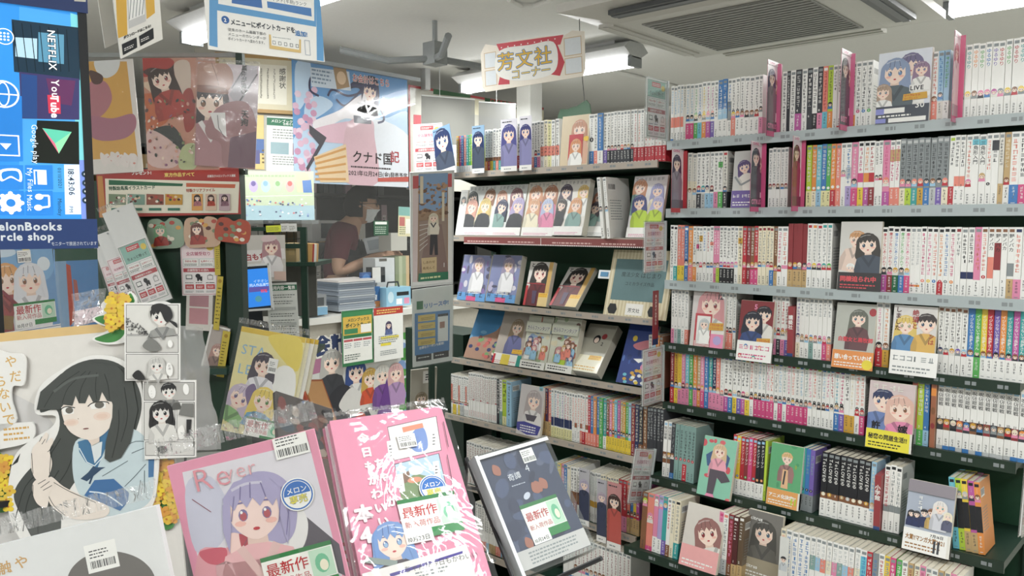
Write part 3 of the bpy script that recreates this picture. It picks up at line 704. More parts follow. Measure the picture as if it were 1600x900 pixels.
fill_row('right', 'seventh', Y, z, [
    (1000, 1008, 1, S('br', None, title=6, tc='pk', blot='lm', bp=.85)), (1008, 1018, 1, S('sa', 'hp', .08, title=0, blot='pk', bp=.6)), (1018, 1025, 1, S('pk', 'w', .27, title=9, tc='dr', blot='w', bp=.88)),
    (1025, 1039, 2, S(['lp', 'tl'], ['w', 'pu'], .25, title=9, tc='k', blot=['lb', 'tan'], bp=.85)), (1039, 1045, 1, S('w', 'br', .2, title=8, tc='r')), (1045, 1051, 1, S('cr', None, title=9, tc='g')), (1051, 1059, 1, S('cr', 'tl', .27, title=9, tc='g', top='k'), {'side': 1}),
    (1119, 1126, 1, S('pk', 'w', .25, title=9, tc='hp', top='hp')), (1126, 1134, 1, S('w', 'lg', .25, title=9, tc='g', top='sa')), (1134, 1142, 1, S('dr', 'br', .2, title=9, tc='pk')), (1142, 1158, 2, S(['#5a2a2a', '#6a5540'], 'tan', .22, title='citrus', tc='w', num=[1, 2], top='w'), {'side': 1}),
    (1216, 1224, 1, S('cr', None, title=9, tc='sa')), (1224, 1262, 4, S('w', None, title=9, tc='b'), {'side': 1}),
    (1262, 1340, 9, S('w', None, title=6, tc='lg', strip=[(.5, .72, 'sg'), (.5, .7, 'lb'), (.5, .7, 'sa'), (.5, .7, 'cr'), (.5, .7, 'pk')])), (1340, 1350, 1, S('w', 'lb', .2, title=6, tc='b', strip=(.6, .9, 'cy'))),
    (1350, 1396, 5, S(['r', 'g', 'w', 'y', 'hp'], None, title=7, tc=['w', 'b', 'r', 'b', 'w'])), (1396, 1405, 1, S('gn', None, title=7, tc='w')), (1405, 1500, 10, S(['w', 'tan', 'cr', 'pk', 'ow'], None, title=6, tc='dr'))], 5)

# -- leaning and face-out volumes of the right bookcase
def face(case, row, px0, px1, h, tilt, cv_fn, label, yoff=-.02, t=.014, yaw=0, **kw):
    z, Y = row; Y2 = Y + yoff
    w = Xat(px1, Y2, z) - Xat(px0, Y2, z)
    return cover_book(leanM(px0, Y2, z + kw.pop('dz', .001) + (t + .001) * math.sin(math.radians(tilt)), tilt, yaw), w, h, t, cv_fn(w, h), label, **kw)
def obi_cv(w, h, col, text, tc, seed, extra=None):
    cv = CV(w, h, col)
    if not text: [pseudo(cv, (.12 + .15 * k) * w, h * .68, min(h * .4, w * .14), tc, random.Random(seed + k)) for k in range(6)]
    cv.text(text, .05 * w, h * .52, min(h * .4, w * .14), tc, False, .04, maxw=w * .9); cv.lines(.06 * w, h * .1, w * .84, h * .3, 2, tc, seed, .4)
    if extra: extra(cv)
    return cv
def blurb(cv, x, y, w, h, text, c='gd', tc='r'):
    cv.poly([(x, y), (x + w, y + h * .1), (x + w * .97, y + h), (x + w * .03, y + h * .9)], c); cv.text(text, x + .06 * w, y + h * .55, h * .35, tc, False, .03, maxw=w * .88); cv.text(text[::-1] and text, x + .06 * w, y + h * .15, h * .3, tc, False, .02, maxw=w * .88)
def c1(w, h):
    cv = cover_cv(w, h, '#dfe4ee', [(.62, .8, .2, '#7a7396', 'w', dict(long=1.5)), (.82, .72, .13, '#9a7f9a', 'w', {}), (.33, .72, .24, '#8e9fc0', '#5f6b72', dict(long=1.2)), (.12, .45, .14, '#b59a86', 'w', {})], None, None, 1)
    cv.rect(.62 * w, .42 * h, .36 * w, .09 * h, 'w'); cv.text('LIVE', .63 * w, .435 * h, .12 * w, 'k', False, .03, maxw=.34 * w); blurb(cv, .5 * w, .3 * h, .46 * w, .1 * h, 'リーフレット')
    cv.rect(0, 0, w, .24 * h, '#4a505c'); cv.text('30', .74 * w, .19 * h, .17 * w, 'w', False, .01)
    cv.rect(0, .14 * h, .55 * w, .07 * h, 'w'); cv.rect(0, .13 * h, .16 * w, .08 * h, '#8f94d8'); cv.rect(.25 * w, .01 * h, .7 * w, .06 * h, 'w'); cv.rect(0, .01 * h, .2 * w, .06 * h, '#8f94d8'); cv.lines(.05 * w, .08 * h, .8 * w, .05 * h, 1, 'w', 3)
    return cv
face('right', RA[0], 1368, 1451, .187, 3, c1, 'face-out cover of a dark-haired girl in a vest on the right bookcase top shelf')
def c2(w, h):
    cv = cover_cv(w, h, '#c9c9c6', [(.5, .72, .27, '#5d4a80', 'ow', dict(long=.2, tilt=.25, cloth2='ow'))], None, None, 2); cv.line([(.1 * w, .55 * h), (.4 * w, .4 * h), (.9 * w, .5 * h)], .006, 'g'); return cv
face('right', RA[1], 1142, 1175, .172, 6, c2, 'grey face-out cover with purple lower band on the right bookcase second shelf', band=(.052, obi_cv(.08, .052, '#6a55a0', '', 'w', 3)))
def c3(w, h):
    return cover_cv(w, h, '#d4d2cd', [(.42, .74, .2, '#d29a68', '#e9cfc0', dict(boy=True, tilt=-.2)), (.68, .68, .24, '#46423f', '#4d5664', dict(long=.2, tilt=.1)), (.3, .33, .1, 'w', 'w', dict(boy=True))], None, None, 4)
face('right', RA[2], 1308, 1372, .19, 5, c3, 'face-out cover of two embracing figures with black band on the third shelf', band=(.05, obi_cv(.115, .05, '#3c3a3c', '同棲迫られ中', '#e2525a', 5)))
def c4(w, h):
    cv = cover_cv(w, h, '#cfc8c6', [(.55, .76, .33, '#d9979a', 'ow', dict(long=.6, eye='dr'))], '12', None, 6, 'dk', tpos=(.72, .85), tsize=.2); cv.rect(.12 * w, 0, .5 * w, .58 * h, '#c2424c'); cv.rect(.18 * w, .1 * h, .4 * w, .44 * h, '#e9e6e2'); cv.girl(.4 * w, .4 * h, .13 * w, 'lg', 'w', 'k')
    for k in range(5): cv.line([(.14 * w, .09 * h - k * .02 * h), (.6 * w, .07 * h - k * .02 * h)], .0016, 'w')
    blurb(cv, .55 * w, .3 * h, .43 * w, .14 * h, 'イラストカード'); cv.rect(.62 * w, 0, .38 * w, .24 * h, 'pk'); cv.ell(.82 * w, .13 * h, .12 * w, .08 * h, 'lp'); return cv
face('right', RA[3], 1077, 1129, .18, 8, c4, 'pink-haired girl face-out cover with red inset card on the fourth shelf')
def c5(w, h):
    cv = cover_cv(w, h, '#8a2f35', [(.72, .78, .22, '#2d2a33', 'ow', dict(boy=True)), (.4, .66, .25, '#2b2d3c', '#3a4f86', dict(long=.3))], '5', None, 7, 'pk', tpos=(.42, .86), tsize=.2); blurb(cv, .56 * w, .24 * h, .42 * w, .16 * h, 'イラストカード'); return cv
def oc5(cv):
    for x, y, c in ((.25, .75, 'b'), (.65, .72, 'sa'), (.1, .25, 'r'), (.5, .2, 'tl')): cv.ell(x * cv.w, y * cv.h, .05 * cv.w, .05 * cv.w, c); cv.ell(x * cv.w, (y - .03) * cv.h, .033 * cv.w, .033 * cv.w, 'skin')
face('right', RA[3], 1150, 1202, .182, 9, c5, 'face-out cover of two dark-haired figures with white chibi band, fourth shelf', yoff=-.045, dz=-.022, band=(.06, obi_cv(.11, .06, 'w', '', 'hp', 8, oc5)))
def c6(w, h):
    cv = cover_cv(w, h, '#b9bbb2', [(.58, .78, .2, '#6f7268', '#6e4c50', dict(long=1.6))], '白聖女と黒牧師', None, 9, '#e34a56', tpos=(.1, .42), tsize=.13); cv.ell(.92 * w, .88 * h, .09 * w, .06 * h, '#b34048'); return cv
face('right', RA[3], 1299, 1361, .182, 10, c6, 'grey face-out cover with orange paper band on the right bookcase fourth shelf', yoff=-.03, dz=-.012, band=(.05, obi_cv(.11, .05, '#e9924e', '想い合っていれば', 'w', 10, lambda cv: cv.ell(cv.w * .86, cv.h * .3, .014, .014, '#e9d53a'))))
def c7(w, h):
    cv = cover_cv(w, h, '#dedad6', [(.3, .72, .21, '#e2c46a', '#5d8fc0', dict(long=1.4)), (.78, .76, .22, '#423a3c', '#e0b25a', dict(boy=True))], None, None, 11)
    cv.text('絶望と', .52 * w, .95 * h, .16 * w, '#b23038', True, .02); cv.text('しました', .12 * w, .98 * h, .15 * w, '#55282c', True, .02); cv.text('ンは', .9 * w, .62 * h, .14 * w, '#b23038', True, .02)
    return cv
face('right', RA[3], 1389, 1457, .184, 8, c7, 'white face-out cover with red brush title and shiny white band, fourth shelf', yoff=-.03, dz=-.01, mat=GLOSSY, band=(.064, obi_cv(.115, .064, '#f2f1ee', '', 'g', 12)))
def c8(w, h):
    return cover_cv(w, h, '#d5c3c3', [(.32, .72, .24, '#3b4468', '#6f86bd', dict(boy=True, tilt=-.1)), (.7, .64, .27, '#e3b8a8', 'pk', dict(long=.3, tilt=.1, eye='br'))], None, None, 13, extra=lambda cv: ([pseudo(cv, (.15 + .18 * k) * w, .92 * h, .15 * w, 'ow', random.Random(k)) for k in range(4)], cv.text('許', .1 * w, .3 * h, .2 * w, 'k', False, .03), cv.text('嫁', .68 * w, .28 * h, .22 * w, 'k', False, .03)))
face('right', RA[4], 1352, 1423, .182, 7, c8, 'face-out cover of a couple with yellow band about secret life, fifth shelf', yoff=-.04, dz=-.02, band=(.052, obi_cv(.11, .052, '#efe23a', '秘密の同居生活!!', 'k', 14)))
def c9(w, h):
    cv = cover_cv(w, h, '#86c7ab', [], None, None, 15, marks=(7, ['#e0646c', '#d6545e', '#6fb79a']))
    cv.poly([(.12 * w, .68 * h), (.5 * w, .86 * h), (.85 * w, .7 * h), (.8 * w, .5 * h), (.2 * w, .5 * h)], '#41618f'); cv.girl(.52 * w, .78 * h, .18 * w, '#dcbb92', '#f0a3b4', 'dr', .5)
    cv.poly([(.3 * w, .46 * h), (.75 * w, .46 * h), (.95 * w, .32 * h), (.7 * w, .26 * h), (.55 * w, .34 * h), (.5 * w, .05 * h), (.3 * w, .05 * h)], '#584f5a'); cv.poly([(.3 * w, .05 * h), (.5 * w, .05 * h), (.55 * w, 0), (.26 * w, 0)], 'pk'); return cv
face('right', RA[5], 1088, 1139, .178, 16, c9, 'mint and red face-out cover with crouching blonde figure, sixth shelf', yoff=-.05, dz=-.012)
def c10(w, h):
    cv = cover_cv(w, h, '#5fae78', [(.52, .78, .17, '#e0b77c', '#a37a76', dict(boy=True))], None, None, 16, marks=(6, ['#b0605a', '#4d9d6c', '#8fae52'])); cv.poly([(.42 * w, .6 * h), (.58 * w, .6 * h), (.62 * w, .3 * h), (.4 * w, .3 * h)], '#e9b98c'); cv.line([(.5 * w, .58 * h), (.47 * w, .36 * h)], .005, 'dk')
    cv.text('11', .72 * w, .1 * h, .26 * w, 'lm', False, .02); return cv
face('right', RA[5], 1197, 1247, .178, 10, c10, 'green face-out cover with blond tie-wearing figure and orange caption, sixth shelf', yoff=-.02, band=(.048, obi_cv(.09, .048, '#e9a35a', 'アニメ化決定!!', 'w', 17, lambda cv: cv.text('11', cv.w * .74, cv.h * .25, .026, 'lm', False, .03))))
def c11(w, h):
    cv = cover_cv(w, h, '#aab3c4', [(.12, .52, .07, 'k', 'nv', {}), (.24, .52, .07, 'dk', 'nv', {}), (.4, .56, .08, 'k', 'nv', dict(boy=True)), (.56, .58, .09, 'br', '#c9a55c', dict(boy=True)), (.72, .68, .13, '#e5e0dc', '#cfd0d8', dict(long=1.6, eye='tl')), (.9, .58, .08, 'cr', '#5b5f7a', {})], None, None, 18)
    cv.rect(0, .83 * h, w, .17 * h, '#8f8790'); [pseudo(cv, .3 * w, (.76 - .07 * k) * h, .1 * w, 'w', random.Random(k)) for k in range(3)]; return cv
def o11(cv):
    cv.rect(cv.w * .6, cv.h * .76, cv.w * .36, cv.h * .24, 'w'); cv.text('7月16日', cv.w * .61, cv.h * .79, cv.w * .085, 'k', False, .03); cv.rect(cv.w * .7, cv.h * .1, cv.w * .05, cv.h * .55, 'dk'); cv.rect(cv.w * .79, cv.h * .1, cv.w * .05, cv.h * .55, 'dk')
face('right', RA[5], 1409, 1482, .176, 16, c11, 'face-out cover of a cloaked party with white award band, sixth shelf', yoff=-.06, dz=-.014, band=(.055, obi_cv(.1, .055, 'w', '大賞!!マンガ大賞2021', '#a0703a', 19, o11)))
def c12(w, h): return cover_cv(w, h, '#d6cfc6', [(.62, .6, .3, '#9c6b66', 'ow', dict(long=.7, tilt=.35, eye='dr'))], None, (.34, '#f0a9a8', None, 'w'), 20)
face('right', RA[6], 1060, 1118, .182, 18, c12, 'face-out cover of a sleeping brown-haired girl with pink base, seventh shelf', yoff=-.03)
def c13(w, h): return cover_cv(w, h, '#7b7873', [(.5, .7, .3, '#55534f', '#6b6862', dict(long=.8))], 'citrus', (.3, '#a89c84', 'citrus', 'w'), 21, 'w')
face('right', RA[6], 1160, 1214, .19, 10, c13, 'dark grey face-out cover with pale title beside two dark brown volumes, seventh shelf', yoff=.03)
def c14(w, h): return cover_cv(w, h, '#dfe0dc', [(.5, .62, .3, '#2d2f38', '#c9ced2', dict(boy=True))], None, None, 22)
face('right', RA[6], 1214, 1228, .16, 4, c14, 'narrow pale bookmark card with black-haired figure, seventh shelf', yoff=-.012, t=.002)

# -- publisher divider cards that stick out from the shelf
def divider(px, row, out, h, art, edge, label, wf=.012, dz=-.01):
    z, Y = row; x = Xat(px, Y, z + .08)
    cv = art(out, h)
    M = Matrix(((0, 0, 1, x), (1, 0, 0, Y - out), (0, 1, 0, z + dz), (0, 0, 0, 1)))
    b = MB().box(x - .0008, x, Y - out, Y + .03, z + dz, z + dz + h, edge).canvas(cv, M)
    o = b.build('divider_card', GLOSSY); tag(o, label, 'divider card', 'divider cards on the right bookcase')
    f = MB().box(x, x + wf, Y - .004, Y - .0032, z + .002, z + dz + h - .004, edge).build('folded_edge', GLOSSY, o)
    return o
def art(hair, cloth, bg='#efe8ea', foot='#d8477f', txt='CITRUS', hair2=None):
    def f(w, h):
        cv = CV(w, h, bg)
        if hair2: cv.girl(w * .72, h * .68, w * .26, hair2, cloth, 'br', .8)
        cv.girl(w * .42, h * .78, w * .3, hair, cloth, 'br', 1.2, down=9); cv.rect(0, h * .94, w, h * .06, bg); cv.text('comic', w * .1, h * .95, w * .2, 'hp', False, .03)
        cv.rect(0, h * .07, w, h * .13, mix(cloth, 'k', .3)); cv.text(txt, w * .08, h * .11, w * .26, 'pk', False, .04, maxw=w * .84); cv.rect(0, 0, w, h * .07, foot); return cv
    return f
divider(1214, RA[0], .07, .215, art('#4b3f63', '#7c6a72', hair2='#b98a78'), '#d9628f', 'pink divider card with dark-haired pair on the right bookcase top shelf')
divider(1328, RA[0], .075, .215, art('#3c3b42', '#4a4d58', hair2='#c58f7e', txt='BEST'), '#d9628f', 'pink divider card with two school-uniform figures beside the grey face-out cover')
divider(1498, RA[0], .06, .222, art('#c76a78', '#e9e4e2', txt=''), '#d9527f', 'pink divider card with red-haired girl left of the rainbow-titled volumes')
divider(1068, RA[1], .075, .2, art('#453f5c', '#8e8596', txt='', foot='#c8363c'), '#c2323c', 'red divider card at the left end of the second shelf', .014)
divider(1190, RA[1], .075, .205, art('#3d4a56', '#4a525c', hair2='#b58b8a', txt='CITRUS'), '#cf4f80', 'pink divider card with teal-coated figure on the second shelf', .014)
divider(1252, RA[1], .065, .212, art('#6e3c44', '#a03a56', txt=''), '#d2527f', 'pink divider card with short-haired girl in crimson on the second shelf', .012)
def pub(px, row, text, label, w=.017):
    z, Y = row; x = Xat(px, Y, z + .08); cv = CV(w, .15, '#a33f44'); cv.text(text, w / 2, .125, .014 if len(text) < 5 else .0085, 'w', True, .03); cv.rect(0, 0, w, .012, '#39508a')
    o = MB().box(0, w, 0, .1, 0, .15, '#a9484c').canvas(cv, MSP).build('publisher_divider', PLAST, None, Matrix.Translation((x, Y - .012, z))); tag(o, label, 'shelf divider', 'publisher dividers')
pub(1233, RA[3], '講談社', 'red publisher divider reading in white on the right bookcase fourth shelf')
pub(1368, RA[5], '小学館', 'red publisher divider with navy foot on the right bookcase sixth shelf', .016)
z, Y = RA[4]; x = Xat(1455, Y, z + .08)
tag(MB().box(0, .012, 0, .1, 0, .172, '#b98a6c').canvas((lambda cv: (cv.rect(0, .14, .012, .02, 'o'), cv.ell(.006, .1, .005, .01, 'br'), cv.ell(.006, .06, .005, .008, 'dr'), cv)[-1])(CV(.012, .172, '#a9674a')), MSP).build('publisher_divider', PLAST, None, Matrix.Translation((x, Y - .01, z))), 'clear orange publisher divider left of the black-titled numbered volumes', 'shelf divider', 'publisher dividers')

# -- swing signs on the ends of the bookcases
def promo(w, h, head='#d9e8e2', seed=0):
    cv = CV(w, h, '#f0eaea'); m = .06 * w; W = w - 2 * m
    cv.rect(m, .69 * h, W, .28 * h, head); cv.rect(m + W * .22, .87 * h, W * .5, .08 * h, '#d2474c'); cv.lines(m + W * .26, .885 * h, W * .42, .05 * h, 2, 'w', seed); cv.ell(m + W * .86, .87 * h, W * .11, .05 * h, '#e6c84c')
    cv.text('ちょっと待って' if head != '#f3dfe2' else '全店舗受取り', m + W * .1, .735 * h, W * .13, 'k' if head != '#f3dfe2' else '#b9476a', False, .02, maxw=W * .8)
    for k, t in enumerate(('予約も可能!', '獲得ポイント')): cv.rect(m + k * W * .51, .53 * h, W * .49, .14 * h, 'w'); cv.frame(m + k * W * .51, .53 * h, W * .49, .14 * h, .0008, 'g'); cv.text(t, m + k * W * .51 + W * .05, .61 * h, W * .075, '#c0444c', False, .02, maxw=W * .4); cv.lines(m + k * W * .51 + W * .04, .545 * h, W * .4, .045 * h, 2, 'k', k)
    cv.poly([(m, .43 * h), (m + W, .43 * h), (m + W, .5 * h), (m, .5 * h)], '#b9474f'); cv.text('店舗受取りの流れ', m + W * .12, .447 * h, W * .085, 'w', False, .02, maxw=W * .76)
    for k in range(3):
        x = m + W * (.04 + .33 * k)
        if k == 0: cv.rect(x + W * .03, .3 * h, W * .2, .08 * h, 'dk'); cv.rect(x + W * .05, .315 * h, W * .16, .055 * h, 'w')
        elif k == 1: cv.ell(x + W * .08, .36 * h, W * .08, .04 * h, 'k'); cv.rect(x + W * .05, .29 * h, W * .16, .06 * h, 'k'); cv.ell(x + W * .08, .28 * h, W * .03, .014 * h, 'k'); cv.ell(x + W * .18, .28 * h, W * .03, .014 * h, 'k')
        else: cv.frame(x + W * .05, .29 * h, W * .17, .08 * h, .001, 'k'); cv.frame(x + W * .1, .365 * h, W * .07, .025 * h, .001, 'k')
        cv.lines(x, .225 * h, W * .27, .025 * h, 1, 'k', k); cv.rect(x, .12 * h, W * .27, .085 * h, '#c9464c'); cv.lines(x + W * .04, .135 * h, W * .2, .05 * h, 2, 'w', k); cv.lines(x, .055 * h, W * .27, .04 * h, 2, 'g', k)
    cv.frame(.02 * w, .02 * h, .96 * w, .96 * h, .0015, '#5a8a70' if head == '#8fbdb0' else '#c98a92'); return cv
def swing(x, Y, z, w, h, head, label, roll=0, seed=0):
    e = empty('swing_sign', M=Matrix.Translation((x, Y, z)) @ Matrix.Rotation(math.radians(roll), 4, 'X')); tag(e, label, 'sign', 'delivery service signs on the shelf ends')
    M = Matrix(((0, 0, 1, 0), (1, 0, 0, -w), (0, 1, 0, 0), (0, 0, 0, 1)))
    MB().box(-.0006, .0006, -w + .004, -.004, .004, h - .004, 'w').canvas(promo(w - .008, h - .008, head, seed), M @ Matrix.Translation((.004, .004, .0007))).build('printed_sheet', PAPER, e)
    MB().box(.0026, .0032, -w, 0, 0, h, 'w').box(-.0032, -.0026, -w, 0, 0, h, 'w').build('clear_holder', ACRYL, e)
    MB().box(-.0045, .0045, 0, .006, 0, h, '#b9bfbf').build('hinge_strip', PLAST, e)
    return e
YS = YA - .022
def sz(px, py, Y=YS, x=None): return onX(px, py, XA0).z
for k, (yt, yb_, head, nm, rl) in enumerate(((124, 219, '#8fbdb0', 'teal-topped delivery sign at the left end of the right bookcase top shelf', 0), (345, 425, '#f3dfe2', 'pink delivery sign at the left end of the right bookcase third shelf', 0), (540, 628, '#f3dfe2', 'pink delivery sign at the left end of the right bookcase fifth shelf', 0), (692, 772, '#f3dfe2', 'tilted pink delivery sign at the left end of the sixth shelf', -14))):
    pt, pb = onX(1030, yt, XA0), onX(1030, yb_, XA0); YY = YA - .024 if k < 3 else 2.12
    swing(XA0 + .002 if k < 3 else XA0 + .016, YY, pb.z, .125 if k < 3 else .12, pt.z - pb.z, head, nm, rl, k)
swing(Xat(1594, 2.0, .85), 2.12, .78, .12, .2, '#f3dfe2', 'delivery sign at the right end of the right bookcase sixth shelf', -12, 7)
swing(Xat(1592, 1.88, .6), 2.0, .53, .12, .2, '#f3dfe2', 'delivery sign at the right end of the right bookcase seventh shelf', -12, 8)
z, Y = RA[3]
p = onX(1033, 455, XA0 + .004); q = onX(1033, 540, XA0 + .004)
cv = CV(.034, p.z - q.z, '#8e3138'); cv.text('まんがタイムきらら', .017, (p.z - q.z) * .93, .011, 'w', True, .02); cv.rect(0, 0, .034, .02, '#2c3c66')
tag(MB().box(-.001, .001, -.034, 0, 0, p.z - q.z, '#8e3138').canvas(cv, Matrix(((0, 0, 1, .001), (1, 0, 0, -.034), (0, 1, 0, 0), (0, 0, 0, 1)))).build('label_flag', PLAST, None, Matrix.Translation((XA0 - .02, YA - .02, q.z))), 'narrow dark red vertical flag between the two bookcases', 'sign')
# ================================================================== middle bookcase rows
z, Y = RB[0]
fill_row('middle', 'top', Y, z, [
    (713, 739, 7, S(['gd', 'hp', 'b', 'sa', 'tl', 'gn', 'lm'], 'w', .2, title=9, tc='w', h=.152)),
    (757, 787, 7, S('w', ['o', 'r', 'y', 'tl', 'sa', 'tl', 'r'], .25, title=10, tc='dk', strip=(.25, .34, 'br'), h=.164)),
    (808, 813, 1, S('w', 'r', .3, title=8)), (830, 844, 3, S('w', ['sa', 'b', 'pk'], .25, title=10, tc='dk', blot=[None, 'k', 'g'], bp=.36, h=.175)),
    (844, 873, 5, S(['w', 'cr', 'ly', 'w', 'w'], None, title=10, tc='dk', strip=(.26, .46, 'sa'), h=.175)),
    (919, 928, 1, S('w', 'b', .28, title=10, tc='nv', dot='k', bp=.42)), (928, 933.5, 1, S('w', 'sa', .28, title=10, tc='k')), (933.5, 942, 1, S('b', 'w', .28, title=10, tc='w')), (942, 948, 1, S('w', 'pu', .28, title=10, tc='k')),
    (948, 990, 8, S('w', 'dk', .27, title=11, tc='dk', blot=['k', 'br', 'dk', 'k', 'sa', 'br', 'tan', 'k'], bp=.33)),
    (990, 1040, 9, S('w', 'r', .29, title=11, tc=['r', 'sa', 'g'], num=[1, 2, 3, 4, 5, 6, 7, 8, 9]))])
z, Y = RB[4]
fill_row('middle', 'fifth', Y, z, [
    (704, 732, 10, S('w', [None, 'y', 'y', None, 'y', 'lg', 'lg', None, None, None], .25, title=11, tc='dk', strip=[(.3, .75, 'sa'), None, None, None], blot='br', bp=.33, h=.165)),
    (732, 775, 15, S('w', None, title=13, tc='dr', strip=[None, None, (.4, .42, 'r'), None], au='r', h=.186)), (775, 780, 1, S('dk', None, title=10, tc='w')), (780, 784, 1, S('w', 'sg', .3, title=10)), (784, 791, 1, S('lm', 'ly', .2, title=4, tc='k')), (791, 799, 1, S('lb', None, title=10, tc='k'), {'side': 1}),
    (843, 848, 1, S('cy', 'tan', .3, title=10, tc='w')), (848, 852, 1, S('o', 'tan', .3, title=9, tc='w')), (852, 856, 1, S('#4a2a52', 'tan', .3, title=9, tc='o')), (856, 861, 1, S('sa', 'tan', .3, title=9, tc='w')),
    (861, 893, 8, S('w', 'ly', .22, title=10, tc=['cy', 'b', 'hp', 'tl', 'pu', 'hp', 'r', 'k'], strip=(.24, .42, 'nv'))), (893, 918, 6, S('w', [None, 'w', 'w', 'sa', 'r', 'sa'], .25, title=12, tc='sa', strip=[None, (.3, .4, 'br')])),
    (918, 936, 4, S(['r', 'b', 'o', 'b'], 'sa', .25, title=10, tc='w')), (936, 947, 2, S(['gn', 'tl'], ['gn', 'w'], .25, title=10, tc='w')),
    (947, 986, 9, S(['br', 'pk', 'o', 'cy', 'mg', 'tan', 'gd', 'gn', 'lb'], 'y', .27, title=10, tc='w', blot='k', bp=.38)), (986, 1010, 4, S(['dr', 'nv', 'dk', 'br'], ['dr', 'nv', 'br', 'br'], .25, title=10, tc='cr')), (1010, 1036, 5, S('dk', None, title=10, tc='lg'))])
z, Y = RB[5]
fill_row('middle', 'sixth', Y, z, [
    (729, 792, 16, S('w', None, title=12, tc='dr', au='r', h=.17)), (866, 891, 5, S(['sg', 'y', 'pk', 'b', 'cr'], None, title=10, tc='w')), (891, 906, 3, S('w', [None, 'dr', None], .3, title=8, tc='k', strip=(.25, .5, 'br'))),
    (921, 938, 6, S('w', None, title=12, tc='sg', strip=(.3, .42, 'gd'))), (938, 966, 7, S('cr', None, title=12, tc='g')), (966, 979, 2, S('r', 'pk', .3, title=7, tc='w')), (979, 999, 4, S(['sa', 'b', 'y', 'mg'], 'tan', .3, title=7, tc='w', blot=['k', 'br', 'k', 'r'], bp=.38, dot='k'))])
z, Y = RB[6]
fill_row('middle', 'bottom', Y, z, [(742, 800, 16, S('w', ['tan', 'tan', 'tan', 'sa', 'sa', 'lb'], .2, title=10, tc='dk', h=.182)), (880, 896, 4, S('w', 'b', .2, title=9, tc='g')), (896, 985, 14, S('w', None, title=9, tc='dr', blot='br', bp=.4))])

# -- face-out magazines on the display shelves
def multi(hairs, bg='#dfe2e0', title=None, obi=None, seed=0, cols=2, r0=.17, **kw):
    def f(w, h):
        rr = random.Random(seed); figs = []
        for k, hc in enumerate(hairs):
            figs.append(((.25 + .5 * (k % cols) + rr.uniform(-.1, .1)) if cols > 1 else .5, .78 - .22 * (k // cols) + rr.uniform(-.04, .04), r0 * rr.uniform(.9, 1.1), hc, rr.choice(['w', 'dk', 'lp', 'lm', 'pk', 'cr', 'sg']), dict(long=rr.uniform(.2, .8), tilt=rr.uniform(-.25, .25))))
        cv = cover_cv(w, h, bg, figs, title, obi, seed, **kw)
        for k in range(7): pseudo(cv, (.1 + .13 * k) * w, .94 * h, .1 * w, mix(bg, 'k', .3), rr)
        return cv
    return f
def bface(row, px0, px1, h, tilt, fn, label, yoff=.0, t=.012, **kw): return face('middle', RB[row], px0, px1, h, tilt, fn, label, yoff, t, group='face-out volumes on the middle bookcase', **kw)
WOB = (.16, '#f0eeea', '', '#d8679a')
bface(1, 711, 722, .19, 12, multi(['g'], '#e3e3df', seed=30, cols=1, r0=.3), 'narrow white cover at the left end of the middle bookcase second shelf', .01)
bface(1, 722, 767, .205, 14, multi(['#3c4442', '#9a6a50', '#d29a88', '#d8bd74'], obi=WOB, seed=31), 'white cover with five schoolgirls, leftmost pair of the second shelf', film=True)
bface(1, 767, 812, .205, 14, multi(['#d6a088', '#9a6a70', '#39405e', '#b5a8d2'], obi=WOB, seed=32), 'white cover with lilac-haired girl, second of the leftmost pair', film=True)
bface(1, 814, 863, .21, 14, multi(['#dc9a72', '#b97a58', '#e0a880', '#b7c2e2'], '#e5e0d2', obi=WOB, seed=33), 'white cover with orange and pale blue haired girls, second shelf', film=True)
bface(1, 863, 909, .21, 14, multi(['#4f4258', '#e5c06c', '#46403f', '#e2a070'], '#e9e4dc', obi=WOB, seed=34), 'white cover with dark and orange haired girls in stacked copies', film=True, t=.03)
bface(1, 911, 955, .19, 22, multi(['#c9876a', '#6f83b8', '#5d5560'], '#b9bab6', obi=(.2, 'w', '', 'g'), seed=35), 'cover with blue-uniformed pair leaning low behind the upright volumes', .03)
bface(1, 978, 1030, .215, 14, multi(['#cc9070', '#a4a5d0', '#4f568e', '#b9b6dc'], '#e2dedf', obi=WOB, seed=36), 'white cover with blue and orange haired girls half behind the sign', -.01)
for k, (p0, dx) in enumerate(((940, 0), (949, .0))):
    z, Y = RB[1]; x = Xat(p0, Y - .03, z + .1)
    book(Matrix.Translation((x + .004, Y - .035, z)) @ Matrix.Rotation(math.radians(-6), 4, 'Y'), .013, .21, .14, S('w', None, title=12, tc='g', blot='dk', bp=.5), 0, ('left' if k == 0 else 'right') + ' white upright volume of the pair standing among the face-out covers', 'upright pair on the second shelf', 700 + k, k == 1)
BOB = (.19, '#5a9bd8', '', 'w')
def blue(seed):
    def f(w, h):
        cv = cover_cv(w, h, '#7f87b4', [(.6, .8, .17, '#9b8fae', '#e9e8ea', dict(long=.9, eye='gd'))], None, None, seed, marks=(26, ['#4b4a66', '#8a6fb0', '#b9b2cf', '#d6d2dd', '#5a5672']))
        cv.girl(.6 * w, .8 * h, .17 * w, '#9b8fae', '#e9e8ea', 'gd', .9); cv.rect(0, 0, w, .17 * h, '#5a9bd8'); cv.rect(.33 * w, 0, .34 * w, .1 * h, 'hp'); 
        for k in range(4): pseudo(cv, (.1 + .25 * k) * w, .13 * h, .14 * w, 'nv' if k % 2 else 'k', random.Random(seed + k)); pseudo(cv, (.4 + .1 * k) * w, .2 * h, .13 * w, 'w', random.Random(seed + k))
        return cv
    return f
bface(2, 714, 757, .19, 14, blue(41), 'violet cover of a girl in white, left one of the identical pair', film=True)
bface(2, 759, 804, .19, 14, blue(42), 'violet cover of a girl in white, right one of the identical pair', film=True, t=.03)
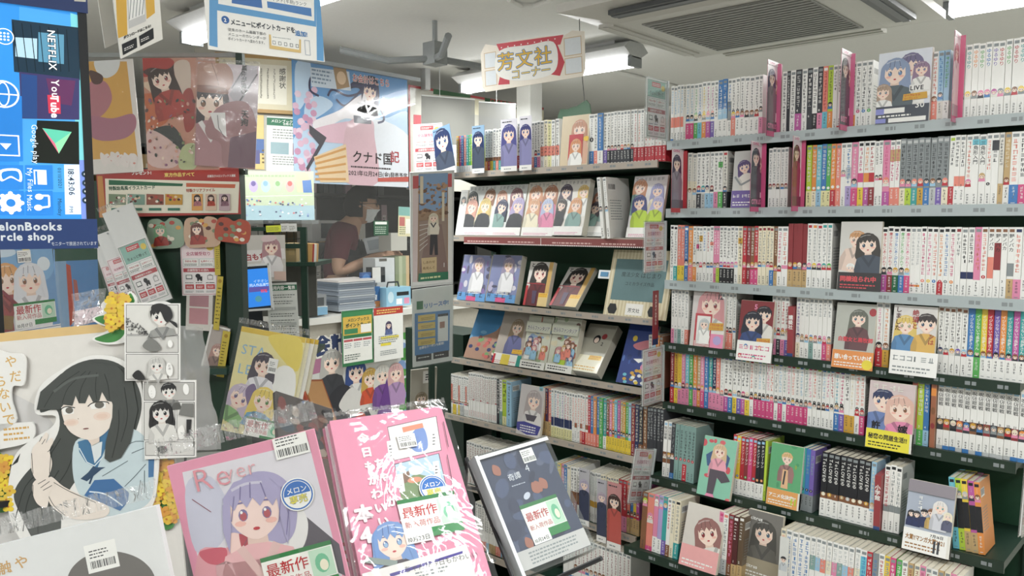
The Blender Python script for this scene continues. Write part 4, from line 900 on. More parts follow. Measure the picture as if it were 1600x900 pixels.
def tora(w, h):
    cv = cover_cv(w, h, '#d9d6d0', [(.5, .76, .3, '#3b3836', '#6e2f33', dict(long=.1, eye='dr'))], None, None, 43); cv.rect(.84 * w, .3 * h, .16 * w, .7 * h, '#d2a85e'); cv.line([(0, .5 * h), (w * .8, .5 * h)], .003, '#b23a40'); cv.text('と', .08 * w, .88 * h, .16 * w, 'k', False, .03)
    cv.rect(.6 * w, 0, .4 * w, .3 * h, '#e6c98a'); blurb(cv, .6 * w, .2 * h, .38 * w, .1 * h, 'イラストカード', '#efc23a'); cv.rect(0, 0, .1 * w, .45 * h, '#c03a40'); cv.poly([(.3 * w, .34 * h), (.5 * w, .34 * h), (.5 * w, .05 * h), (.36 * w, .05 * h)], '#5b4a63'); return cv
bface(2, 817, 853, .172, 16, tora, 'white cover with dark bob-haired girl and gold strip, standing', t=.02)
bface(2, 858, 899, .185, 42, tora, 'white cover with dark bob-haired girl and gold strip, laid back', t=.02)
def sky(w, h):
    cv = cover_cv(w, h, '#3f86bd', [], None, None, 44, marks=(6, ['#6fa8cf', '#4b93c6'])); cv.blob([(0, .38 * h), (.4 * w, .46 * h), (.8 * w, .6 * h), (w, .8 * h), (w, 0), (0, 0)], '#a5806c')
    r = random.Random(5)
    for k in range(22): cv.ell(r.uniform(.1, 1) * w, r.uniform(.05, .45) * h, .07 * w, .05 * w, r.choice(['#c0605a', '#39406c', '#e2d6c4', '#6f9a62', '#7b4a48']), 8)
    return cv
bface(3, 724, 770, .215, 26, sky, 'cover with blue sky over a crowd, leftmost on the fourth shelf')
def pale(w, h):
    cv = cover_cv(w, h, '#b3a89e', [(.6, .72, .2, '#a08a70', '#6c6fa0', dict(long=.9))], None, (.2, '#f1efe8', '', 'r'), 45); cv.rect(.3 * w, 0, .3 * w, .19 * h, '#e9cf4a'); cv.rect(.86 * w, 0, .14 * w, .2 * h, '#2f9f8e'); blurb(cv, .62 * w, .22 * h, .36 * w, .09 * h, 'イラストカード', '#efc23a'); cv.rect(0, 0, .08 * w, .18 * h, 'r'); return cv
bface(3, 768, 811, .215, 22, pale, 'soft brown cover of a long-haired girl with white and yellow band', -.012)
def kira(seed):
    def f(w, h):
        cv = cover_cv(w, h, '#cfd0bd', [], None, None, seed, marks=(30, ['#9fb08a', '#b9705e', '#8fa7c4', '#d9cfae', '#7a5c50', '#c9b7c0'])); r = random.Random(seed)
        for k in range(9): cv.girl(r.uniform(.12, .88) * w, r.uniform(.28, .58) * h, .085 * w, r.choice(['#8a5c48', '#d2a86c', '#5c6a98', '#c98a90']), r.choice(['w', 'sa', 'lb', 'lm']))
        cv.rect(0, .68 * h, w, .2 * h, '#d9dbc8'); cv.text('きららファンタジア', .05 * w, .73 * h, .15 * w, 'w', False, .09, maxw=.9 * w); cv.text('きららファンタジア', .05 * w, .73 * h, .15 * w, 'k', False, .02, maxw=.9 * w); cv.rect(0, 0, w, .14 * h, '#ecebe3'); cv.lines(.08 * w, .03 * h, .8 * w, .09 * h, 2, 'k', seed)
        return cv
    return f
bface(3, 813, 851, .205, 16, kira(46), 'green title cover crowded with small figures, left one of the pair', -.012, t=.02)
bface(3, 853, 894, .205, 16, kira(47), 'green title cover crowded with small figures, right one of the pair', -.012, t=.03)
def gold(w, h):
    cv = cover_cv(w, h, '#bcb8a8', [], None, (.34, '#f0ead0', '', 'gd'), 48); cv.ell(.5 * w, .68 * h, .12 * w, .09 * h, 'k'); cv.ell(.5 * w, .66 * h, .08 * w, .06 * h, 'skin'); cv.ell(.72 * w, .75 * h, .09 * w, .06 * h, '#b9474c'); cv.text('2', .7 * w, .56 * h, .16 * w, 'k', False, .02); blurb(cv, .5 * w, .25 * h, .44 * w, .1 * h, 'イラストカード', '#efc23a'); return cv
bface(3, 888, 932, .205, 40, gold, 'pale cover with a small portrait laid back in a stack', -.012, t=.04)
def deep(w, h):
    cv = cover_cv(w, h, '#2b428c', [], None, None, 49, marks=(9, ['#3a5aa8', '#243a7a', '#4f76c0'])); r = random.Random(3)
    cv.blob([(.3 * w, .66 * h), (.8 * w, .76 * h), (w, .7 * h), (.8 * w, .6 * h), (.45 * w, .58 * h)], '#d9808c'); cv.poly([(.4 * w, .42 * h), (.9 * w, .45 * h), (.6 * w, .36 * h)], 'w'); cv.ell(.85 * w, .3 * h, .16 * w, .07 * h, 'pk'); cv.ell(.3 * w, .76 * h, .08 * w, .05 * h, 'y')
    for k in range(18): cv.ell(r.uniform(0, 1) * w, r.uniform(.02, .25) * h, .07 * w, .05 * w, r.choice(['y', 'w', 'cy', 'gd']), 7)
    return cv
bface(3, 962, 1008, .215, 24, deep, 'deep blue cover with pink and yellow flecks, rightmost face-out')
# -- shop blackboard
z, Y = RB[2]; w = Xat(1038, Y - .02, z) - Xat(942, Y - .02, z); h = .235
cv = CV(w, h, '#ded3b4')
for k in range(18): cv.rect(w * k / 18, 0, w / 36, h, '#cdbf99')
cv.rect(.08 * w, .24 * h, .84 * w, .62 * h, '#5f7f82'); cv.text('芳文社', .38 * w, .06 * h, .07 * w, 'k', False, .0)
cv.rect(.36 * w, .03 * h, .28 * w, .17 * h, '#e9e6df'); cv.text('芳文社', .4 * w, .075 * h, .065 * w, 'k', False, .01)
cv.text('魔法少女', .2 * w, .6 * h, .075 * w, '#2c3c40', False, .0); cv.text('はじまり', .52 * w, .59 * h, .085 * w, '#2c3c40', False, .0); cv.text('コミカライズ作品', .28 * w, .47 * h, .06 * w, '#2c3c40', False, .0)
for x in (.14, .8): cv.poly([((x - .08) * w, .1 * h), ((x - .05) * w, .03 * h), ((x + .05) * w, .03 * h), ((x + .08) * w, .1 * h), ((x + .05) * w, .18 * h), ((x - .05) * w, .18 * h)], '#232526')
e = empty('display_board', M=leanM(942, Y - .02, z + .001, 16)); tag(e, 'striped cream board with grey-green chalk panel on the middle bookcase', 'board')
MB().box(0, w, 0, h, -.012, 0, '#d6caa6').canvas(cv, Matrix.Identity(4)).build('board_panel', PAPER, e)
MB().box(-.05, 0, .55 * h, .68 * h, -.01, -.002, '#e4e8ea').box(-.04, -.008, .58 * h, .65 * h, -.001, .0, '#4f8cb8').build('hanging_tag', PLAST, e)
# brown title strip with white teeth along the second shelf
x0, x1 = Xat(731, YA, 1.45), XB1 - .02; z, Y = RB[1]
cv = CV(x1 - x0, .028, '#8e4a48'); cv.rect((x1 - x0) * .46, 0, .002, .028, 'w')
for k in range(4): cv.lines(.02 + k * (x1 - x0) / 4, .006, (x1 - x0) / 4 - .04, .014, 1, '#d9b2ac', k, .35)
for k in range(int((x1 - x0) / .008)): cv.poly([(k * .008, 0), (k * .008 + .005, 0), (k * .008 + .005, .004), (k * .008, .004)], 'w', True)
tag(MB().box(0, x1 - x0, 0, .001, 0, .028, '#8e4a48').canvas(cv, MSP).build('title_strip', PAPER, None, Matrix.Translation((x0, Y - .0225, z - .03))), 'brown paper title strip along the middle bookcase second shelf', 'strip')
# -- character cards between the middle bookcase volumes
def bcard(px0, px1, row, h, hair, cloth, bg, label, dz=-.006, yoff=-.03, roll=0):
    z, Y = RB[row]; x = Xat(px0, Y + yoff, z + .08); w = Xat(px1, Y + yoff, z + .08) - x
    cv = CV(w, h, bg); cv.girl(w * .5, h * .72, w * .38, hair, cloth, None, 1.4, down=9); cv.rect(0, 0, w, h * .1, '#eceae6'); cv.lines(w * .2, h * .03, w * .6, h * .04, 1, 'g', 1); cv.lines(w * .1, h * .93, w * .6, h * .04, 1, 'dk', 2)
    o = MB().box(0, w, -.0012, 0, 0, h, bg).canvas(cv, Matrix.Translation((0, -.0012, 0)) @ MSP).build('character_card', GLOSSY, None, Matrix.Translation((x, Y + yoff, z + dz)) @ Matrix.Rotation(math.radians(roll), 4, 'Y')); tag(o, label, 'card', 'character cards on the middle bookcase')
bcard(684, 713, 0, .19, '#33406a', '#4a5468', '#7fa2c8', 'blue card with dark-haired figure tipped over the left end of top shelf', -.012, -.06, -11)
bcard(738, 757, 0, .185, '#33406a', '#4a5468', '#8fb2d2', 'blue card with dark-haired figure standing on the middle bookcase top shelf')
bcard(783, 808, 0, .196, '#5a5a9a', '#8c8ab8', '#e3e0ea', 'left violet card of the pair on the middle bookcase top shelf')
bcard(812, 831, 0, .2, '#4a4a86', '#8c8ab8', '#e3e0ea', 'right violet card of the pair on the middle bookcase top shelf')
bcard(905, 921, 5, .2, '#b3aac2', '#39405c', '#b9b7be', 'card with grey-haired girl in navy vest beside the clear case')
bcard(933, 948, 5, .215, '#b3a2b2', '#39405c', '#b5b2ba', 'card with grey-haired girl in navy vest left of the red-dressed card', -.035, -.05)
bcard(949, 971, 5, .225, '#4a3432', '#c9554c', '#c98a8a', 'card with dark-haired girl in red and white on the sixth shelf', -.04, -.06)
def beige(w, h):
    cv = cover_cv(w, h, '#d8c4a2', [(.65, .72, .24, '#c98f72', '#d9a88c', dict(long=1.0))], None, None, 60); cv.rect(.3 * w, 0, .5 * w, .62 * h, '#c9303c'); cv.girl(.56 * w, .4 * h, .17 * w, '#dd8f5c', 'w'); cv.ell(.92 * w, .52 * h, .1 * w, .05 * h, '#f0c22e'); return cv
bface(0, 874, 917, .18, 6, beige, 'beige face-out cover with red card on the middle bookcase top shelf', -.01)
def wolf(w, h):
    cv = cover_cv(w, h, '#c9c3c2', [(.6, .72, .28, '#b3a7a6', '#e3dedb', dict(long=.8))], None, None, 61); cv.poly([(.3 * w, .42 * h), (.8 * w, .42 * h), (.7 * w, .3 * h), (.4 * w, .3 * h)], '#5a5560'); cv.poly([(-.1 * w, .22 * h), (.3 * w, .27 * h), (w, .23 * h), (.9 * w, .05 * h), (.45 * w, .02 * h), (.05 * w, .08 * h)], '#4a4a9a'); cv.lines(.15 * w, .06 * h, .7 * w, .15 * h, 3, 'w', 4); return cv
bface(4, 806, 843, .188, 10, wolf, 'pale cover with purple speech blurb on the middle bookcase fifth shelf', -.03, dz=-.01)
z, Y = RB[3]
for k, c in enumerate(('ow', 'lb', 'o', 'br')):
    p0 = 1006 + k * 5.6
    x = Xat(p0, Y, z + .1); book(Matrix.Translation((x, Y + .03, z)), Xat(p0 + 5.4, Y, z + .1) - x, .18, .118, S(c, None, title=9, tc='w' if k else 'g'), 0, '%s comic upright at the right end of the middle bookcase fourth shelf' % CN[c], 'comics on the fourth shelf of the middle bookcase', 800 + k)
# -- hanging scalloped publisher sign
M = pnp([(748, 72), (916, 42), (914, 122), (756, 143)], .42, .183) @ Matrix.Diagonal((.677, .677, .677, 1))
out = [(.0, .03), (.02, .0), (.6, .01), (.615, .05), (.62, .25), (.55, .265), (.5, .245), (.38, .26), (.2, .265), (.1, .25), (.03, .27), (0, .22)]
cv = CV(.62, .27, None); cv.poly(out, '#efe6d8')
for x0_, y0_, w_, h_ in ((.02, .03, .075, .09), (.02, .13, .075, .09), (.5, .03, .1, .09), (.5, .13, .1, .1)): cv.rect(x0_, y0_, w_, h_, '#dfe5ea'); cv.frame(x0_, y0_, w_, h_, .004, '#d3b78e')
cv.poly([(.1, .26), (.5, .25), (.48, .2), (.12, .21)], '#d8525e'); cv.poly([(.1, .03), (.17, .025), (.17, .1), (.12, .1)], '#cf4452'); cv.poly([(.4, .05), (.47, .03), (.5, .1), (.46, .21), (.4, .2)], '#cf4452')
for k in range(9): cv.ell(.13 + .04 * k, .235, .004, .004, 'w', 8)
cv.blob([(.09, .1), (.12, .22), (.3, .225), (.44, .22), (.46, .1), (.4, .04), (.2, .04)], '#f2f1ec')
for k, ch in enumerate('芳文社'):
    cv.text(ch, .1 + k * .112, .115, .105, '#5a86b8', False, .05); cv.text(ch, .1 + k * .112, .115, .105, '#e3b53c', False, .012)
cv.text('コーナー', .18, .052, .06, '#5a86b8', False, .06); cv.text('コーナー', .18, .052, .06, '#e9c860', False, .015)
e = empty('hanging_sign', M=M); tag(e, 'scalloped sign with yellow characters and red curtain hung over the bookcase', 'sign')
MB().hull(out, .004, '#efe6d8').canvas(cv, Matrix.Identity(4)).build('sign_panel', PAPER, e)
Mi = M.inverted()
MB().tube([Mi @ atd(905, 22, 2.95), Mi @ atd(907, 90, 2.95), Mi @ atd(915, 176, 2.97)], .0022, '#26282a', 6).build('hanging_cord', PLAST, e)
bpy.context.view_layer.update()
# ================================================================== left side: surveyed sheets, signs and the foreground display
def onplane(M, dz=0.0):
    n = Vector(M.col[2][:3]); o = M.translation + n * dz; Mi = M.inverted()
    def P(px, py):
        d = ray(px, py); t = (o - EYE).dot(n) / d.dot(n); q = Mi @ (EYE + d * t); return (q.x, q.y)
    return P
def film(parent, w, h, mx=.006, top=.0, seed=0, amp=.0016, z=.004, mat=None, nx=16, ny=20, name='clear_sleeve'):
    r = random.Random(seed); ph = [r.uniform(0, 6.28) for _ in range(8)]
    def zf(x, y): return z + amp * (math.sin(x * 55 + y * 22 + ph[0]) * .5 + math.sin(x * 21 - y * 47 + ph[1]) * .6 + math.sin(x * 130 + ph[2] + 9 * y) * .25 + math.sin(y * 110 + ph[3] - 40 * x) * .3)
    V = []; Fs = []
    for j in range(ny + 1):
        for i in range(nx + 1):
            x = -mx + (w + 2 * mx) * i / nx; y = -mx + (h + mx + top) * j / ny; V.append((x, y, zf(x, y)))
    for j in range(ny):
        for i in range(nx): a = j * (nx + 1) + i; Fs.append((a, a + 1, a + nx + 2, a + nx + 1))
    me = bpy.data.meshes.new(name); me.from_pydata(V, [], Fs); me.polygons.foreach_set('use_smooth', [True] * len(Fs)); me.materials.append(mat or FILM)
    o = link(name, me, parent)
    if top:
        f = MB()
        for i in range(40):
            x0, x1 = -mx + (w + 2 * mx) * i / 40, -mx + (w + 2 * mx) * (i + 1) / 40; y0, y1 = h + top * .35, h + top * r.uniform(.95, 1.1)
            zz = [z + r.uniform(-.003, .004) for _ in range(4)]; f.face([(x0, y0, zz[0]), (x1, y0, zz[1]), (x1, y1, zz[2]), (x0, y1, zz[3])], 'w')
        f.build('crinkled_flap', CRINK, o)
    return o
def sheet(name, corners, w, h, label, cat, draw=None, bg='w', t=.0015, mat=None, group=None, guess=None, back=None, M=None):
    M = M or pnp(corners, w, h, guess); cv = CV(w, h, bg)
    if draw: draw(cv, onplane(M))
    o = MB().box(0, w, 0, h, -t, 0, back or bg or 'w').canvas(cv, Matrix.Identity(4)).build(name, mat or PAPER, None, M); tag(o, label, cat, group)
    if name == 'art_booklet': easel(o, M, w, h, t)
    return o, M
def easel(o, M, w, h, t, z0=None):
    z0 = TZ if z0 is None else z0; Mi = M.inverted()
    a = M @ Vector((w * .5, h * .6, -t - .03)); g = Vector((a.x, a.y, z0)); bz = M @ Vector((w * .5, 0, -t)); 
    if a.z - z0 > .02: MB().tube([Mi @ (M @ Vector((w * .5, h * .6, -t + .001))), Mi @ a, Mi @ g], .003, '#2a2c2e', 6).build('easel', PAINT, o)
def flatM(Mpl, dz, TL, TR, BR, BL):
    P = onplane(Mpl, dz); a, b_, c, d_ = [Vector(P(*p)) for p in (BL, BR, TR, TL)]
    x = ((b_ - a) + (c - d_)) / 2; w = x.length; h = ((d_ - a).length + (c - b_).length) / 2
    return Mpl @ Matrix.Translation((a.x, a.y, dz)) @ Matrix.Rotation(math.atan2(x.y, x.x), 4, 'Z'), w, h
Mr = facing(374, 272, 2.42, 0)      # plane of the left rack
def rsheet(name, corners, label, cat, draw, bg, dz, **kw):
    M, w, h = flatM(kw.pop('plane', Mr), dz, *corners); return sheet(name, None, w, h, label, cat, draw, bg, M=M, **kw) + (w, h)
def pp(P, *pts): return [P(*p) for p in pts]
def new_tag(cv, x, y, w, h, date=None, seed=0):
    """the green-edged 'newest work' sticker"""
    cv.rect(x, y, w, h, '#f2f0ea'); cv.rect(x, y + h * .9, w, h * .1, '#2f7f43'); cv.rect(x + w * .45, y, w * .55, h * .22, '#2f8a48'); cv.rect(x + w * .66, y + h * .24, w * .32, h * .64, '#bfe0c6'); cv.ell(x + w * .82, y + h * .55, w * .1, h * .22, '#6cbf94'); cv.ell(x + w * .84, y + h * .5, w * .06, h * .13, '#f3ead0')
    cv.text('最新作', x + w * .04, y + h * .55, w * .2, 'w', False, .05); cv.text('最新作', x + w * .04, y + h * .55, w * .2, '#c22a2e', False, .02); cv.text('新入荷作品', x + w * .04, y + h * .3, w * .12, '#c9555a', False, .0)
    if date: cv.rect(x, y - h * .08, w * .46, h * .3, 'w'); cv.text(date, x + w * .02, y - h * .03, w * .095, 'k', False, .02)
def price(cv, x, y, w, h, seed=1): barcode(cv, x, y, w, h * .45, random.Random(seed)); cv.rect(x, y + h * .4, w, h * .6, 'w'); cv.lines(x + w * .08, y + h * .5, w * .7, h * .4, 3, 'k', seed, .35)
def excl(cv, x, y, r):
    cv.ell(x, y, r, r, 'w', 28); cv.ell(x, y, r * .93, r * .93, '#2f6fc4', 28); cv.ell(x, y, r * .84, r * .84, 'w', 28); cv.poly([(x + r * .8 * math.cos(a), y + r * .8 * math.sin(a)) for a in [math.pi * k / 14 for k in range(15)]], '#2f6fc4')
    cv.text('メロン', x - r * .62, y + r * .12, r * .42, 'w', False, .02); cv.text('専売', x - r * .55, y - r * .5, r * .55, '#3a63a8', False, .04); cv.text('専売', x - r * .55, y - r * .5, r * .55, '#f2e33a', False, .012)

# -- display table that carries the foreground
e = empty('display_table', (0, 0, 0)); tag(e, 'low white display table carrying the foreground booklets', 'table')
TZ = .86
MB().hull([(-2.25, -.35), (-.78, -.35), (-.85, .75), (-1.08, 1.0), (-1.3, 1.1), (-1.6, 1.2), (-2.0, 1.12), (-2.25, .8)], .03, '#8f8e88', Matrix.Translation((0, 0, TZ))).build('table_top', PLAST, e)
for x, y in ((-2.15, -.25), (-.9, -.25), (-2.1, .8), (-1.25, .95)): MB().box(x - .03, x + .03, y - .03, y + .03, 0, TZ - .03, '#3a4a42').build('leg', PAINT, e)
MB().box(-2.15, -1.25, -.3, .8, .18, .2, '#2b4a3a').build('lower_shelf', PAINT, e)

# -- upright monitor
M = facing(151, 384, 1.35, 33); P = onplane(M, .001)
W_, H_ = .34, .56
mon = empty('monitor', M=M); tag(mon, 'portrait monitor with blue tiled app screen and black bezel', 'monitor')
b = MB().box(-W_, 0, 0, H_, -.045, -.002, '#17191c').box(-W_, -W_ + .014, 0, H_, -.002, .002, '#1d1f23').box(-.0135, 0, 0, H_, -.002, .002, '#1d1f23').box(-W_, 0, 0, .014, -.002, .002, '#1d1f23').box(-W_, 0, H_ - .014, H_, -.002, .002, '#1d1f23').build('bezel', PLAST, mon)
class OCV(CV): pass
cv = CV(W_, H_, None); cv.T = lambda p: (p[0] + W_, p[1])
q = lambda *pts: [P(*p) for p in pts]
cv.rect(-W_ + .014, .014, W_ - .028, H_ - .028, '#2b86d6')
cv.poly(q((30, 10), (130, 26), (131, 300), (30, 300)), '#3f95d8'); cv.poly(q((110, 20), (137, 28), (146, 300), (122, 300)), '#6cc0c8'); cv.poly(q((122, 250), (146, 250), (150, 345), (128, 345)), '#6f86cf')
cv.poly(q((18, 30), (124, 43), (125, 125), (22, 112)), '#1d3242'); cv.poly(q((24, 58), (58, 60), (58, 92), (24, 88)), '#9fc0d2'); cv.poly(q((60, 50), (100, 54), (100, 100), (60, 96)), '#4f87a4')
for k in range(7): cv.line(q((20 + 14 * k, 34 + 2 * k), (30 + 13 * k, 112)), .0012, '#14222c')
cv.poly(q((30, 112), (124, 123), (124, 187), (33, 185)), '#3a3560'); cv.poly(q((33, 115), (58, 118), (58, 185), (34, 184)), '#26447c'); cv.poly(q((72, 122), (118, 126), (112, 165), (80, 160)), '#5a2f55')
cv.poly(q((58, 188), (123, 190), (124, 257), (50, 254)), '#1b1f1c'); cv.poly(q((66, 200), (112, 206), (86, 224)), '#52b89a'); cv.poly(q((66, 200), (86, 224), (92, 240)), '#d8607a'); cv.poly(q((112, 206), (86, 224), (92, 240)), '#7fcf9a')
for a in (((0, 150), (34, 150), (36, 252), (0, 252)), ((0, 258), (36, 258), (37, 296), (0, 296)), ((39, 258), (82, 258), (83, 296), (40, 296)), ((0, 298), (37, 298), (38, 336), (0, 336)), ((40, 298), (82, 298), (83, 336), (41, 336))): cv.poly(q(*a), '#2478cc')
cv.poly(q((100, 257), (124, 257), (127, 335), (102, 335)), '#c6d8ee')
def vt(st, px, py, size, c, bold=.02):
    x, y = P(px, py); cv.text(st, x, y, size, c, False, bold, rot=-math.pi / 2)
vt('NETFLIX', 74, 46, .0155, '#1a2630', .06); vt('NETFLIX', 74, 46, .0155, '#f0f2f2', .02); cv.poly(q((74, 148), (94, 150), (95, 178), (76, 177)), '#c2344a'); vt('You', 80, 124, .016, 'w'); vt('Tube', 79, 149, .016, 'w', .03)
vt('Google play', 49, 194, .012, '#d8e6f0', 0); vt('My Files', 42, 262, .011, '#dbe8f4', 0); vt('Music', 42, 304, .011, '#dbe8f4', 0); vt('18:43:06', 106, 262, .0125, '#2a3440', .02); vt('01/11/2021', 90, 262, .0075, '#26404c', 0); vt('Monday', 90, 310, .0085, '#26404c', 0); vt('PM', 108, 322, .008, '#4a5a68', 0)
for px, py in ((133, 272), (134, 286), (134, 299), (134, 313)): x, y = P(px, py); cv.ell(x, y, .0055, .0055, '#25384a'); cv.ell(x, y, .002, .002, 'w')
x, y = P(5, 147); cv.ell(x, y, .022, .022, 'w', 24); cv.ell(x, y, .0195, .0195, '#2478cc', 24); cv.ell(x, y, .009, .0195, 'w', 20); cv.ell(x, y, .007, .0175, '#2478cc', 20); cv.rect(x - .02, y - .001, .04, .002, 'w')
x, y = P(7, 57); cv.ell(x, y, .013, .013, 'w', 24); cv.ell(x, y, .0115, .0115, '#2b86d6', 24)
for i in range(3):
    for j in range(3): cv.ell(x - .005 + i * .005, y - .005 + j * .005, .0017, .0017, 'w', 8)
x, y = P(17, 317); cv.ell(x, y, .015, .015, 'w', 20); [cv.ell(x + .0155 * math.cos(k * .785), y + .0155 * math.sin(k * .785), .0035, .0035, 'w', 8) for k in range(8)]; cv.ell(x, y, .0065, .0065, '#2478cc')
x, y = P(17, 274); cv.blob([(x - .014, y + .008), (x + .012, y + .01), (x + .014, y - .01), (x, y - .004), (x - .014, y - .01)], 'w'); cv.blob([(x - .011, y + .005), (x + .009, y + .007), (x + .011, y - .007), (x, y - .001), (x - .011, y - .007)], '#2478cc')
x, y = P(64, 277); cv.rect(x - .01, y - .012, .018, .024, 'w'); cv.rect(x - .008, y - .012, .003, .022, '#2478cc')
x, y = P(66, 317); cv.ell(x - .006, y - .008, .006, .005, 'w'); cv.ell(x - .004, y + .01, .006, .005, 'w'); cv.line([(x - .002, y - .008), (x + .01, y - .006), (x + .01, y + .012), (x, y + .012)], .003, 'w')
x, y = P(8, 230); cv.frame(x - .02, y - .014, .04, .034, .002, 'w'); cv.poly([(x - .007, y + .006), (x + .009, y + .006), (x + .001, y - .004)], 'w')
MB().box(-W_ + .014, -.0135, .014, H_ - .014, -.002, -.0005, '#1c4f86').canvas(cv, Matrix.Translation((-W_, 0, -.0004))).build('screen', SCREEN, mon)
MB().box(-.2, -.14, -.41, 0, -.04, -.02, '#1d1f22').box(-.3, -.05, -.415, -.405, -.16, .06, '#1d1f22').build('stand', PLAST, mon)
cv = CV(W_ + .004, .05, '#24407c'); P2 = onplane(M @ Matrix.Translation((-W_ - .002, -.004, .003)))
x, y = P2(-20, 360); cv.text('MelonBooks', x, y, .0185, '#dfe6ee', False, .035); x, y = P2(-20, 376); cv.text('Circle shop', x, y, .0175, '#dfe6ee', False, .035); x, y = P2(80, 383.5); cv.text('モニターで放送されています', x, y, .0073, '#dfe6ee', False, .0, sx=.72)
tag(MB().box(0, W_ + .004, 0, .05, -.001, 0, '#24407c').canvas(cv, Matrix.Identity(4)).build('shop_label', PAPER, None, M @ Matrix.Translation((-W_ - .002, -.004, .0035))), 'dark blue label reading Circle shop along the monitor bottom', 'label')
ML = M @ Matrix.Translation((-W_ - .002, .391, .0035)); P2 = onplane(ML); cv = CV(W_ + .004, .08, '#2a3c70'); x, y = P2(-22, 17); cv.text('作品【専売】ポスター', x, y, .017, '#e6e8ec', False, .02, sx=.86)
cv.poly([P2(116, 2), P2(134, 3), P2(134, -20), P2(116, -22)], '#c9c4ba')
tag(MB().box(0, W_ + .004, 0, .08, -.001, 0, '#2a3c70').canvas(cv, Matrix.Identity(4)).build('poster_label', PAPER, None, ML), 'dark blue label about exclusive posters along the monitor top', 'label')

# -- hanging leaflets and the blue menu poster overhead
def d(cv, P):
    cv.rect(0, 0, cv.w, cv.h, '#e9e7e0'); cv.poly(pp(P, (184, 0), (190, 90), (176, 0)), '#e6e3da'); cv.poly(pp(P, (180, -20), (197, -20), (199, 54), (184, 60)), '#dfae48'); cv.poly(pp(P, (226, -20), (240, -20), (242, 20), (229, 30)), '#dfae48')
    cv.poly(pp(P, (198, -20), (226, -20), (228, 33), (201, 45)), '#c9c9c8'); cv.poly(pp(P, (200, -10), (224, -14), (226, 22), (202, 32)), '#f0f0ee')
    for k in range(5): cv.line(pp(P, (202 + 5 * k, 30 - 2 * k), (205 + 5 * k, -8)), .0012, 'g')
    x, y = P(193, 61); cv.text('ダウンロードはこちら!', x, y, .0055, 'k', False, .04, sx=.85)
    cv.poly(pp(P, (190, 69), (213, 58), (214, 74), (192, 86)), '#2c3034'); cv.poly(pp(P, (217, 56), (239, 43), (240, 60), (219, 72)), '#2c3034'); cv.lines(*P(194, 80), .018, .006, 2, 'w', 1); cv.lines(*P(220, 66), .016, .006, 2, 'w', 1)
o, M1 = sheet('hanging_leaflet', [(172, -40), (244, -62), (254, 58), (189, 95)], .075, .13, 'white and gold download leaflet hanging from the ceiling beside the monitor', 'leaflet', d, '#e9e7e0')
MB().tube([(.03, .13, -.01), (.03, .4, -.01)], .0012, '#c9caca', 5).build('string', PLAST, o)
MB().box(.0752, .0757, .0, .128, -.03, 0, '#d9d5c6').box(0, .075, 0, .128, -.031, -.03, '#e2dfd6').build('back_leaf', PAPER, o)
def d(cv, P):
    cv.rect(0, 0, cv.w, cv.h, '#eceae5'); b_ = '#5b9bd0'
    cv.poly(pp(P, (327, -80), (338, -80), (340, 74), (327, 71)), b_); cv.poly(pp(P, (493, -80), (503, -60), (506, 96), (495, 94)), b_); cv.poly(pp(P, (338, 4), (494, 32), (494, 42), (338, 16)), b_); cv.poly(pp(P, (336, -80), (494, -60), (494, 36), (338, 8)), b_)
    cv.poly(pp(P, (340, -60), (490, -40), (491, 33), (341, 6)), '#eceae5'); cv.poly(pp(P, (362, -10), (408, -4), (410, 13), (362, 5)), '#3f6fb4'); cv.poly(pp(P, (417, 2), (486, 13), (487, 26), (418, 12)), '#4a7fc0'); cv.poly(pp(P, (417, -8), (486, 4), (486, 12), (417, 1)), 'w'); x, y = P(424, 1); cv.text('イント(半期)ランク', x, y, .0085, '#2a3a50', False, .0, maxw=.08)
    x, y = P(352, 31); cv.ell(x, y, .0075, .0075, '#2f62a8', 18); cv.text('2', x - .003, y - .004, .01, 'w', False, .03)
    x, y = P(360, 38); cv.text('メニューにポイントカードを', x, y, .0128, '#2b3340', False, .03, maxw=.13); x, y = P(461, 55); cv.text('追加!', x, y, .0118, '#3f7fc0', False, .03)
    for k in range(4): x, y = P(356, 48 + 7.2 * k); cv.text(('従来のホーム画面下部の', 'メニューのカレンダーが', 'ポイントカードへ変わります。', '')[k], x, y, .0068, '#3b4048', False, .0, maxw=.075)
    cv.poly(pp(P, (420, 54), (470, 62), (470, 83), (421, 76)), '#d9b770'); cv.poly(pp(P, (423, 52), (467, 60), (467, 78), (424, 71)), '#ecebe6'); cv.lines(*P(426, 59), .05, .003, 1, 'g', 1)
    for k in range(5): x, y = P(428 + 9 * k, 67 + 1.4 * k); cv.frame(x - .003, y - .003, .006, .007, .0008, 'dk')
    cv.frame(*P(477, 86), .011, .03, .0006, '#4a6fa0')
o, M2 = sheet('menu_poster', [(312, -110), (492, -78), (509, 100), (324, 75)], .235, .225, 'white and blue point card instruction poster hanging at the top', 'poster', d, '#eceae5')
for x in (.03, .2): MB().tube([(x, .225, -.001), (x, .5, -.05)], .001, '#c9caca', 5).build('string', PLAST, o)

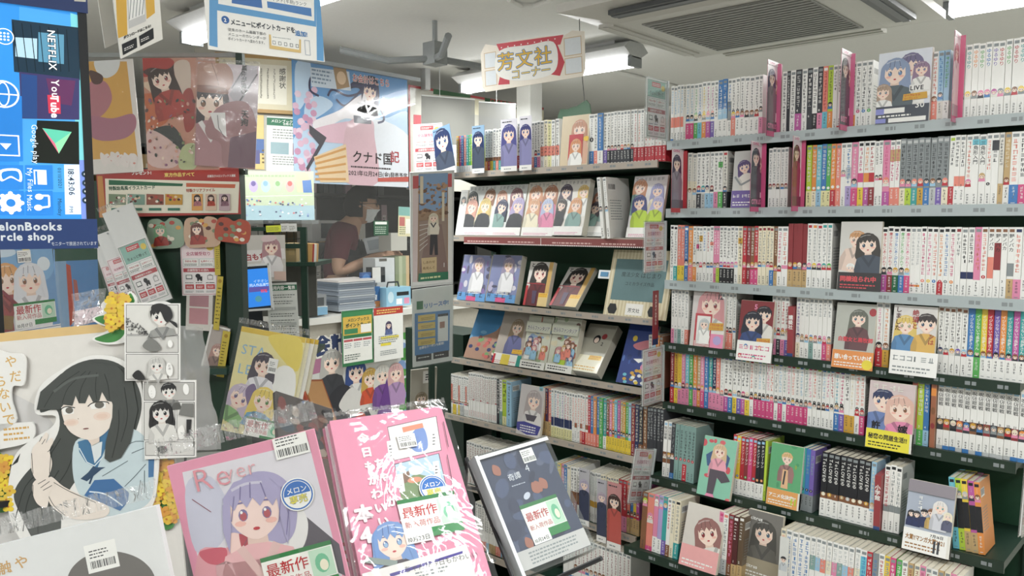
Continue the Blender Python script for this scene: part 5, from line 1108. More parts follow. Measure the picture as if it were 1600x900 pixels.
# -- clear-file posters hung in a row
def grp(t): return t
def d(cv, P):
    cv.rect(0, 0, cv.w, cv.h, '#e3dcd6'); cv.poly(pp(P, (120, 96), (198, 96), (215, 245), (132, 250)), '#dda548'); cv.blob(pp(P, (150, 92), (185, 90), (183, 112), (165, 122), (150, 110)), '#dfe0e0')
    cv.blob(pp(P, (140, 130), (165, 128), (175, 155), (160, 180), (140, 182)), '#b9747e'); cv.blob(pp(P, (140, 182), (175, 185), (208, 178), (212, 200), (195, 216), (160, 220), (140, 210)), '#b06f82'); cv.blob(pp(P, (140, 110), (160, 118), (158, 130), (145, 130)), '#5a3a34')
    r = random.Random(2)
    for k in range(10): cv.blob(pp(P, *[(162 + 5.2 * k + 6 * math.cos(a), 248 + r.uniform(-5, 5) + 9 * math.sin(a)) for a in (0, 1.2, 2.5, 3.8, 5)]), '#e8ddd8'); cv.ell(*P(165 + 5 * k, 250 + r.uniform(-6, 6)), .004, .003, '#d98a7a')
o1, _, w, h = rsheet('clear_file', [(100, 98), (205, 92), (224, 268), (120, 274)], 'orange and mauve clear file poster beside the monitor', 'poster', d, '#e3dcd6', .006, mat=GLOSSY, group='clear file posters'); film(o1, w, h, .004, 0, 1)
def d(cv, P):
    cv.rect(0, 0, cv.w, cv.h, '#c98a72'); cv.blob(pp(P, (212, 88), (258, 88), (270, 100), (262, 112), (240, 118), (218, 118)), '#b5342e'); cv.blob(pp(P, (222, 108), (262, 96), (275, 106), (266, 122), (240, 122)), '#4a2a28'); cv.blob(pp(P, (222, 130), (255, 128), (282, 140), (280, 160), (255, 165), (240, 148)), '#e0c3a6'); cv.blob(pp(P, (221, 150), (255, 152), (264, 185), (245, 200), (228, 200)), '#c9683f')
    cv.blob(pp(P, (272, 100), (296, 98), (296, 150), (280, 138)), '#d9c2b2'); cv.blob(pp(P, (285, 150), (300, 140), (306, 190), (290, 205)), '#a8382f'); cv.blob(pp(P, (240, 202), (272, 198), (292, 236), (284, 246), (262, 232), (252, 212)), '#2f3432'); cv.blob(pp(P, (230, 206), (256, 212), (285, 240), (270, 262), (232, 255)), '#d8b3ac'); cv.blob(pp(P, (285, 230), (306, 226), (306, 262), (280, 262)), '#b8bf8a')
    cv.girl(*P(252, 122), .035, '#3f2724', '#b53a30', 'dr', .9, down=3.5, tilt=.3); cv.blob(pp(P, (214, 90), (250, 86), (272, 96), (262, 108), (236, 106), (218, 112)), '#b5342e')
    r = random.Random(4)
    for k in range(70): cv.ell(*P(r.uniform(222, 304), r.uniform(150, 258)), r.uniform(.002, .007), r.uniform(.002, .005), r.choice(['#e9d0bc', '#a84a3a', '#5c3b34', '#d89a86', '#7d8a58', '#8f5a78', '#d9b0a0', '#2f3432']), 8, r.uniform(0, 3))
o2, _, w, h = rsheet('clear_file', [(214, 88), (330, 90), (340, 262), (231, 266)], 'red and orange floral clear file poster in the middle of the row', 'poster', d, '#c98a72', .018, mat=GLOSSY, group='clear file posters'); film(o2, w, h, .004, 0, 2)
def d(cv, P):
    cv.rect(0, 0, cv.w, cv.h, '#cbbac2')
    for a, b2 in (((372, 104), (388, 130)), ((355, 150), (395, 110)), ((304, 192), (325, 178))): pass
    cv.poly(pp(P, (358, 148), (388, 98), (402, 98), (402, 118), (372, 168)), '#b3abb6'); cv.line(pp(P, (362, 138), (386, 100)), .004, '#2f2b33'); cv.line(pp(P, (368, 168), (402, 116)), .004, '#2f2b33'); cv.poly(pp(P, (303, 190), (330, 180), (345, 225), (325, 262), (305, 250)), '#b9c2cc')
    for l in (((305, 192), (325, 182)), ((305, 222), (318, 214)), ((322, 258), (338, 225)), ((306, 236), (330, 245))): cv.line(pp(P, *l), .004, '#2a282e')
    cv.girl(*P(328, 158), .05, '#3a2c33', '#b5848a', 'br', .6, down=4, cloth2='#e9e3e2', tilt=.06); cv.blob(pp(P, (298, 122), (310, 100), (338, 93), (360, 106), (364, 130), (350, 146), (325, 143), (300, 138)), '#b5836f'); cv.blob(pp(P, (298, 134), (325, 133), (352, 138), (356, 147), (336, 146), (302, 142)), '#93604e'); cv.blob(pp(P, (318, 106), (332, 100), (340, 112), (330, 118)), '#c69a84'); cv.line(pp(P, (330, 96), (338, 118), (342, 134)), .002, '#8a5a4a', 4)
    cv.blob(pp(P, (345, 165), (385, 160), (402, 200), (402, 262), (352, 262), (345, 225), (325, 215), (322, 195)), '#a97a7e'); cv.poly(pp(P, (328, 176), (352, 176), (354, 214), (336, 200)), '#ece9e8'); cv.line(pp(P, (340, 180), (342, 200), (352, 216)), .002, '#33303a'); cv.poly(pp(P, (360, 215), (402, 205), (402, 262), (356, 262)), '#806070')
    x, y = P(382, 102); cv.text('風靡が追い', x, y, .017, '#221f22', True, .03); x, y = P(383, 172); cv.text('天狗', x, y, .024, '#221f22', True, .03)
o3, _, w, h = rsheet('clear_file', [(294, 96), (396, 103), (392, 264), (304, 258)], 'mauve clear file poster of a winking girl in a brown cap', 'poster', d, '#cbbac2', .03, mat=GLOSSY, group='clear file posters'); film(o3, w, h, .004, .012, 3)
# red campaign board
def d(cv, P):
    cv.rect(0, 0, cv.w, cv.h, '#b0413c'); cv.poly(pp(P, (164, 279), (374, 284), (372, 333), (166, 333)), '#e9e3cf'); cv.poly(pp(P, (152, 275), (160, 275), (166, 340), (156, 340)), '#c98a4a')
    cv.poly(pp(P, (170, 281), (286, 287), (285, 291), (170, 289)), '#2f6b4c'); cv.poly(pp(P, (291, 286), (368, 288), (367, 294), (291, 292)), '#d2694a')
    cv.text('特製絵馬風イラストカード', *P(170, 297), .0135, '#2f5a44', False, .03, maxw=.145); cv.text('特製クリアファイル', *P(291, 300), .0115, '#b5533e', False, .03, maxw=.09); cv.text('東方作品すべて', *P(257, 276), .0135, '#e6d070', False, .04, maxw=.1); cv.text('プレゼント!', *P(205, 273), .012, 'w', False, .04, maxw=.065); cv.text('店舗及びメロンブックス通販', *P(324, 277), .0085, 'w', False, .02, maxw=.088)
    for k, c in enumerate(('#7d8f72', '#7f9f8e', '#9a5a4a', '#c9943a')):
        cv.poly(pp(P, (170 + 29.5 * k, 303), (197 + 29.5 * k, 304), (197 + 29.5 * k, 320), (170 + 29.5 * k, 320)), c); r = random.Random(k)
        for j in range(7): cv.ell(*P(173 + 29.5 * k + r.uniform(0, 21), 306 + r.uniform(0, 11)), .005, .004, r.choice(['#5b2f2c', '#e0c0a0', '#3f5a48', '#b84a40', '#e9dfd0']), 8)
        cv.poly(pp(P, (174 + 29.5 * k, 325), (193 + 29.5 * k, 325), (193 + 29.5 * k, 329), (174 + 29.5 * k, 329)), '#3d7a66')
    for k, (c, hc, cl) in enumerate((('#e0a05a', '#2f2a2c', '#b5707a'), ('#d9b8a0', '#4a2a28', '#b5402f'), ('#c2a6ae', '#4a3038', '#8a6070'))):
        cv.poly(pp(P, (300 + 21.5 * k, 303), (317 + 21.5 * k, 303), (317 + 21.5 * k, 329), (300 + 21.5 * k, 329)), c); cv.girl(*P(308.5 + 21.5 * k, 309), .0085, hc, cl, down=3)
rsheet('campaign_board', [(156, 273), (378, 261), (377, 341), (155, 340)], 'red and cream campaign board with small pictures under the clear files', 'board', d, '#b0413c', .003)
# three lobed picture cards clipped under the board
def plate(c, col, hairs, label, seed=0):
    M, w, h = flatM(Mr, .008 + .004 * seed, *c); r = random.Random(seed); out = smooth([(0, .1 * h), (.02 * w, .85 * h), (.3 * w, .97 * h), (.5 * w, .86 * h), (.7 * w, .98 * h), (w, .8 * h), (.98 * w, .08 * h), (.5 * w, 0)], 4)
    cv = CV(w, h, None); cv.poly(out, col)
    for k in range(14): cv.ell(r.uniform(.1, .9) * w, r.uniform(.1, .85) * h, .08 * w, .06 * w, r.choice(['#b5483c', '#e6dccb', '#5a2f2c', '#7d8a6a', '#d9a050']), 8)
    for k, hc in enumerate(hairs): cv.girl((.35 + .4 * k) * w, .6 * h, .15 * w, hc, '#a83f38', down=3)
    o = MB().hull(out, .002, col).canvas(cv, Matrix.Identity(4)).build('picture_plaque', GLOSSY, None, M); tag(o, label, 'plaque', 'lobed picture plaques')
plate([(231, 343), (289, 338), (285, 388), (234, 390)], '#8fa58e', ['#7fae84'], 'lobed picture plaque with green-haired figure, left of three', seed=1)
plate([(287, 338), (343, 336), (343, 384), (291, 388)], '#c9a58a', ['#6e3f38'], 'lobed picture plaque with brown-haired figure, middle of three', seed=2)
plate([(330, 336), (390, 344), (380, 381), (336, 376)], '#b5472f', [], 'lobed plaque in red and gold with dark splash, right of three', seed=3)
# service flyer below the plaques
M, w, h = flatM(Mr, .004, (281, 378), (342, 376), (337, 463), (285, 462))
cv = promo(w, h, '#f3dfe2', 5); tag(MB().box(0, w, 0, h, -.001, 0, 'w').canvas(cv, Matrix.Identity(4)).build('service_flyer', PAPER, None, M), 'pink delivery flyer with van pictogram under the lobed plaques', 'flyer')
# fan of plastic-bagged flyers
for k, (c, lb) in enumerate(((((162, 336), (202, 318), (276, 466), (222, 484)), 'upper'), (((148, 372), (178, 358), (232, 470), (194, 480)), 'second'), (((148, 392), (172, 380), (206, 470), (176, 474)), 'lowest'))):
    M, w, h = flatM(Mr, .06 - .018 * k, *c); e = empty('bagged_flyers', M=M); tag(e, '%s bundle of bagged delivery flyers fanned beside the monitor' % lb, 'flyers', 'bagged flyer bundles')
    cv = CV(w, h, '#e2e2e0'); sub = promo(w * .94, h * .62, '#8fbdb0' if k == 0 else '#f3dfe2', k)
    b = MB().box(0, w, 0, h, -.004, 0, '#dcdcda').canvas(cv, Matrix.Identity(4)).canvas(sub, Matrix.Translation((w * .03, h * .03, .0003))); b.build('flyer_stack', PAPER, e)
    film(e, w, h, .006, .02, 10 + k, .002); MB().tube([(w / 2, h * .97, .002), (w / 2, h * .97, -.075)], .003, '#9a9f9f', 6).build('hook', PAINT, e)
# -- booklets propped at the far left
def d(cv, P):
    cv.rect(0, 0, cv.w, cv.h, '#6f9fd0'); cv.blob(pp(P, (-40, 390), (20, 385), (80, 380), (84, 420), (60, 440), (-40, 430)), '#7fb0dc'); cv.poly(pp(P, (20, 382), (48, 384), (44, 395), (52, 400)), '#e8d98a'); cv.ell(*P(68, 412), .016, .016, '#dfe8ee'); cv.ell(*P(5, 395), .03, .01, '#c9dcea')
    cv.girl(*P(10, 436), .03, '#e0a468', '#a04a48', 'br', .3, down=4); cv.girl(*P(46, 436), .032, '#dfe0e6', '#e9e6ea', 'br', .4, down=4); cv.line(pp(P, (2, 455), (30, 480)), .008, '#8a3a44'); cv.line(pp(P, (-40, 500), (20, 505)), .03, '#8a6a3a'); x, y = P(24, 512); new_tag(cv, x, y, .1, .052, '10月17日'); price(cv, *P(27, 411), .032, .027); cv.rect(0, 0, cv.w, .012, 'w'); cv.rect(0, .008, cv.w, .0015, '#3a5aa0')
o, _ = sheet('art_booklet', [(-42, 384), (79, 380), (96, 512), (-28, 535)], .182, .2, 'sky blue booklet with white-haired girl and dated sticker at far left', 'booklet', d, '#6f9fd0', t=.006, mat=GLOSSY); film(o, .182, .2, .005, .012, 21)
def d(cv, P):
    cv.rect(0, 0, cv.w, cv.h, '#5b93d0'); cv.poly(pp(P, (80, 400), (103, 405), (110, 515), (92, 520)), '#8fb4d8'); cv.poly(pp(P, (103, 412), (110, 415), (118, 500), (109, 510)), '#c9543e'); cv.poly(pp(P, (114, 436), (120, 438), (124, 470), (117, 470)), '#b9655a'); cv.rect(0, cv.h * .86, cv.w, cv.h * .14, '#2f5a48')
o, _ = sheet('art_booklet', [(81, 390), (156, 388), (152, 512), (94, 520)], .13, .22, 'blue booklet with red tower stripe in a clear bag', 'booklet', d, '#5b93d0', t=.004, mat=GLOSSY); film(o, .13, .22, .005, .0, 22, .003)
M = pnp([(118, 462), (166, 452), (168, 500), (112, 512)], .06, .06); e = empty('crumpled_bag', M=M); tag(e, 'crumpled clear plastic bag below the blue booklet', 'bag'); film(e, .06, .06, 0, .0, 24, .006, .006, CRINK, name='bag_film'); MB().box(.002, .058, .002, .03, -.002, 0, '#d9c0c6').build('bag_card', PAPER, e)

# -- the big framed girl board
M = pnp([(-135, 533), (250, 498), (296, 930), (-98, 968)], .40, .452)
P = onplane(M, 0)
e = empty('character_board', M=M); tag(e, 'white promotional board with cut-out of a long-haired girl in sailor uniform', 'board')
cv = CV(.40, .452, '#dedad4'); cv.rect(0, .438, .4, .014, '#dcb878'); cv.ell(.12, .2, .12, .16, '#cfccca')
fl = random.Random(8)
def flowers(cv, P, cx, cy, n, R, seed):
    r = random.Random(seed)
    for k in range(n):
        x, y = P(cx + r.uniform(-R, R) * .55, cy + r.uniform(-R, R)); c = r.choice(['#e2b93a', '#eccb2e', '#dd9a3c', '#e6c440'])
        for a in range(4): cv.ell(x + .0055 * math.cos(a * 1.57 + k), y + .0055 * math.sin(a * 1.57 + k), .005, .004, c, 8)
        cv.ell(x, y, .002, .002, '#c97a2a', 6)
for cx, cy, R in ((255, 740, 22), (258, 790, 30), (3, 750, 40)): cv.blob(pp(P, (cx - 14, cy - R), (cx + 12, cy - R * .8), (cx + 16, cy + R), (cx - 10, cy + R)), '#4a8a44'); flowers(cv, P, cx, cy, 22, R, cx)
MB().box(0, .4, 0, .452, -.005, 0, '#d9d5ce').canvas(cv, Matrix.Identity(4)).build('backing_panel', PAPER, e)
def cut(out_px, name, dz, draw, white=.0, n=5, label=None):
    Pz = onplane(M, dz); out = smooth([Pz(*p) for p in out_px], n) if n else [Pz(*p) for p in out_px]
    cvx = CV(.5, .6, None); T = Matrix.Translation((0, 0, dz)); cvx.T = lambda p: (p[0] + .02, p[1] + .02)
    draw(cvx, Pz, out); b = MB().hull(out, .003, '#e9e7e3', T); b.canvas(cvx, T @ Matrix.Translation((-.02, -.02, 0))); o = b.build(name, PAPER, e)
    if label: o['label'] = label
    return o
HAIR = '#474b48'; HD = '#2c2f2e'; SKN = '#e9dcd0'
def d(cv, P, out):
    q = lambda *a: [P(*p) for p in a]
    # back hair
    cv.blob(q((62, 642), (95, 585), (140, 562), (185, 568), (214, 600), (221, 640), (205, 690), (180, 720), (150, 735), (120, 750), (98, 790), (92, 840), (60, 852), (30, 800), (22, 770), (40, 740), (70, 710), (92, 672), (88, 640)), HAIR)
    for a in (((24, 810), (40, 760), (70, 730)), ((36, 830), (46, 775), (80, 725)), ((60, 845), (62, 790), (92, 735)), ((88, 760), (105, 735), (118, 700)), ((50, 742), (75, 715), (95, 685))): cv.line(q(*a), .0016, HD, 4)
    cv.poly(q((18, 728), (32, 708), (28, 722)), HD)
    # sailor uniform
    cv.blob(q((118, 690), (150, 682), (200, 668), (232, 690), (240, 730), (236, 780), (205, 800), (160, 805), (128, 778), (114, 740)), '#c2d3d8')
    cv.poly(q((232, 690), (242, 700), (240, 745), (232, 746)), '#4a78a8')
    cv.poly(q((120, 692), (142, 700), (147, 726), (168, 694), (190, 668), (178, 664), (160, 676), (142, 686)), '#41759f'); cv.poly(q((122, 690), (150, 682), (165, 700), (152, 732), (134, 722), (124, 706)), '#41759f'); cv.poly(q((142, 694), (160, 690), (158, 712), (148, 724)), '#d9dfe0'); cv.line(q((124, 700), (136, 722), (148, 728), (168, 706)), .0016, '#d5e2e8')
    cv.poly(q((146, 728), (158, 734), (136, 752), (126, 748), (138, 738)), '#2f4a68'); cv.poly(q((150, 730), (165, 730), (150, 738)), '#2f4a68'); cv.line(q((148, 735), (140, 756)), .003, '#2f4a68')
    for a in (((168, 720), (205, 692), (228, 690)), ((160, 744), (200, 720)), ((195, 760), (210, 745), (228, 725)), ((216, 775), (220, 750)), ((226, 770), (226, 735)), ((206, 708), (225, 700))): cv.line(q(*a), .0009, '#42525c', 4)
    # near sleeve cuff
    cv.poly(q((148, 750), (178, 748), (202, 770), (200, 784), (188, 798), (160, 786), (132, 774)), '#3f6fa6'); cv.line(q((140, 768), (165, 772), (192, 790)), .0022, '#d5e2ea', 4)
    # arms and hands
    cv.blob(q((78, 745), (100, 760), (130, 775), (168, 790), (166, 806), (130, 812), (100, 805), (76, 782)), SKN); cv.line(q((75, 772), (85, 790), (102, 805)), .001, HD, 4); cv.line(q((82, 752), (110, 768), (150, 785)), .001, HD, 4)
    cv.blob(q((50, 705), (58, 692), (66, 684), (72, 676), (76, 680), (72, 692), (80, 684), (84, 690), (78, 704), (82, 725), (74, 748), (60, 752), (50, 735)), SKN)
    for a in (((62, 690), (66, 682)), ((66, 694), (71, 686)), ((75, 706), (84, 697)), ((50, 708), (52, 740)), ((80, 708), (78, 740))): cv.line(q(*a), .0009, HD)
    cv.blob(q((52, 755), (64, 746), (78, 746), (86, 758), (78, 770), (74, 792), (60, 788), (52, 772)), SKN)
    for a in (((60, 756), (72, 749)), ((64, 762), (78, 752)), ((68, 766), (82, 758)), ((52, 757), (52, 776))): cv.line(q(*a), .001, HD)
    # neck, face
    cv.poly(q((128, 672), (156, 664), (156, 690), (144, 696)), mix(SKN, 'br', .12))
    cv.blob(q((98, 632), (120, 612), (160, 612), (176, 630), (176, 660), (160, 680), (138, 687), (112, 676), (100, 656)), SKN)
    cv.ell(*P(112, 660), .012, .006, '#e8d0c0'); cv.ell(*P(160, 650), .014, .007, '#e8d0c0'); cv.ell(*P(112, 660), .008, .0035, '#e6c8b6'); cv.ell(*P(160, 650), .009, .004, '#e6c8b6')
    cv.poly(q((96, 636), (116, 636), (116, 646), (100, 648)), '#f0eeea'); cv.ell(*P(109, 641), .0062, .0052, '#6a665f'); cv.line(q((95, 641), (99, 637), (106, 635), (118, 637)), .0015, HD, 4)
    cv.poly(q((140, 632), (166, 627), (166, 637), (144, 639)), '#f0eeea'); cv.ell(*P(156, 632.5), .0076, .0056, '#6a665f'); cv.line(q((138, 635), (144, 630), (154, 627.5), (168, 628), (171, 631)), .0015, HD, 4)
    cv.ell(*P(123, 654), .0007, .0012, '#b5988a', 8); cv.ell(*P(135, 669.5), .0048, .0012, '#8a5a56', 10)
    # fringe and side locks
    cv.poly(q((58, 640), (64, 612), (96, 584), (140, 564), (184, 572), (208, 596), (216, 640), (205, 690), (190, 715), (172, 722), (164, 716), (166, 690), (176, 652), (177, 628), (168, 626), (160, 612), (156, 626), (146, 628), (140, 616), (134, 630), (124, 630), (119, 618), (114, 634), (100, 632), (94, 640), (80, 640)), HAIR)
    for a in (((70, 636), (90, 605), (125, 580)), ((98, 630), (108, 605), (135, 580)), ((124, 628), (128, 605), (142, 580)), ((152, 624), (150, 605), (152, 582)), ((172, 624), (170, 604), (164, 584)), ((190, 690), (200, 650), (195, 605)), ((176, 715), (186, 670), (186, 640))): cv.line(q(*a), .0011, HD, 4)
    cv.line(q((85, 612), (115, 592), (155, 586)), .004, '#5a5f5c', 4)
cut([(55, 645), (62, 605), (95, 578), (140, 556), (190, 562), (218, 592), (226, 640), (238, 682), (248, 702), (246, 750), (238, 790), (212, 812), (150, 826), (100, 850), (66, 862), (30, 840), (12, 790), (20, 720), (45, 690), (80, 668), (86, 650)], 'girl_cutout', .009, d, label='cut-out girl with long dark hair and light blue sailor uniform')
def bubble(px, rows, name, dz):
    def d(cv, P, out):
        for ch, x, y, s in rows: cv.text(ch, *P(x, y), s, '#dcae5e', False, .01)
    return cut(px, name, dz, d)
def cap(cv, P, out): [cv.lines(*P(6, 674 + 8 * k), .042, .0055, 1, '#d8a85a', k, .6) for k in range(3)]
bubble([(-20, 555), (15, 552), (38, 556), (40, 582), (36, 602), (20, 604), (18, 625), (24, 660), (-20, 668)], [('や', 8, 573, .02), ('だ', 15, 596, .02), ('ら', -8, 604, .02), ('な', -3, 623, .02), ('い', -1, 644, .02), ('で', 4, 664, .021)], 'title_cutout', .008)
cut([(-20, 668), (40, 660), (52, 662), (54, 680), (42, 692), (10, 700), (-20, 702)], 'caption_cutout', .008, cap)
# flower cut-outs above the board
def d(cv, P, out):
    q = lambda *a: [P(*p) for p in a]
    cv.blob(q((148, 497), (170, 492), (186, 500), (178, 508), (160, 506)), '#3f8a40'); cv.blob(q((148, 529), (172, 520), (192, 508), (194, 522), (182, 533), (164, 535)), '#3f8a40'); cv.blob(q((196, 476), (203, 458), (210, 468), (208, 474)), '#4a9a4a'); flowers(cv, P, 186, 488, 44, 24, 5); cv.line(q((152, 528), (188, 515)), .001, '#2f6a34')
cut([(144, 498), (160, 488), (158, 475), (172, 465), (188, 462), (196, 466), (202, 455), (212, 464), (213, 474), (208, 500), (206, 520), (194, 535), (165, 538), (144, 530), (160, 520), (176, 512), (158, 508)], 'flower_cutout', .006, d)
# manga page strips
def manga(cv, P, fr, panels):
    q = lambda *a: [P(*p) for p in a]
    for (x0, y0, x1, y1, bg) in panels: cv.poly(q((x0, y0), (x1, y0), (x1, y1), (x0, y1)), '#2f2f2f'); cv.poly(q((x0 + .7, y0 + .7), (x1 - .7, y0 + .7), (x1 - .7, y1 - .7), (x0 + .7, y1 - .7)), bg)
def d(cv, P, out):
    q = lambda *a: [P(*p) for p in a]
    manga(cv, P, None, [(197, 476, 279, 523, '#dcdad4'), (197, 524, 279, 551, '#cfcdc8'), (197, 553, 279, 593, '#d6d4cf')])
    r = random.Random(3)
    for k in range(60): x, y = r.uniform(0, 1), r.uniform(0, 1); cv.ell(*P(198 + 32 * x, 522 - 26 * y * (1 - x) ** .6), .0022, .001, r.choice(['#3c3c3c', '#6a6a68', '#8a8a86']), 6, r.uniform(0, 3))
    cv.girl(*P(252, 493), .016, '#2b2b2c', '#9a9a96', 'k', .1, '#e4e1db', down=2.1, boy=True); cv.blob(q((238, 478), (252, 474), (266, 480), (271, 494), (264, 503), (258, 500), (250, 484), (240, 490)), '#2b2b2c'); cv.blob(q((264, 500), (276, 504), (278, 512), (270, 506)), '#2b2b2c')
    cv.blob(q((224, 540), (236, 528), (248, 536), (252, 546), (236, 549)), '#7c7c78'); cv.ell(*P(267, 537), .004, .006, 'w', 14); cv.blob(q((208, 586), (218, 578), (228, 592), (215, 593)), '#2b2b2c')
    cv.girl(*P(246, 570), .012, '#c9c7c2', '#dedcd6', 'k', .4, '#e4e1db', down=2); cv.ell(*P(266, 577), .0055, .011, 'w', 14); cv.text('だめ', *P(266, 569), .0045, '#333333', True)
cut([(194, 473), (231, 473), (240, 471), (258, 471), (266, 474), (281, 474), (281, 595), (195, 595)], 'manga_strip', .014, d, n=0, label='upper grey manga page strip with dark-haired figure')
def d(cv, P, out):
    q = lambda *a: [P(*p) for p in a]
    manga(cv, P, None, [(225, 597, 304, 626, '#b5b3ae'), (225, 628, 274, 688, '#d6d4cf'), (276, 628, 304, 688, '#d9d7d2'), (227, 690, 304, 712, '#cfcdc8')])
    cv.girl(*P(264, 611), .012, '#2b2b2c', '#8a8a86', 'k', .1, '#e4e1db', down=1.6, boy=True); cv.ell(*P(238, 612), .006, .011, 'w', 14); cv.ell(*P(291, 608), .005, .009, 'w', 14); cv.girl(*P(252, 644), .016, '#2b2b2c', '#dcdad4', 'k', .2, '#e4e1db', down=3); cv.poly(q((285, 630), (303, 630), (303, 652), (280, 648)), '#7a7a76'); cv.poly(q((292, 655), (300, 655), (298, 680), (292, 682)), '#2b2b2c'); cv.blob(q((278, 672), (286, 664), (290, 680), (282, 686)), '#f0eee9'); cv.ell(*P(254, 702), .008, .006, '#4a4a48'); cv.text('...', *P(237, 606), .006, '#333333', True)
cut([(223, 595), (306, 594), (306, 714), (226, 718)], 'manga_strip', .012, d, n=0, label='lower grey manga page strip with sleeping figure')
# -- white booklet in front of the board
def d(cv, P):
    cv.rect(0, 0, cv.w, cv.h, '#dfe0e0'); cv.blob(pp(P, (105, 905), (125, 875), (160, 862), (195, 864), (225, 878), (243, 905), (246, 960), (110, 960)), '#6a6662'); x, y = P(139, 897); cv.rect(x, y, .036, .033, 'w'); price(cv, x + .002, y + .002, .032, .028); cv.text('や', *P(24, 889), .016, '#d0a05a', False, .01); cv.text('触', *P(-2, 898), .016, '#d0a05a', False, .01)
o, _ = sheet('art_booklet', [(-62, 868), (243, 790), (290, 1010), (-20, 1092)], .225, .168, 'white booklet with price label lying in front at bottom left', 'booklet', d, '#dfe0e0', t=.012, mat=PAPER); film(o, .225, .168, .006, .03, 31, .0025)
# -- pink-framed booklet of a lilac-haired girl
def d(cv, P):
    q = lambda *a: [P(*p) for p in a]
    cv.rect(0, 0, cv.w, cv.h, '#e590ac'); cv.poly(q((285, 738), (482, 690), (545, 940), (330, 990)), '#d9d5dd'); cv.blob(q((290, 760), (330, 745), (360, 800), (345, 850), (305, 860)), '#c3c3d6')
    cv.poly(q((470, 800), (530, 850), (540, 900), (462, 862)), '#5a545e'); cv.blob(q((400, 850), (455, 790), (480, 810), (476, 850), (450, 875), (410, 880)), '#e4e1e0')
    cv.blob(q((308, 870), (352, 856), (395, 850), (440, 850), (480, 870), (540, 920), (560, 1000), (330, 1010)), '#e29aa4'); cv.blob(q((312, 862), (352, 856), (350, 880), (325, 880)), '#cf5468'); cv.poly(q((366, 834), (382, 826), (396, 840), (390, 880), (372, 890)), '#b9404e'); cv.blob(q((355, 828), (370, 818), (376, 850), (392, 905), (378, 910), (362, 870)), '#f2cdc6')
    for a in (((378, 858), (390, 836)), ((392, 836), (420, 862)), ((300, 780), (330, 800))): cv.line(q(*a), .001, '#8a4a5c')
    cv.blob(q((352, 800), (362, 765), (395, 738), (435, 742), (462, 775), (462, 825), (446, 848), (425, 845), (400, 840), (366, 832), (354, 835)), '#a79fc6'); cv.girl(*P(398, 796), .036, '#a79fc6', '#e9b0b4', '#b9505a', 0, '#f3d5cc', down=1.7, tilt=-.12, cloth2='#e0b8b4', ec='#7a70a2')
    for a in (((440, 760), (436, 815)), ((366, 775), (362, 815)), ((452, 790), (448, 835))): cv.line(q(*a), .001, '#7a70a2', 4)
    x, y = P(305, 770); cv.text('Re', x, y, .04, '#dd8a96', False, -.01); x, y = P(352, 752); cv.text('ver', x, y, .028, '#e0a0a8', False, -.01)
    x, y = P(433, 719); price(cv, x, y, .042, .03); x, y = P(465, 772); excl(cv, x, y, .0205); x, y = P(423, 940); new_tag(cv, x, y, .088, .055, None)
Mp = pnp([(262, 728), (488, 672), (566, 968), (332, 1032)], .182, .245)
o, _ = sheet('art_booklet', None, .182, .245, 'pink-framed booklet of a lilac-haired girl in a clear sleeve', 'booklet', d, '#e590ac', t=.005, mat=PAPER, M=Mp); film(o, .182, .245, .008, .035, 41, .0026)
for k in (1, 2): MB().box(-.002 * k, .182 - .001 * k, 0, .244, -.006 * k - .005, -.006 * k, '#d77f9e').build('stacked_copy', GLOSSY, o)
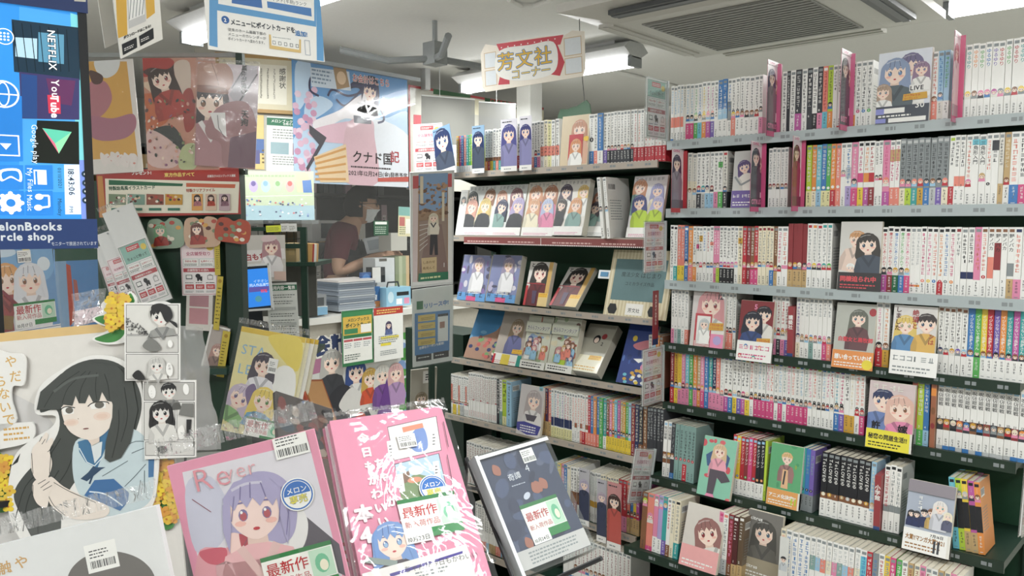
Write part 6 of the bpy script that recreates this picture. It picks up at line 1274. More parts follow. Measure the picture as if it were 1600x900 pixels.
# -- tall pink booklet with four-panel strip
def d(cv, P):
    q = lambda *a: [P(*p) for p in a]
    cv.rect(0, 0, cv.w, cv.h, '#df86a4')
    for a, bgc in ((((605, 667), (682, 650), (690, 704), (615, 720)), '#e9e6e2'), (((616, 725), (686, 708), (700, 770), (628, 784)), '#a9c6dc'), (((630, 790), (700, 776), (704, 800), (634, 812)), '#8fb8de')): cv.poly(q(*a), '#5a3a48'); (x0, y0) = a[0]; cv.poly(q(*[(px + (1 if i in (0, 3) else -1), py + (1 if i < 2 else -1)) for i, (px, py) in enumerate(a)]), bgc)
    cv.blob(q((638, 690), (652, 668), (664, 672), (668, 700), (650, 706)), '#6f8fd0'); cv.poly(q((628, 668), (660, 661), (662, 668), (630, 676)), '#e08a6a'); cv.poly(q((622, 756), (650, 740), (692, 750), (698, 770), (628, 782)), '#6f8a58'); cv.poly(q((618, 745), (640, 735), (640, 752), (622, 760)), '#7a5a44'); cv.ell(*P(648, 750), .012, .005, '#d98a6a'); cv.ell(*P(650, 735), .012, .008, '#eef3f6')
    for x0, y0 in ((672, 672), (604, 690), (676, 722), (620, 742)): cv.poly(q((x0, y0), (x0 + 9, y0 - 2), (x0 + 13, y0 + 26), (x0 + 4, y0 + 28)), '#f2f0ec'); [cv.lines(*P(x0 + 4, y0 + 24 - 5 * j), .006, .004, 1, 'dk', j) for j in range(4)]
    for j, ch in enumerate('今日もかわいい'): cv.text(ch, *P(560 + 5.2 * j, 692 + 22 * j), .018, '#f3e6ea', False, .05)
    for j, ch in enumerate('ちゃんが'): cv.text(ch, *P(586 + 6.4 * j, 732 + 20 * j), .018, '#f3e6ea', False, .05)
    cv.text('本', *P(556, 816), .028, '#f3e6ea', False, .06); cv.text('4', *P(566, 850), .032, '#f3e6ea', False, .06)
    cv.girl(*P(612, 846), .026, '#6f97d2', '#4a4048', '#8fb4d8', .5, '#f5dccc', down=2.4, ec='#3f5f9a'); cv.line(q((570, 876), (620, 882)), .009, '#8a9a94')
    cv.poly(q((565, 898), (728, 852), (760, 960), (580, 1000)), '#e9e7e4'); cv.poly(q((608, 898), (722, 862), (722, 866), (610, 903)), '#4a3f9a'); cv.text('ちゃんが今日もかわいい', *P(632, 896), .0105, '#3a3a3a', False, .0); cv.lines(*P(650, 905), .05, .01, 2, 'g', 2)
    for a in (((692, 660), (700, 700)), ((698, 712), (708, 766)), ((710, 776), (720, 830))): cv.line(q(*a), .0012, '#4a3440')
    x, y = P(676, 764); excl(cv, x, y, .0225); x, y = P(634, 848); new_tag(cv, x, y, .094, .066, '10月23日'); price(cv, *P(624, 703), .03, .024)
Mp = pnp([(513, 660), (690, 632), (768, 905), (575, 945)], .19, .3)
o, _ = sheet('art_booklet', None, .19, .3, 'tall pink booklet with four-panel strip in a shiny clear sleeve', 'booklet', d, '#df86a4', t=.006, mat=PAPER, M=Mp); film(o, .19, .3, .008, .012, 51, .0018)
for k in (1, 2, 3): MB().box(-.003 * k, .19, 0, .299, -.007 * k - .005, -.007 * k, '#d98aa4' if k != 2 else '#e6d6da').build('stacked_copy', GLOSSY, o)
# -- clear case on a black wire stand
Mp = pnp([(743, 717), (842, 686), (930, 858), (806, 908)], .15, .205)
e = empty('disc_case', M=Mp); tag(e, 'clear hinged case with dark blue cover on a black wire stand', 'case')
cv = CV(.138, .19, '#3c4560'); P = onplane(Mp @ Matrix.Translation((.008, .008, .008))); r = random.Random(4)
for k in range(26): cv.ell(r.uniform(0, .138), r.uniform(.03, .19), r.uniform(.006, .02), r.uniform(.004, .014), r.choice(['#4a5678', '#343c58', '#59617c', '#2f3650', '#6a5a68']), 9, r.uniform(0, 3))
for px, py in ((775, 735), (840, 760), (836, 762), (856, 795), (826, 848), (848, 755)): cv.blob(pp(P, (px - 6, py - 8), (px + 5, py - 4), (px + 7, py + 8), (px - 4, py + 6)), '#a86a58')
cv.ell(*P(823, 775), .008, .005, '#c9cede', 12, .5); cv.text('4', *P(822, 738), .018, '#e6e9f0', False, -.01); cv.text('奇譚', *P(795, 752), .013, '#e6e9f0', False, .0); cv.lines(*P(800, 762), .035, .004, 1, '#b9c0d0', 3); x, y = P(834, 848); new_tag(cv, x, y, .076, .062, '10月24日'); price(cv, *P(819, 725), .026, .024); cv.rect(0, 0, .138, .03, '#c9c6c4'); cv.lines(.02, .004, .1, .022, 4, 'g', 6)
MB().box(.008, .146, .008, .198, .0, .008, '#39415a').canvas(cv, Matrix.Translation((.008, .008, .008))).build('cover_sheet', PAPER, e)
MB().box(0, .15, 0, .205, -.012, .014, 'w').build('clear_shell', ACRYL, e)
MB().box(0, .15, -.002, .0, -.02, .03, '#cfd3d6').box(-.001, .0005, 0, .205, -.012, .014, '#cfd3d6').box(.15, .151, 0, .205, -.012, .014, '#cfd3d6').box(0, .15, .205, .206, -.012, .014, '#d9dcde').build('case_edges', ACRYL, e)
MB().box(0, .006, 0, .205, -.0125, .0145, '#dfe3e6').box(0, .15, .197, .203, .0142, .0148, '#e6e9ea').build('hinge_spine', PLAST, e)
Mi = Mp.inverted(); q = lambda px, py, dd: Mi @ atd(px, py, dd)
b = MB().tube([q(729, 716, 1.36), q(800, 900, 1.22), q(812, 930, 1.2)], .0035, '#26282b', 6).tube([q(729, 716, 1.36), q(726, 800, 1.4), q(726, 840, 1.42)], .0035, '#26282b', 6).tube([q(727, 762, 1.38), q(752, 764, 1.3)], .003, '#26282b', 6).tube([q(812, 930, 1.2), q(940, 872, 1.12)], .0035, '#26282b', 6)
b.tube([q(726, 840, 1.42), Mi @ Vector((atd(726, 840, 1.42).x, atd(726, 840, 1.42).y, 0))], .004, '#26282b', 6).tube([q(812, 930, 1.2), Mi @ Vector((atd(812, 930, 1.2).x, atd(812, 930, 1.2).y, 0))], .004, '#26282b', 6)
b.build('wire_stand', PAINT, e)
# -- yellow booklet bundle
def d(cv, P):
    q = lambda *a: [P(*p) for p in a]
    cv.rect(0, 0, cv.w, cv.h, '#e8dc9a'); cv.rect(0, cv.h * .95, cv.w, cv.h * .05, '#e0bc3a'); cv.blob(q((420, 525), (470, 530), (465, 580), (440, 560)), '#e9d258'); cv.blob(q((430, 580), (462, 585), (448, 680), (420, 670)), '#f0efea')
    cv.text('STA', *P(376, 552), .034, '#8ab8dc', False, .0, maxw=.065); cv.text('LET', *P(370, 582), .034, '#8ab8dc', False, .0, maxw=.06)
    cv.girl(*P(412, 570), .026, '#4a4250', '#e9e6ea', 'br', .4, down=2.5); cv.girl(*P(376, 620), .028, '#c9b8cc', '#8fc07a', '#6a5a8a', .1, tilt=-.4, down=2.4); cv.blob(q((384, 610), (398, 600), (402, 625), (390, 640)), '#7d6a90'); cv.girl(*P(412, 625), .027, '#e8cc62', '#6fa8cc', '#5a8a4a', .6, tilt=-.1, down=2.6)
    x, y = P(398, 596); 
    x, y = P(417, 582); cv.rect(x, y, .024, .036, '#f3f2ee'); price(cv, x + .002, y + .002, .02, .03); x, y = P(380, 682); new_tag(cv, x, y, .09, .05, None)
Mp = pnp([(381, 512), (474, 526), (450, 695), (341, 668)], .165, .255)
o, _ = sheet('art_booklet', None, .165, .255, 'yellow booklet bundle with three cartoon figures in a clear sleeve', 'booklet', d, '#e8dc9a', t=.006, mat=PAPER, M=Mp); film(o, .165, .255, .008, .02, 61, .0026)
for k in (1, 2, 3): MB().box(.003 * k, .165 + .008 * k, 0, .254, -.008 * k - .005, -.008 * k, ('#e6dfc0', '#ece9e2', '#d9d2b8')[k - 1]).box(.003 * k, .165 + .008 * k, .243, .2545, -.008 * k - .0048, -.008 * k + .0002, '#dcb640').build('stacked_copy', GLOSSY, o)
# -- brown transparent case leaning behind it
Mp = pnp([(474, 592), (500, 594), (546, 700), (506, 708)], .075, .19)
o = tag(MB().box(0, .075, 0, .19, -.03, 0, '#9a5a3a').build('brown_case', GLOSSY, None, Mp), 'amber brown flat case leaning behind the pink booklet', 'case')
MB().box(.006, .069, .006, .184, 0, .002, '#b98a5a').build('case_window', GLOSSY, o); MB().box(-.004, 0, 0, .19, -.03, 0, '#b5482f').build('red_edge', PLAST, o); easel(o, Mp, .075, .19, .03)
# -- filler stock seen between the front booklets
def d(cv, P):
    cv.rect(0, 0, cv.w, cv.h, '#4a4442'); r = random.Random(6)
    for k in range(40): cv.ell(r.uniform(0, cv.w), r.uniform(0, cv.h), r.uniform(.006, .02), r.uniform(.005, .016), r.choice(['#6a4a44', '#8a6a5c', '#3a4a58', '#7a3f3c', '#9a8a7c', '#2f2d30']), 8)
o, _ = sheet('art_booklet', [(430, 610), (520, 640), (530, 760), (440, 740)], .14, .17, 'dark patterned booklet in a sleeve behind the pink booklets', 'booklet', d, '#4a4442', t=.01, mat=GLOSSY); film(o, .14, .17, .006, .0, 71, .003)
def d(cv, P): cv.rect(0, 0, cv.w, cv.h, '#b9b5ac'); cv.lines(.01, .02, .1, .05, 4, '#c9464c', 3)
o, _ = sheet('art_booklet', [(482, 720), (556, 712), (585, 905), (505, 925)], .13, .2, 'pale sleeved booklet between the two pink booklets', 'booklet', d, '#b9b5ac', t=.01, mat=GLOSSY); film(o, .13, .2, .006, .0, 72, .003)
def d(cv, P): cv.rect(0, 0, cv.w, cv.h, '#3f3d3d'); [cv.rect(.01 * k, 0, .004, cv.h, '#575553') for k in range(12)]
o, _ = sheet('art_booklet', [(250, 836), (335, 830), (352, 955), (262, 965)], .1, .15, 'dark striped booklet behind the pink-framed booklet', 'booklet', d, '#3f3d3d', t=.01)
# -- grey shopping bag and cards behind the manga strips
M = pnp([(262, 505), (318, 515), (345, 700), (292, 705)], .09, .3); e = empty('plastic_bag', M=M); tag(e, 'grey translucent plastic bag slumped behind the manga strips', 'bag')
film(e, .09, .3, .0, .0, 81, .006, 0, mat_film('grey_bag', 1.2, (.75, .75, .72), .8, 6, .35, .2), name='bag_film'); MB().box(.004, .086, .0, .2, -.014, -.01, '#6a6a66').build('bag_contents', PAPER, e); easel(e, M, .09, .3, .01)
def d(cv, P): cv.rect(0, 0, cv.w, cv.h, '#d9d3cc'); cv.rect(.01, .02, .06, .05, '#c98f96'); cv.rect(.01, .075, .06, .04, '#b5848c')
rsheet('boxed_card', [(286, 462), (332, 462), (326, 520), (290, 515)], 'pale pink card box beside the yellow tag', 'card', d, '#d9d3cc', .003, t=.02)
def d(cv, P): cv.rect(0, 0, cv.w, cv.h, '#b5aaa4'); cv.girl(.04, .08, .018, '#b98f86', '#9a8078'); cv.frame(0, 0, cv.w, cv.h, .006, '#e4e0dc')
rsheet('boxed_card', [(306, 506), (344, 512), (334, 590), (312, 580)], 'pale card box with faint figure below the pink one', 'card', d, '#b5aaa4', .006, t=.02)
for k, (c, hh, lb) in enumerate((([(338, 373), (347, 373), (344, 430), (336, 430)], .13, 'upper'), ([(345, 432), (354, 433), (342, 516), (333, 515)], .18, 'middle'), ([(344, 516), (356, 518), (349, 590), (338, 588)], .16, 'lower'))):
    def d(cv, P): cv.rect(0, 0, cv.w, cv.h, '#c9b23f'); cv.lines(.004, .02, .012, cv.h - .05, 10, '#6a5a1f', k, .3); cv.ell(cv.w / 2, cv.h - .015, .006, .006, '#a8842a')
    rsheet('yellow_tag', c, '%s yellow vertical tag hanging beside the green post' % lb, 'tag', d, '#c9b23f', .012, group='yellow vertical tags')
# ================================================================== left rack, register counter, clerk
# -- green rack that carries the left display
ztop = Mr.translation.z
e = empty('display_rack', M=Mr); tag(e, 'dark green metal rack carrying the posters and tags at left', 'rack')
MB().box(-.72, -.05, -ztop + .02, -.02, -.03, -.02, '#22402f').build('rear_panel', PAINT, e)
for x in (-.025, -.7): MB().box(x - .025, x + .025, -ztop, .0 if x > -.1 else .45, -.05, .0, '#1d3529').build('upright_post', PAINT, e)
MB().box(-.72, -.02, .0, .02, -.045, -.015, '#1d3529').build('top_bar', PAINT, e)
MB().box(-.66, .0, .36, .372, -.03, -.018, '#8d9291').build('hanging_rail', PAINT, e)
MB().box(.0, .02, .0, .37, -.035, -.01, '#1d3529', Matrix.Translation((-.005, 0, 0))).build('rail_post', PAINT, e)
for k, (z_, dep) in enumerate(((-.62, .05), (-1.0, .3))): MB().box(-.7, -.04, z_, z_ + .02, -.02, dep, '#24443a').build('shelf_board', PAINT, e)
# -- open green wire rack before the counter
Mw = facing(372, 385, 3.05, 0); g = 1 / 400.0
e = empty('wire_rack', M=Mw); tag(e, 'open green wire rack with tablet and notices before the counter', 'rack')
zt = Mw.translation.z
for x in (.012, .255): MB().box(x - .012, x + .012, -zt, .075, -.02, .0, '#1f3a2e').build('upright_post', PAINT, e)
MB().box(0, .26, -.008, .01, -.018, -.002, '#1f3a2e').build('cross_bar', PAINT, e); MB().box(0, .26, .06, .075, -.018, -.002, '#1f3a2e').build('cross_bar', PAINT, e); MB().box(0, .26, -.45, -.43, -.3, 0, '#1f3a2e').build('shelf_board', PAINT, e)
b = MB()
for k in range(9): b.tube([(.02 + k * .028, -.008, -.01), (.02 + k * .028, .065, -.01)], .0015, '#20302a', 5)
b.tube([(.01, .03, -.01), (.25, .03, -.01)], .0015, '#20302a', 5).build('wire_grid', PAINT, e)
MB().box(.02, .25, -.3, -.01, -.22, -.21, '#6a6a64').build('rear_sheet', PAINT, e); MB().box(0, .3, -.078, -.062, -.28, .004, '#1f3a2e').build('shelf_board', PAINT, e)
def d(cv, P):
    cv.rect(0, 0, cv.w, cv.h, '#c9c4bd'); cv.poly(pp(P, (376, 392), (444, 388), (446, 404), (380, 410)), '#ddd8d6'); cv.text('白もち倶', *P(383, 407), .028, '#a8454a', False, .04, rot=.08); cv.girl(*P(424, 385), .03, '#b58a90', '#e6e2e2', 'dr', .8, down=4); cv.blob(pp(P, (408, 372), (420, 366), (432, 370), (428, 376), (412, 378)), '#d9c2c2'); cv.poly(pp(P, (428, 424), (447, 424), (448, 438), (429, 437)), '#d9b9ac')
rsheet('shop_mascot_card', [(380, 368), (446, 367), (449, 440), (380, 440)], 'pale cut-out card of a pink-haired girl behind the tablet', 'card', d, '#c9c4bd', .008, plane=Mw)
def d(cv, P):
    cv.rect(0, 0, cv.w, cv.h, '#20242a'); cv.poly(pp(P, (386, 421), (423, 418), (424, 477), (387, 481)), '#2f7fe0'); cv.text('イチオシ', *P(396, 442), .014, '#9cc4f0', False, .02); cv.text('同人作品満載', *P(390, 448), .0125, '#c6dcf5', False, .02, maxw=.075); cv.poly(pp(P, (389, 449), (420, 447), (420, 454), (389, 457)), '#5a4f9a'); cv.text('10%', *P(407, 457), .016, '#e0485a', False, .04); cv.ell(*P(404, 467), .013, .012, '#4a8a9a')
M_, w, h = flatM(Mw, .03, (382, 414), (427, 411), (427, 484), (383, 487)); M_ = M_ @ Matrix.Diagonal((w / .11, h / .18, 1, 1)); P = onplane(M_)
e2 = empty('tablet', M=M_); tag(e2, 'white-framed tablet showing a blue advertisement', 'tablet')
MB().box(0, .11, 0, .18, -.01, -.0005, '#dfe2e2').box(0, .008, 0, .18, -.0005, .002, '#e4e6e6').box(.102, .11, 0, .18, -.0005, .002, '#e4e6e6').box(0, .11, 0, .008, -.0005, .002, '#e4e6e6').box(0, .11, .172, .18, -.0005, .002, '#e4e6e6').build('frame', PLAST, e2)
cv2 = CV(.094, .164, None); cv2.T = lambda p: (p[0] - .008, p[1] - .008); d(cv2, P); MB().box(.008, .102, .008, .172, -.0005, .0002, '#20242a').canvas(cv2, Matrix.Translation((.008, .008, .0002))).build('screen', SCREEN, e2)
MB().box(-.014, .0, .1, .13, -.02, .003, '#22262a').box(-.008, .0, .06, .1, -.05, -.01, '#22262a').build('clamp', PLAST, e2)
def d(cv, P): cv.rect(0, 0, cv.w, cv.h, '#d9dbd6'); cv.rect(0, cv.h * .86, cv.w, cv.h * .1, '#2f7050'); cv.text('利用内容一覧表', .012, cv.h * .88, .016, 'w', False, .03, maxw=.1); [cv.lines(.01, cv.h * (.72 - .115 * k), .1, .018, 2, '#6a6e6c', k, .35) for k in range(7)]; cv.rect(.01, cv.h * .5, .1, .012, '#b9bcb8'); cv.rect(.01, cv.h * .22, .1, .012, '#b9bcb8')
rsheet('notice_sheet', [(421, 442), (468, 441), (468, 526), (421, 528)], 'white notice sheet with green header right of the tablet', 'notice', d, '#d9dbd6', .004, plane=Mw)
for k, (c, lb, col) in enumerate((([(413, 353), (437, 352), (439, 362), (416, 363)], 'fluorescent yellow price card on the wire rack', '#d9e23a'), ([(437, 350), (450, 349), (451, 362), (439, 362)], 'left white price card on the wire rack', '#dcdcd8'), ([(450, 349), (463, 349), (464, 361), (451, 362)], 'right white price card on the wire rack', '#dcdcd8'))):
    rsheet('price_card', c, lb, 'card', lambda cv, P: cv.lines(.004, .005, cv.w - .01, cv.h * .6, 3, '#5a5a3a', 3, .35), col, .004, group='price cards', plane=Mw)
def d(cv, P): cv.rect(0, 0, cv.w, cv.h, '#c0a878'); cv.rect(cv.w * .5, cv.h * .4, cv.w * .4, cv.h * .3, '#d2b67e')
rsheet('cardboard_box', [(440, 380), (463, 380), (463, 411), (440, 411)], 'small cardboard box standing behind the mascot card', 'box', d, '#b9a070', -.03, t=.05, plane=Mw)
def d(cv, P): cv.rect(0, 0, cv.w, cv.h, '#c99a5a'); cv.rect(cv.w * .62, 0, cv.w * .16, cv.h, '#b5403a'); cv.rect(cv.w * .78, 0, cv.w * .22, cv.h, '#e0dcd6')
rsheet('snack_bag', [(477, 379), (494, 381), (494, 411), (477, 411)], 'orange and red striped packet beside the wire rack', 'packet', d, '#c99a5a', -.03, t=.03, plane=Mw)

# -- counter with banner and notices
XC = -3.54
def cpl(px, py, off=0.0): return frame(onX(px, py, XC + off), (0, 1, 0), (0, 0, 1))
e = empty('counter', (XC, 2.2, 0)); tag(e, 'pale register counter with rounded white top and picture banner', 'counter')
YL = onX(468, 500, XC).y; YR = 4.4; zc_ = .995
MB().box(-.33, -.03, YL - 2.2 + .06, YR - 2.2, 0, zc_ - .035, '#b9b2a4').build('cabinet', PAINT, e)
out = [(-.36, YR - 2.2), (-.36, YL - 2.2)] + [(-.08 + .08 * math.sin(a), YL - 2.2 + .08 - .08 * math.cos(a)) for a in (0, .4, .8, 1.2, 1.57)] + [(0, YR - 2.2)]
MB().hull(out, .035, '#dfddd6', Matrix.Translation((0, 0, zc_))).build('counter_top', PLAST, e)
MB().box(-.36, -.2, YL - 2.2 + .1, YR - 2.2, zc_, zc_ + .012, '#a9aaa2').build('rear_ledge', PLAST, e)
Mb = cpl(470, 695, -.028); P = onplane(Mb); wB = onX(641, 690, XC).y - onX(470, 695, XC).y; hB = onX(470, 530, XC).z - Mb.translation.z
cv = CV(wB, hB, '#cfcfca'); q = lambda *a: [P(*p) for p in a]
cv.poly(q((470, 565), (645, 522), (645, 545), (470, 590)), '#b0708f'); cv.poly(q((470, 505), (645, 480), (645, 532), (470, 566)), '#bdb6a8'); cv.poly(q((628, 520), (650, 516), (650, 700), (622, 700)), '#4a9a3e'); r = random.Random(3)
for k in range(24): cv.ell(*P(r.uniform(622, 645), r.uniform(530, 690)), .03, .02, r.choice(['#6fb860', '#3f8a3a', '#d9e4ea', '#7f9fd0']), 8)
cv.text('お会計は', *P(465, 560), .128, '#eeeae2', False, .12, sx=.82, rot=.03); cv.text('お会計は', *P(465, 560), .128, '#2f3f6a', False, .04, sx=.82, rot=.03)
cv.girl(*P(518, 565), .06, '#b5b2ac', '#3a3c42', 'k', .2, down=3.4); cv.girl(*P(556, 580), .06, '#2f4a8a', '#e0dedb', 'k', .9, down=2.6); cv.blob(q((500, 650), (535, 600), (575, 640), (585, 690), (520, 690)), '#2f2f36'); cv.blob(q((530, 630), (550, 605), (572, 625), (574, 640), (552, 648), (535, 642)), '#d9d6d2')
cv.girl(*P(578, 590), .05, '#c9a04a', '#d9502f', 'k', .4, down=3); cv.girl(*P(597, 585), .05, '#d8d4cc', '#7a4a9a', 'k', .3, down=4); cv.girl(*P(618, 582), .05, '#d8a8a8', '#b58fc0', 'k', .6, down=4); cv.blob(q((548, 690), (556, 650), (570, 648), (578, 690)), '#c2452f'); cv.poly(q((588, 650), (604, 590), (612, 650), (614, 690), (586, 690)), '#6a3a8f')
MB().box(0, wB, 0, hB, -.002, 0, '#cfcfca').canvas(cv, Matrix.Identity(4)).build('picture_banner', PAPER, e, Matrix.Translation((-XC, -2.2, 0)) @ Mb)
def on_counter(name, pts, w, h, label, cat, draw, bg='w', off=.004):
    Mx = cpl(*pts, off); return sheet(name, None, w, h, label, cat, draw, bg, M=Mx)
def d(cv, P):
    W, H = cv.w, cv.h; cv.rect(0, 0, W, H, '#2f7a48'); cv.rect(W * .04, H * .06, W * .92, H * .9, '#f0efe8'); cv.rect(W * .04, H * .56, W * .92, H * .33, '#e0b648'); cv.rect(W * .04, H * .89, W * .92, H * .08, '#3a8a52'); cv.text('メロンブックス', W * .18, H * .8, W * .1, '#2a4a38', False, .03, maxw=W * .7); cv.text('ポイントカード', W * .12, H * .7, W * .12, '#2a4a38', False, .04, maxw=W * .8)
    cv.rect(W * .08, H * .58, W * .42, H * .09, '#3f8a58'); cv.rect(W * .6, H * .58, W * .34, H * .15, '#f3f1ea'); cv.rect(W * .05, H * .5, W * .9, H * .06, '#2f7a48')
    for k in range(3): cv.rect(W * (.06 + .3 * k), H * .3, W * .28, H * .18, 'w'); cv.rect(W * (.06 + .3 * k), H * .44, W * .28, H * .04, '#c9555a'); cv.lines(W * (.08 + .3 * k), H * .32, W * .22, H * .1, 3, 'g', k)
    cv.lines(W * .08, H * .1, W * .5, H * .12, 3, '#5a6a60', 5)
on_counter('counter_notice', (535, 574), .215, .31, 'green and yellow point card notice taped on the counter front', 'notice', d)
def d(cv, P):
    W, H = cv.w, cv.h; cv.rect(0, 0, W, H, '#ecebe6'); cv.rect(0, H * .86, W, H * .14, '#c23a30'); cv.lines(W * .1, H * .88, W * .8, H * .09, 2, '#f0d070', 2, .5); cv.girl(W * .5, H * .66, W * .09, '#4a3f60', '#5a6aa0', down=3); cv.rect(W * .22, H * .4, W * .62, H * .05, '#ecd83a'); cv.rect(W * .22, H * .28, W * .35, H * .05, '#ecd83a'); cv.lines(W * .15, H * .32, W * .7, H * .16, 4, 'g', 3); cv.lines(W * .2, H * .1, W * .6, H * .1, 3, 'g', 4)
on_counter('counter_notice', (585, 566), .215, .31, 'white notice with red header taped on the counter front', 'notice', d)
# -- blue poster above the counter
Mb = frame(onX(460, 285, -3.5), (0, 1, 0), (0, 0, 1)); P = onplane(Mb); wB = onX(637, 200, -3.5).y - Mb.translation.y; hB = onX(460, 94, -3.5).z - Mb.translation.z
def d(cv, P):
    q = lambda *a: [P(*p) for p in a]; r = random.Random(5)
    cv.rect(0, 0, cv.w, cv.h, '#5f97cf')
    for a in (((462, 100), (485, 98), (480, 150), (464, 170)), ((470, 200), (560, 175), (600, 185), (640, 180), (640, 290), (462, 290)), ((480, 190), (520, 165), (500, 150), (478, 160))): cv.blob(q(*a), '#b9d2ea')
    for k in range(40): cv.ell(*P(r.uniform(460, 492), r.uniform(140, 280)), .02, .018, r.choice(['#d9b2c8', '#c990b0', '#e2c8d8']), 8)
    cv.blob(q((575, 190), (640, 215), (640, 290), (560, 290)), '#dfe3ea')
    cv.blob(q((540, 140), (560, 122), (585, 120), (592, 140), (590, 165), (575, 160), (560, 138)), '#2f2f4a'); [cv.line(q(*a), .012, '#34345a', 5) for a in (((570, 135), (530, 130), (490, 118), (484, 140), (498, 150)), ((575, 140), (545, 150), (520, 140), (512, 150)), ((585, 150), (600, 185), (590, 192)), ((565, 140), (540, 165), (525, 155)))]
    cv.blob(q((490, 190), (530, 172), (560, 150), (580, 145), (584, 180), (572, 195), (540, 185), (500, 205)), '#ece6ea'); cv.blob(q((482, 205), (540, 190), (570, 195), (575, 230), (540, 225), (500, 220)), '#e2b8c8'); cv.blob(q((545, 190), (580, 188), (585, 215), (590, 285), (540, 285), (535, 240)), '#d8b2bc'); cv.poly(q((552, 180), (580, 184), (580, 194), (553, 192)), '#5a5a66')
    cv.girl(*P(578, 142), .05, '#34345a', '#ece8ec', '#8a6a8a', .0, down=1.6, tilt=-.15)
    cv.poly(q((483, 195), (510, 215), (505, 225), (480, 268), (478, 262), (498, 226), (483, 208)), '#4a4650'); cv.poly(q((490, 245), (540, 225), (545, 285), (500, 285)), '#e6c9a0')
    for k in range(5): cv.line(q((492, 248 + 8 * k), (540, 232 + 12 * k)), .012, '#d29a58')
    cv.poly(q((484, 105), (545, 112), (548, 142), (486, 135)), '#c9d6e4'); cv.lines(*P(487, 130), .12, .08, 4, '#7a8fa8', 2); cv.poly(q((520, 105), (540, 108), (546, 136), (526, 140)), '#a8865e'); cv.ell(*P(533, 122), .03, .035, '#e0c09a')
    cv.text('お会計はこちら', *P(550, 126), .046, 'w', False, .06, sx=.8); cv.text('お会計はこちら', *P(550, 126), .046, '#b5384a', False, .015, sx=.8)
    cv.text('クナド国', *P(550, 252), .07, '#2f2628', False, .02, maxw=.28); cv.text('記', *P(609, 252), .07, '#b5303a', False, .02); cv.text('2021年12月24日(金)発売予定', *P(544, 273), .032, '#4a3f42', False, .02, maxw=.42); cv.lines(*P(548, 262), .33, .012, 1, '#4a3f42', 9, .7); cv.poly(q((590, 278), (640, 276), (640, 284), (590, 284)), '#c9564a')
o, _ = sheet('hanging_poster', None, wB, hB, 'blue poster of a girl in white above the register', 'poster', d, '#5f97cf', mat=GLOSSY, M=Mb)
Mv = Mb @ Matrix.Translation((0, 0, .012)); ev = empty('vinyl_screen', M=Mv); tag(ev, 'clear vinyl splash screen hanging over the register counter', 'screen')
film(ev, wB + .05, hB, 0, 0, 91, .003, 0, VINYL, 14, 20, 'vinyl_film'); MB().box(-.02, wB + .08, hB, hB + .02, -.012, .012, '#9fa4a6').build('hanging_bar', PLAST, ev)
bpy.data.objects['vinyl_film'].location.z = 0
low = MB().box(0, wB + .05, -.5, 0, 0, .0006, 'w').build('lower_vinyl', VINYL, ev)
# -- papers and frame around the poster
Mq = facing(470, 282, 4.05, 12); hq = CEIL - Mq.translation.z
tag(MB().box(-.5, 0, 0, hq, -.02, 0, '#a9a69c').build('partition_panel', PAINT, None, Mq), 'grey hanging partition panel holding the framed certificate', 'panel')
def d(cv, P):
    cv.rect(0, 0, cv.w, cv.h, '#a9854e'); cv.rect(.018, .018, cv.w - .036, cv.h - .036, '#c9bfa2'); cv.rect(.05, .045, cv.w - .1, cv.h - .09, '#d9d4c4'); cv.text('感謝状', cv.w * .82, cv.h * .8, .034, '#3a3834', True, .01)
    for k in range(7): [pseudo(cv, cv.w * (.72 - .08 * k), cv.h * (.76 - .035 * j), .011, '#6a665c', random.Random(k * 20 + j)) for j in range(15)]
rsheet('framed_certificate', [(336, 82), (464, 90), (464, 180), (336, 172)], 'wood-framed certificate behind the winking girl clear file', 'frame', d, '#a9854e', .024, plane=Mq, t=.02)
def d(cv, P): cv.rect(0, 0, cv.w, cv.h, '#d2b874'); cv.rect(.02, cv.h * .3, cv.w, cv.h * .26, '#4f6aa0'); cv.rect(.02, cv.h * .1, .05, .07, '#5a5a8a'); cv.lines(.08, cv.h * .1, .1, .08, 4, '#6a5a3a', 3)
rsheet('gold_notice', [(386, 178), (414, 180), (414, 264), (384, 264)], 'gold and blue notice left of the green-header sheet', 'notice', d, '#d2b874', .003, plane=Mq)
def d(cv, P): cv.rect(0, 0, cv.w, cv.h, '#dcded8'); cv.rect(0, cv.h * .84, cv.w, cv.h * .14, '#2f7050'); cv.text('メロンブックス', .02, cv.h * .9, .018, 'w', False, .02, maxw=.15); cv.text('お知らせ', .08, cv.h * .86, .014, 'w', False, .02); cv.lines(.03, cv.h * .6, .14, .055, 4, '#7a7e78', 1, .35); cv.rect(.02, cv.h * .32, .09, .06, '#8fa8ae'); cv.frame(.13, cv.h * .32, .055, .06, .004, '#a8606a'); cv.rect(.138, cv.h * .345, .04, .045, '#c3c3bd'); cv.lines(.03, cv.h * .12, .15, .05, 4, '#7a7e78', 2, .35)
rsheet('green_header_notice', [(416, 182), (470, 185), (470, 270), (416, 267)], 'white sheet with green header between certificate and blue poster', 'notice', d, '#dcded8', .003, plane=Mq)
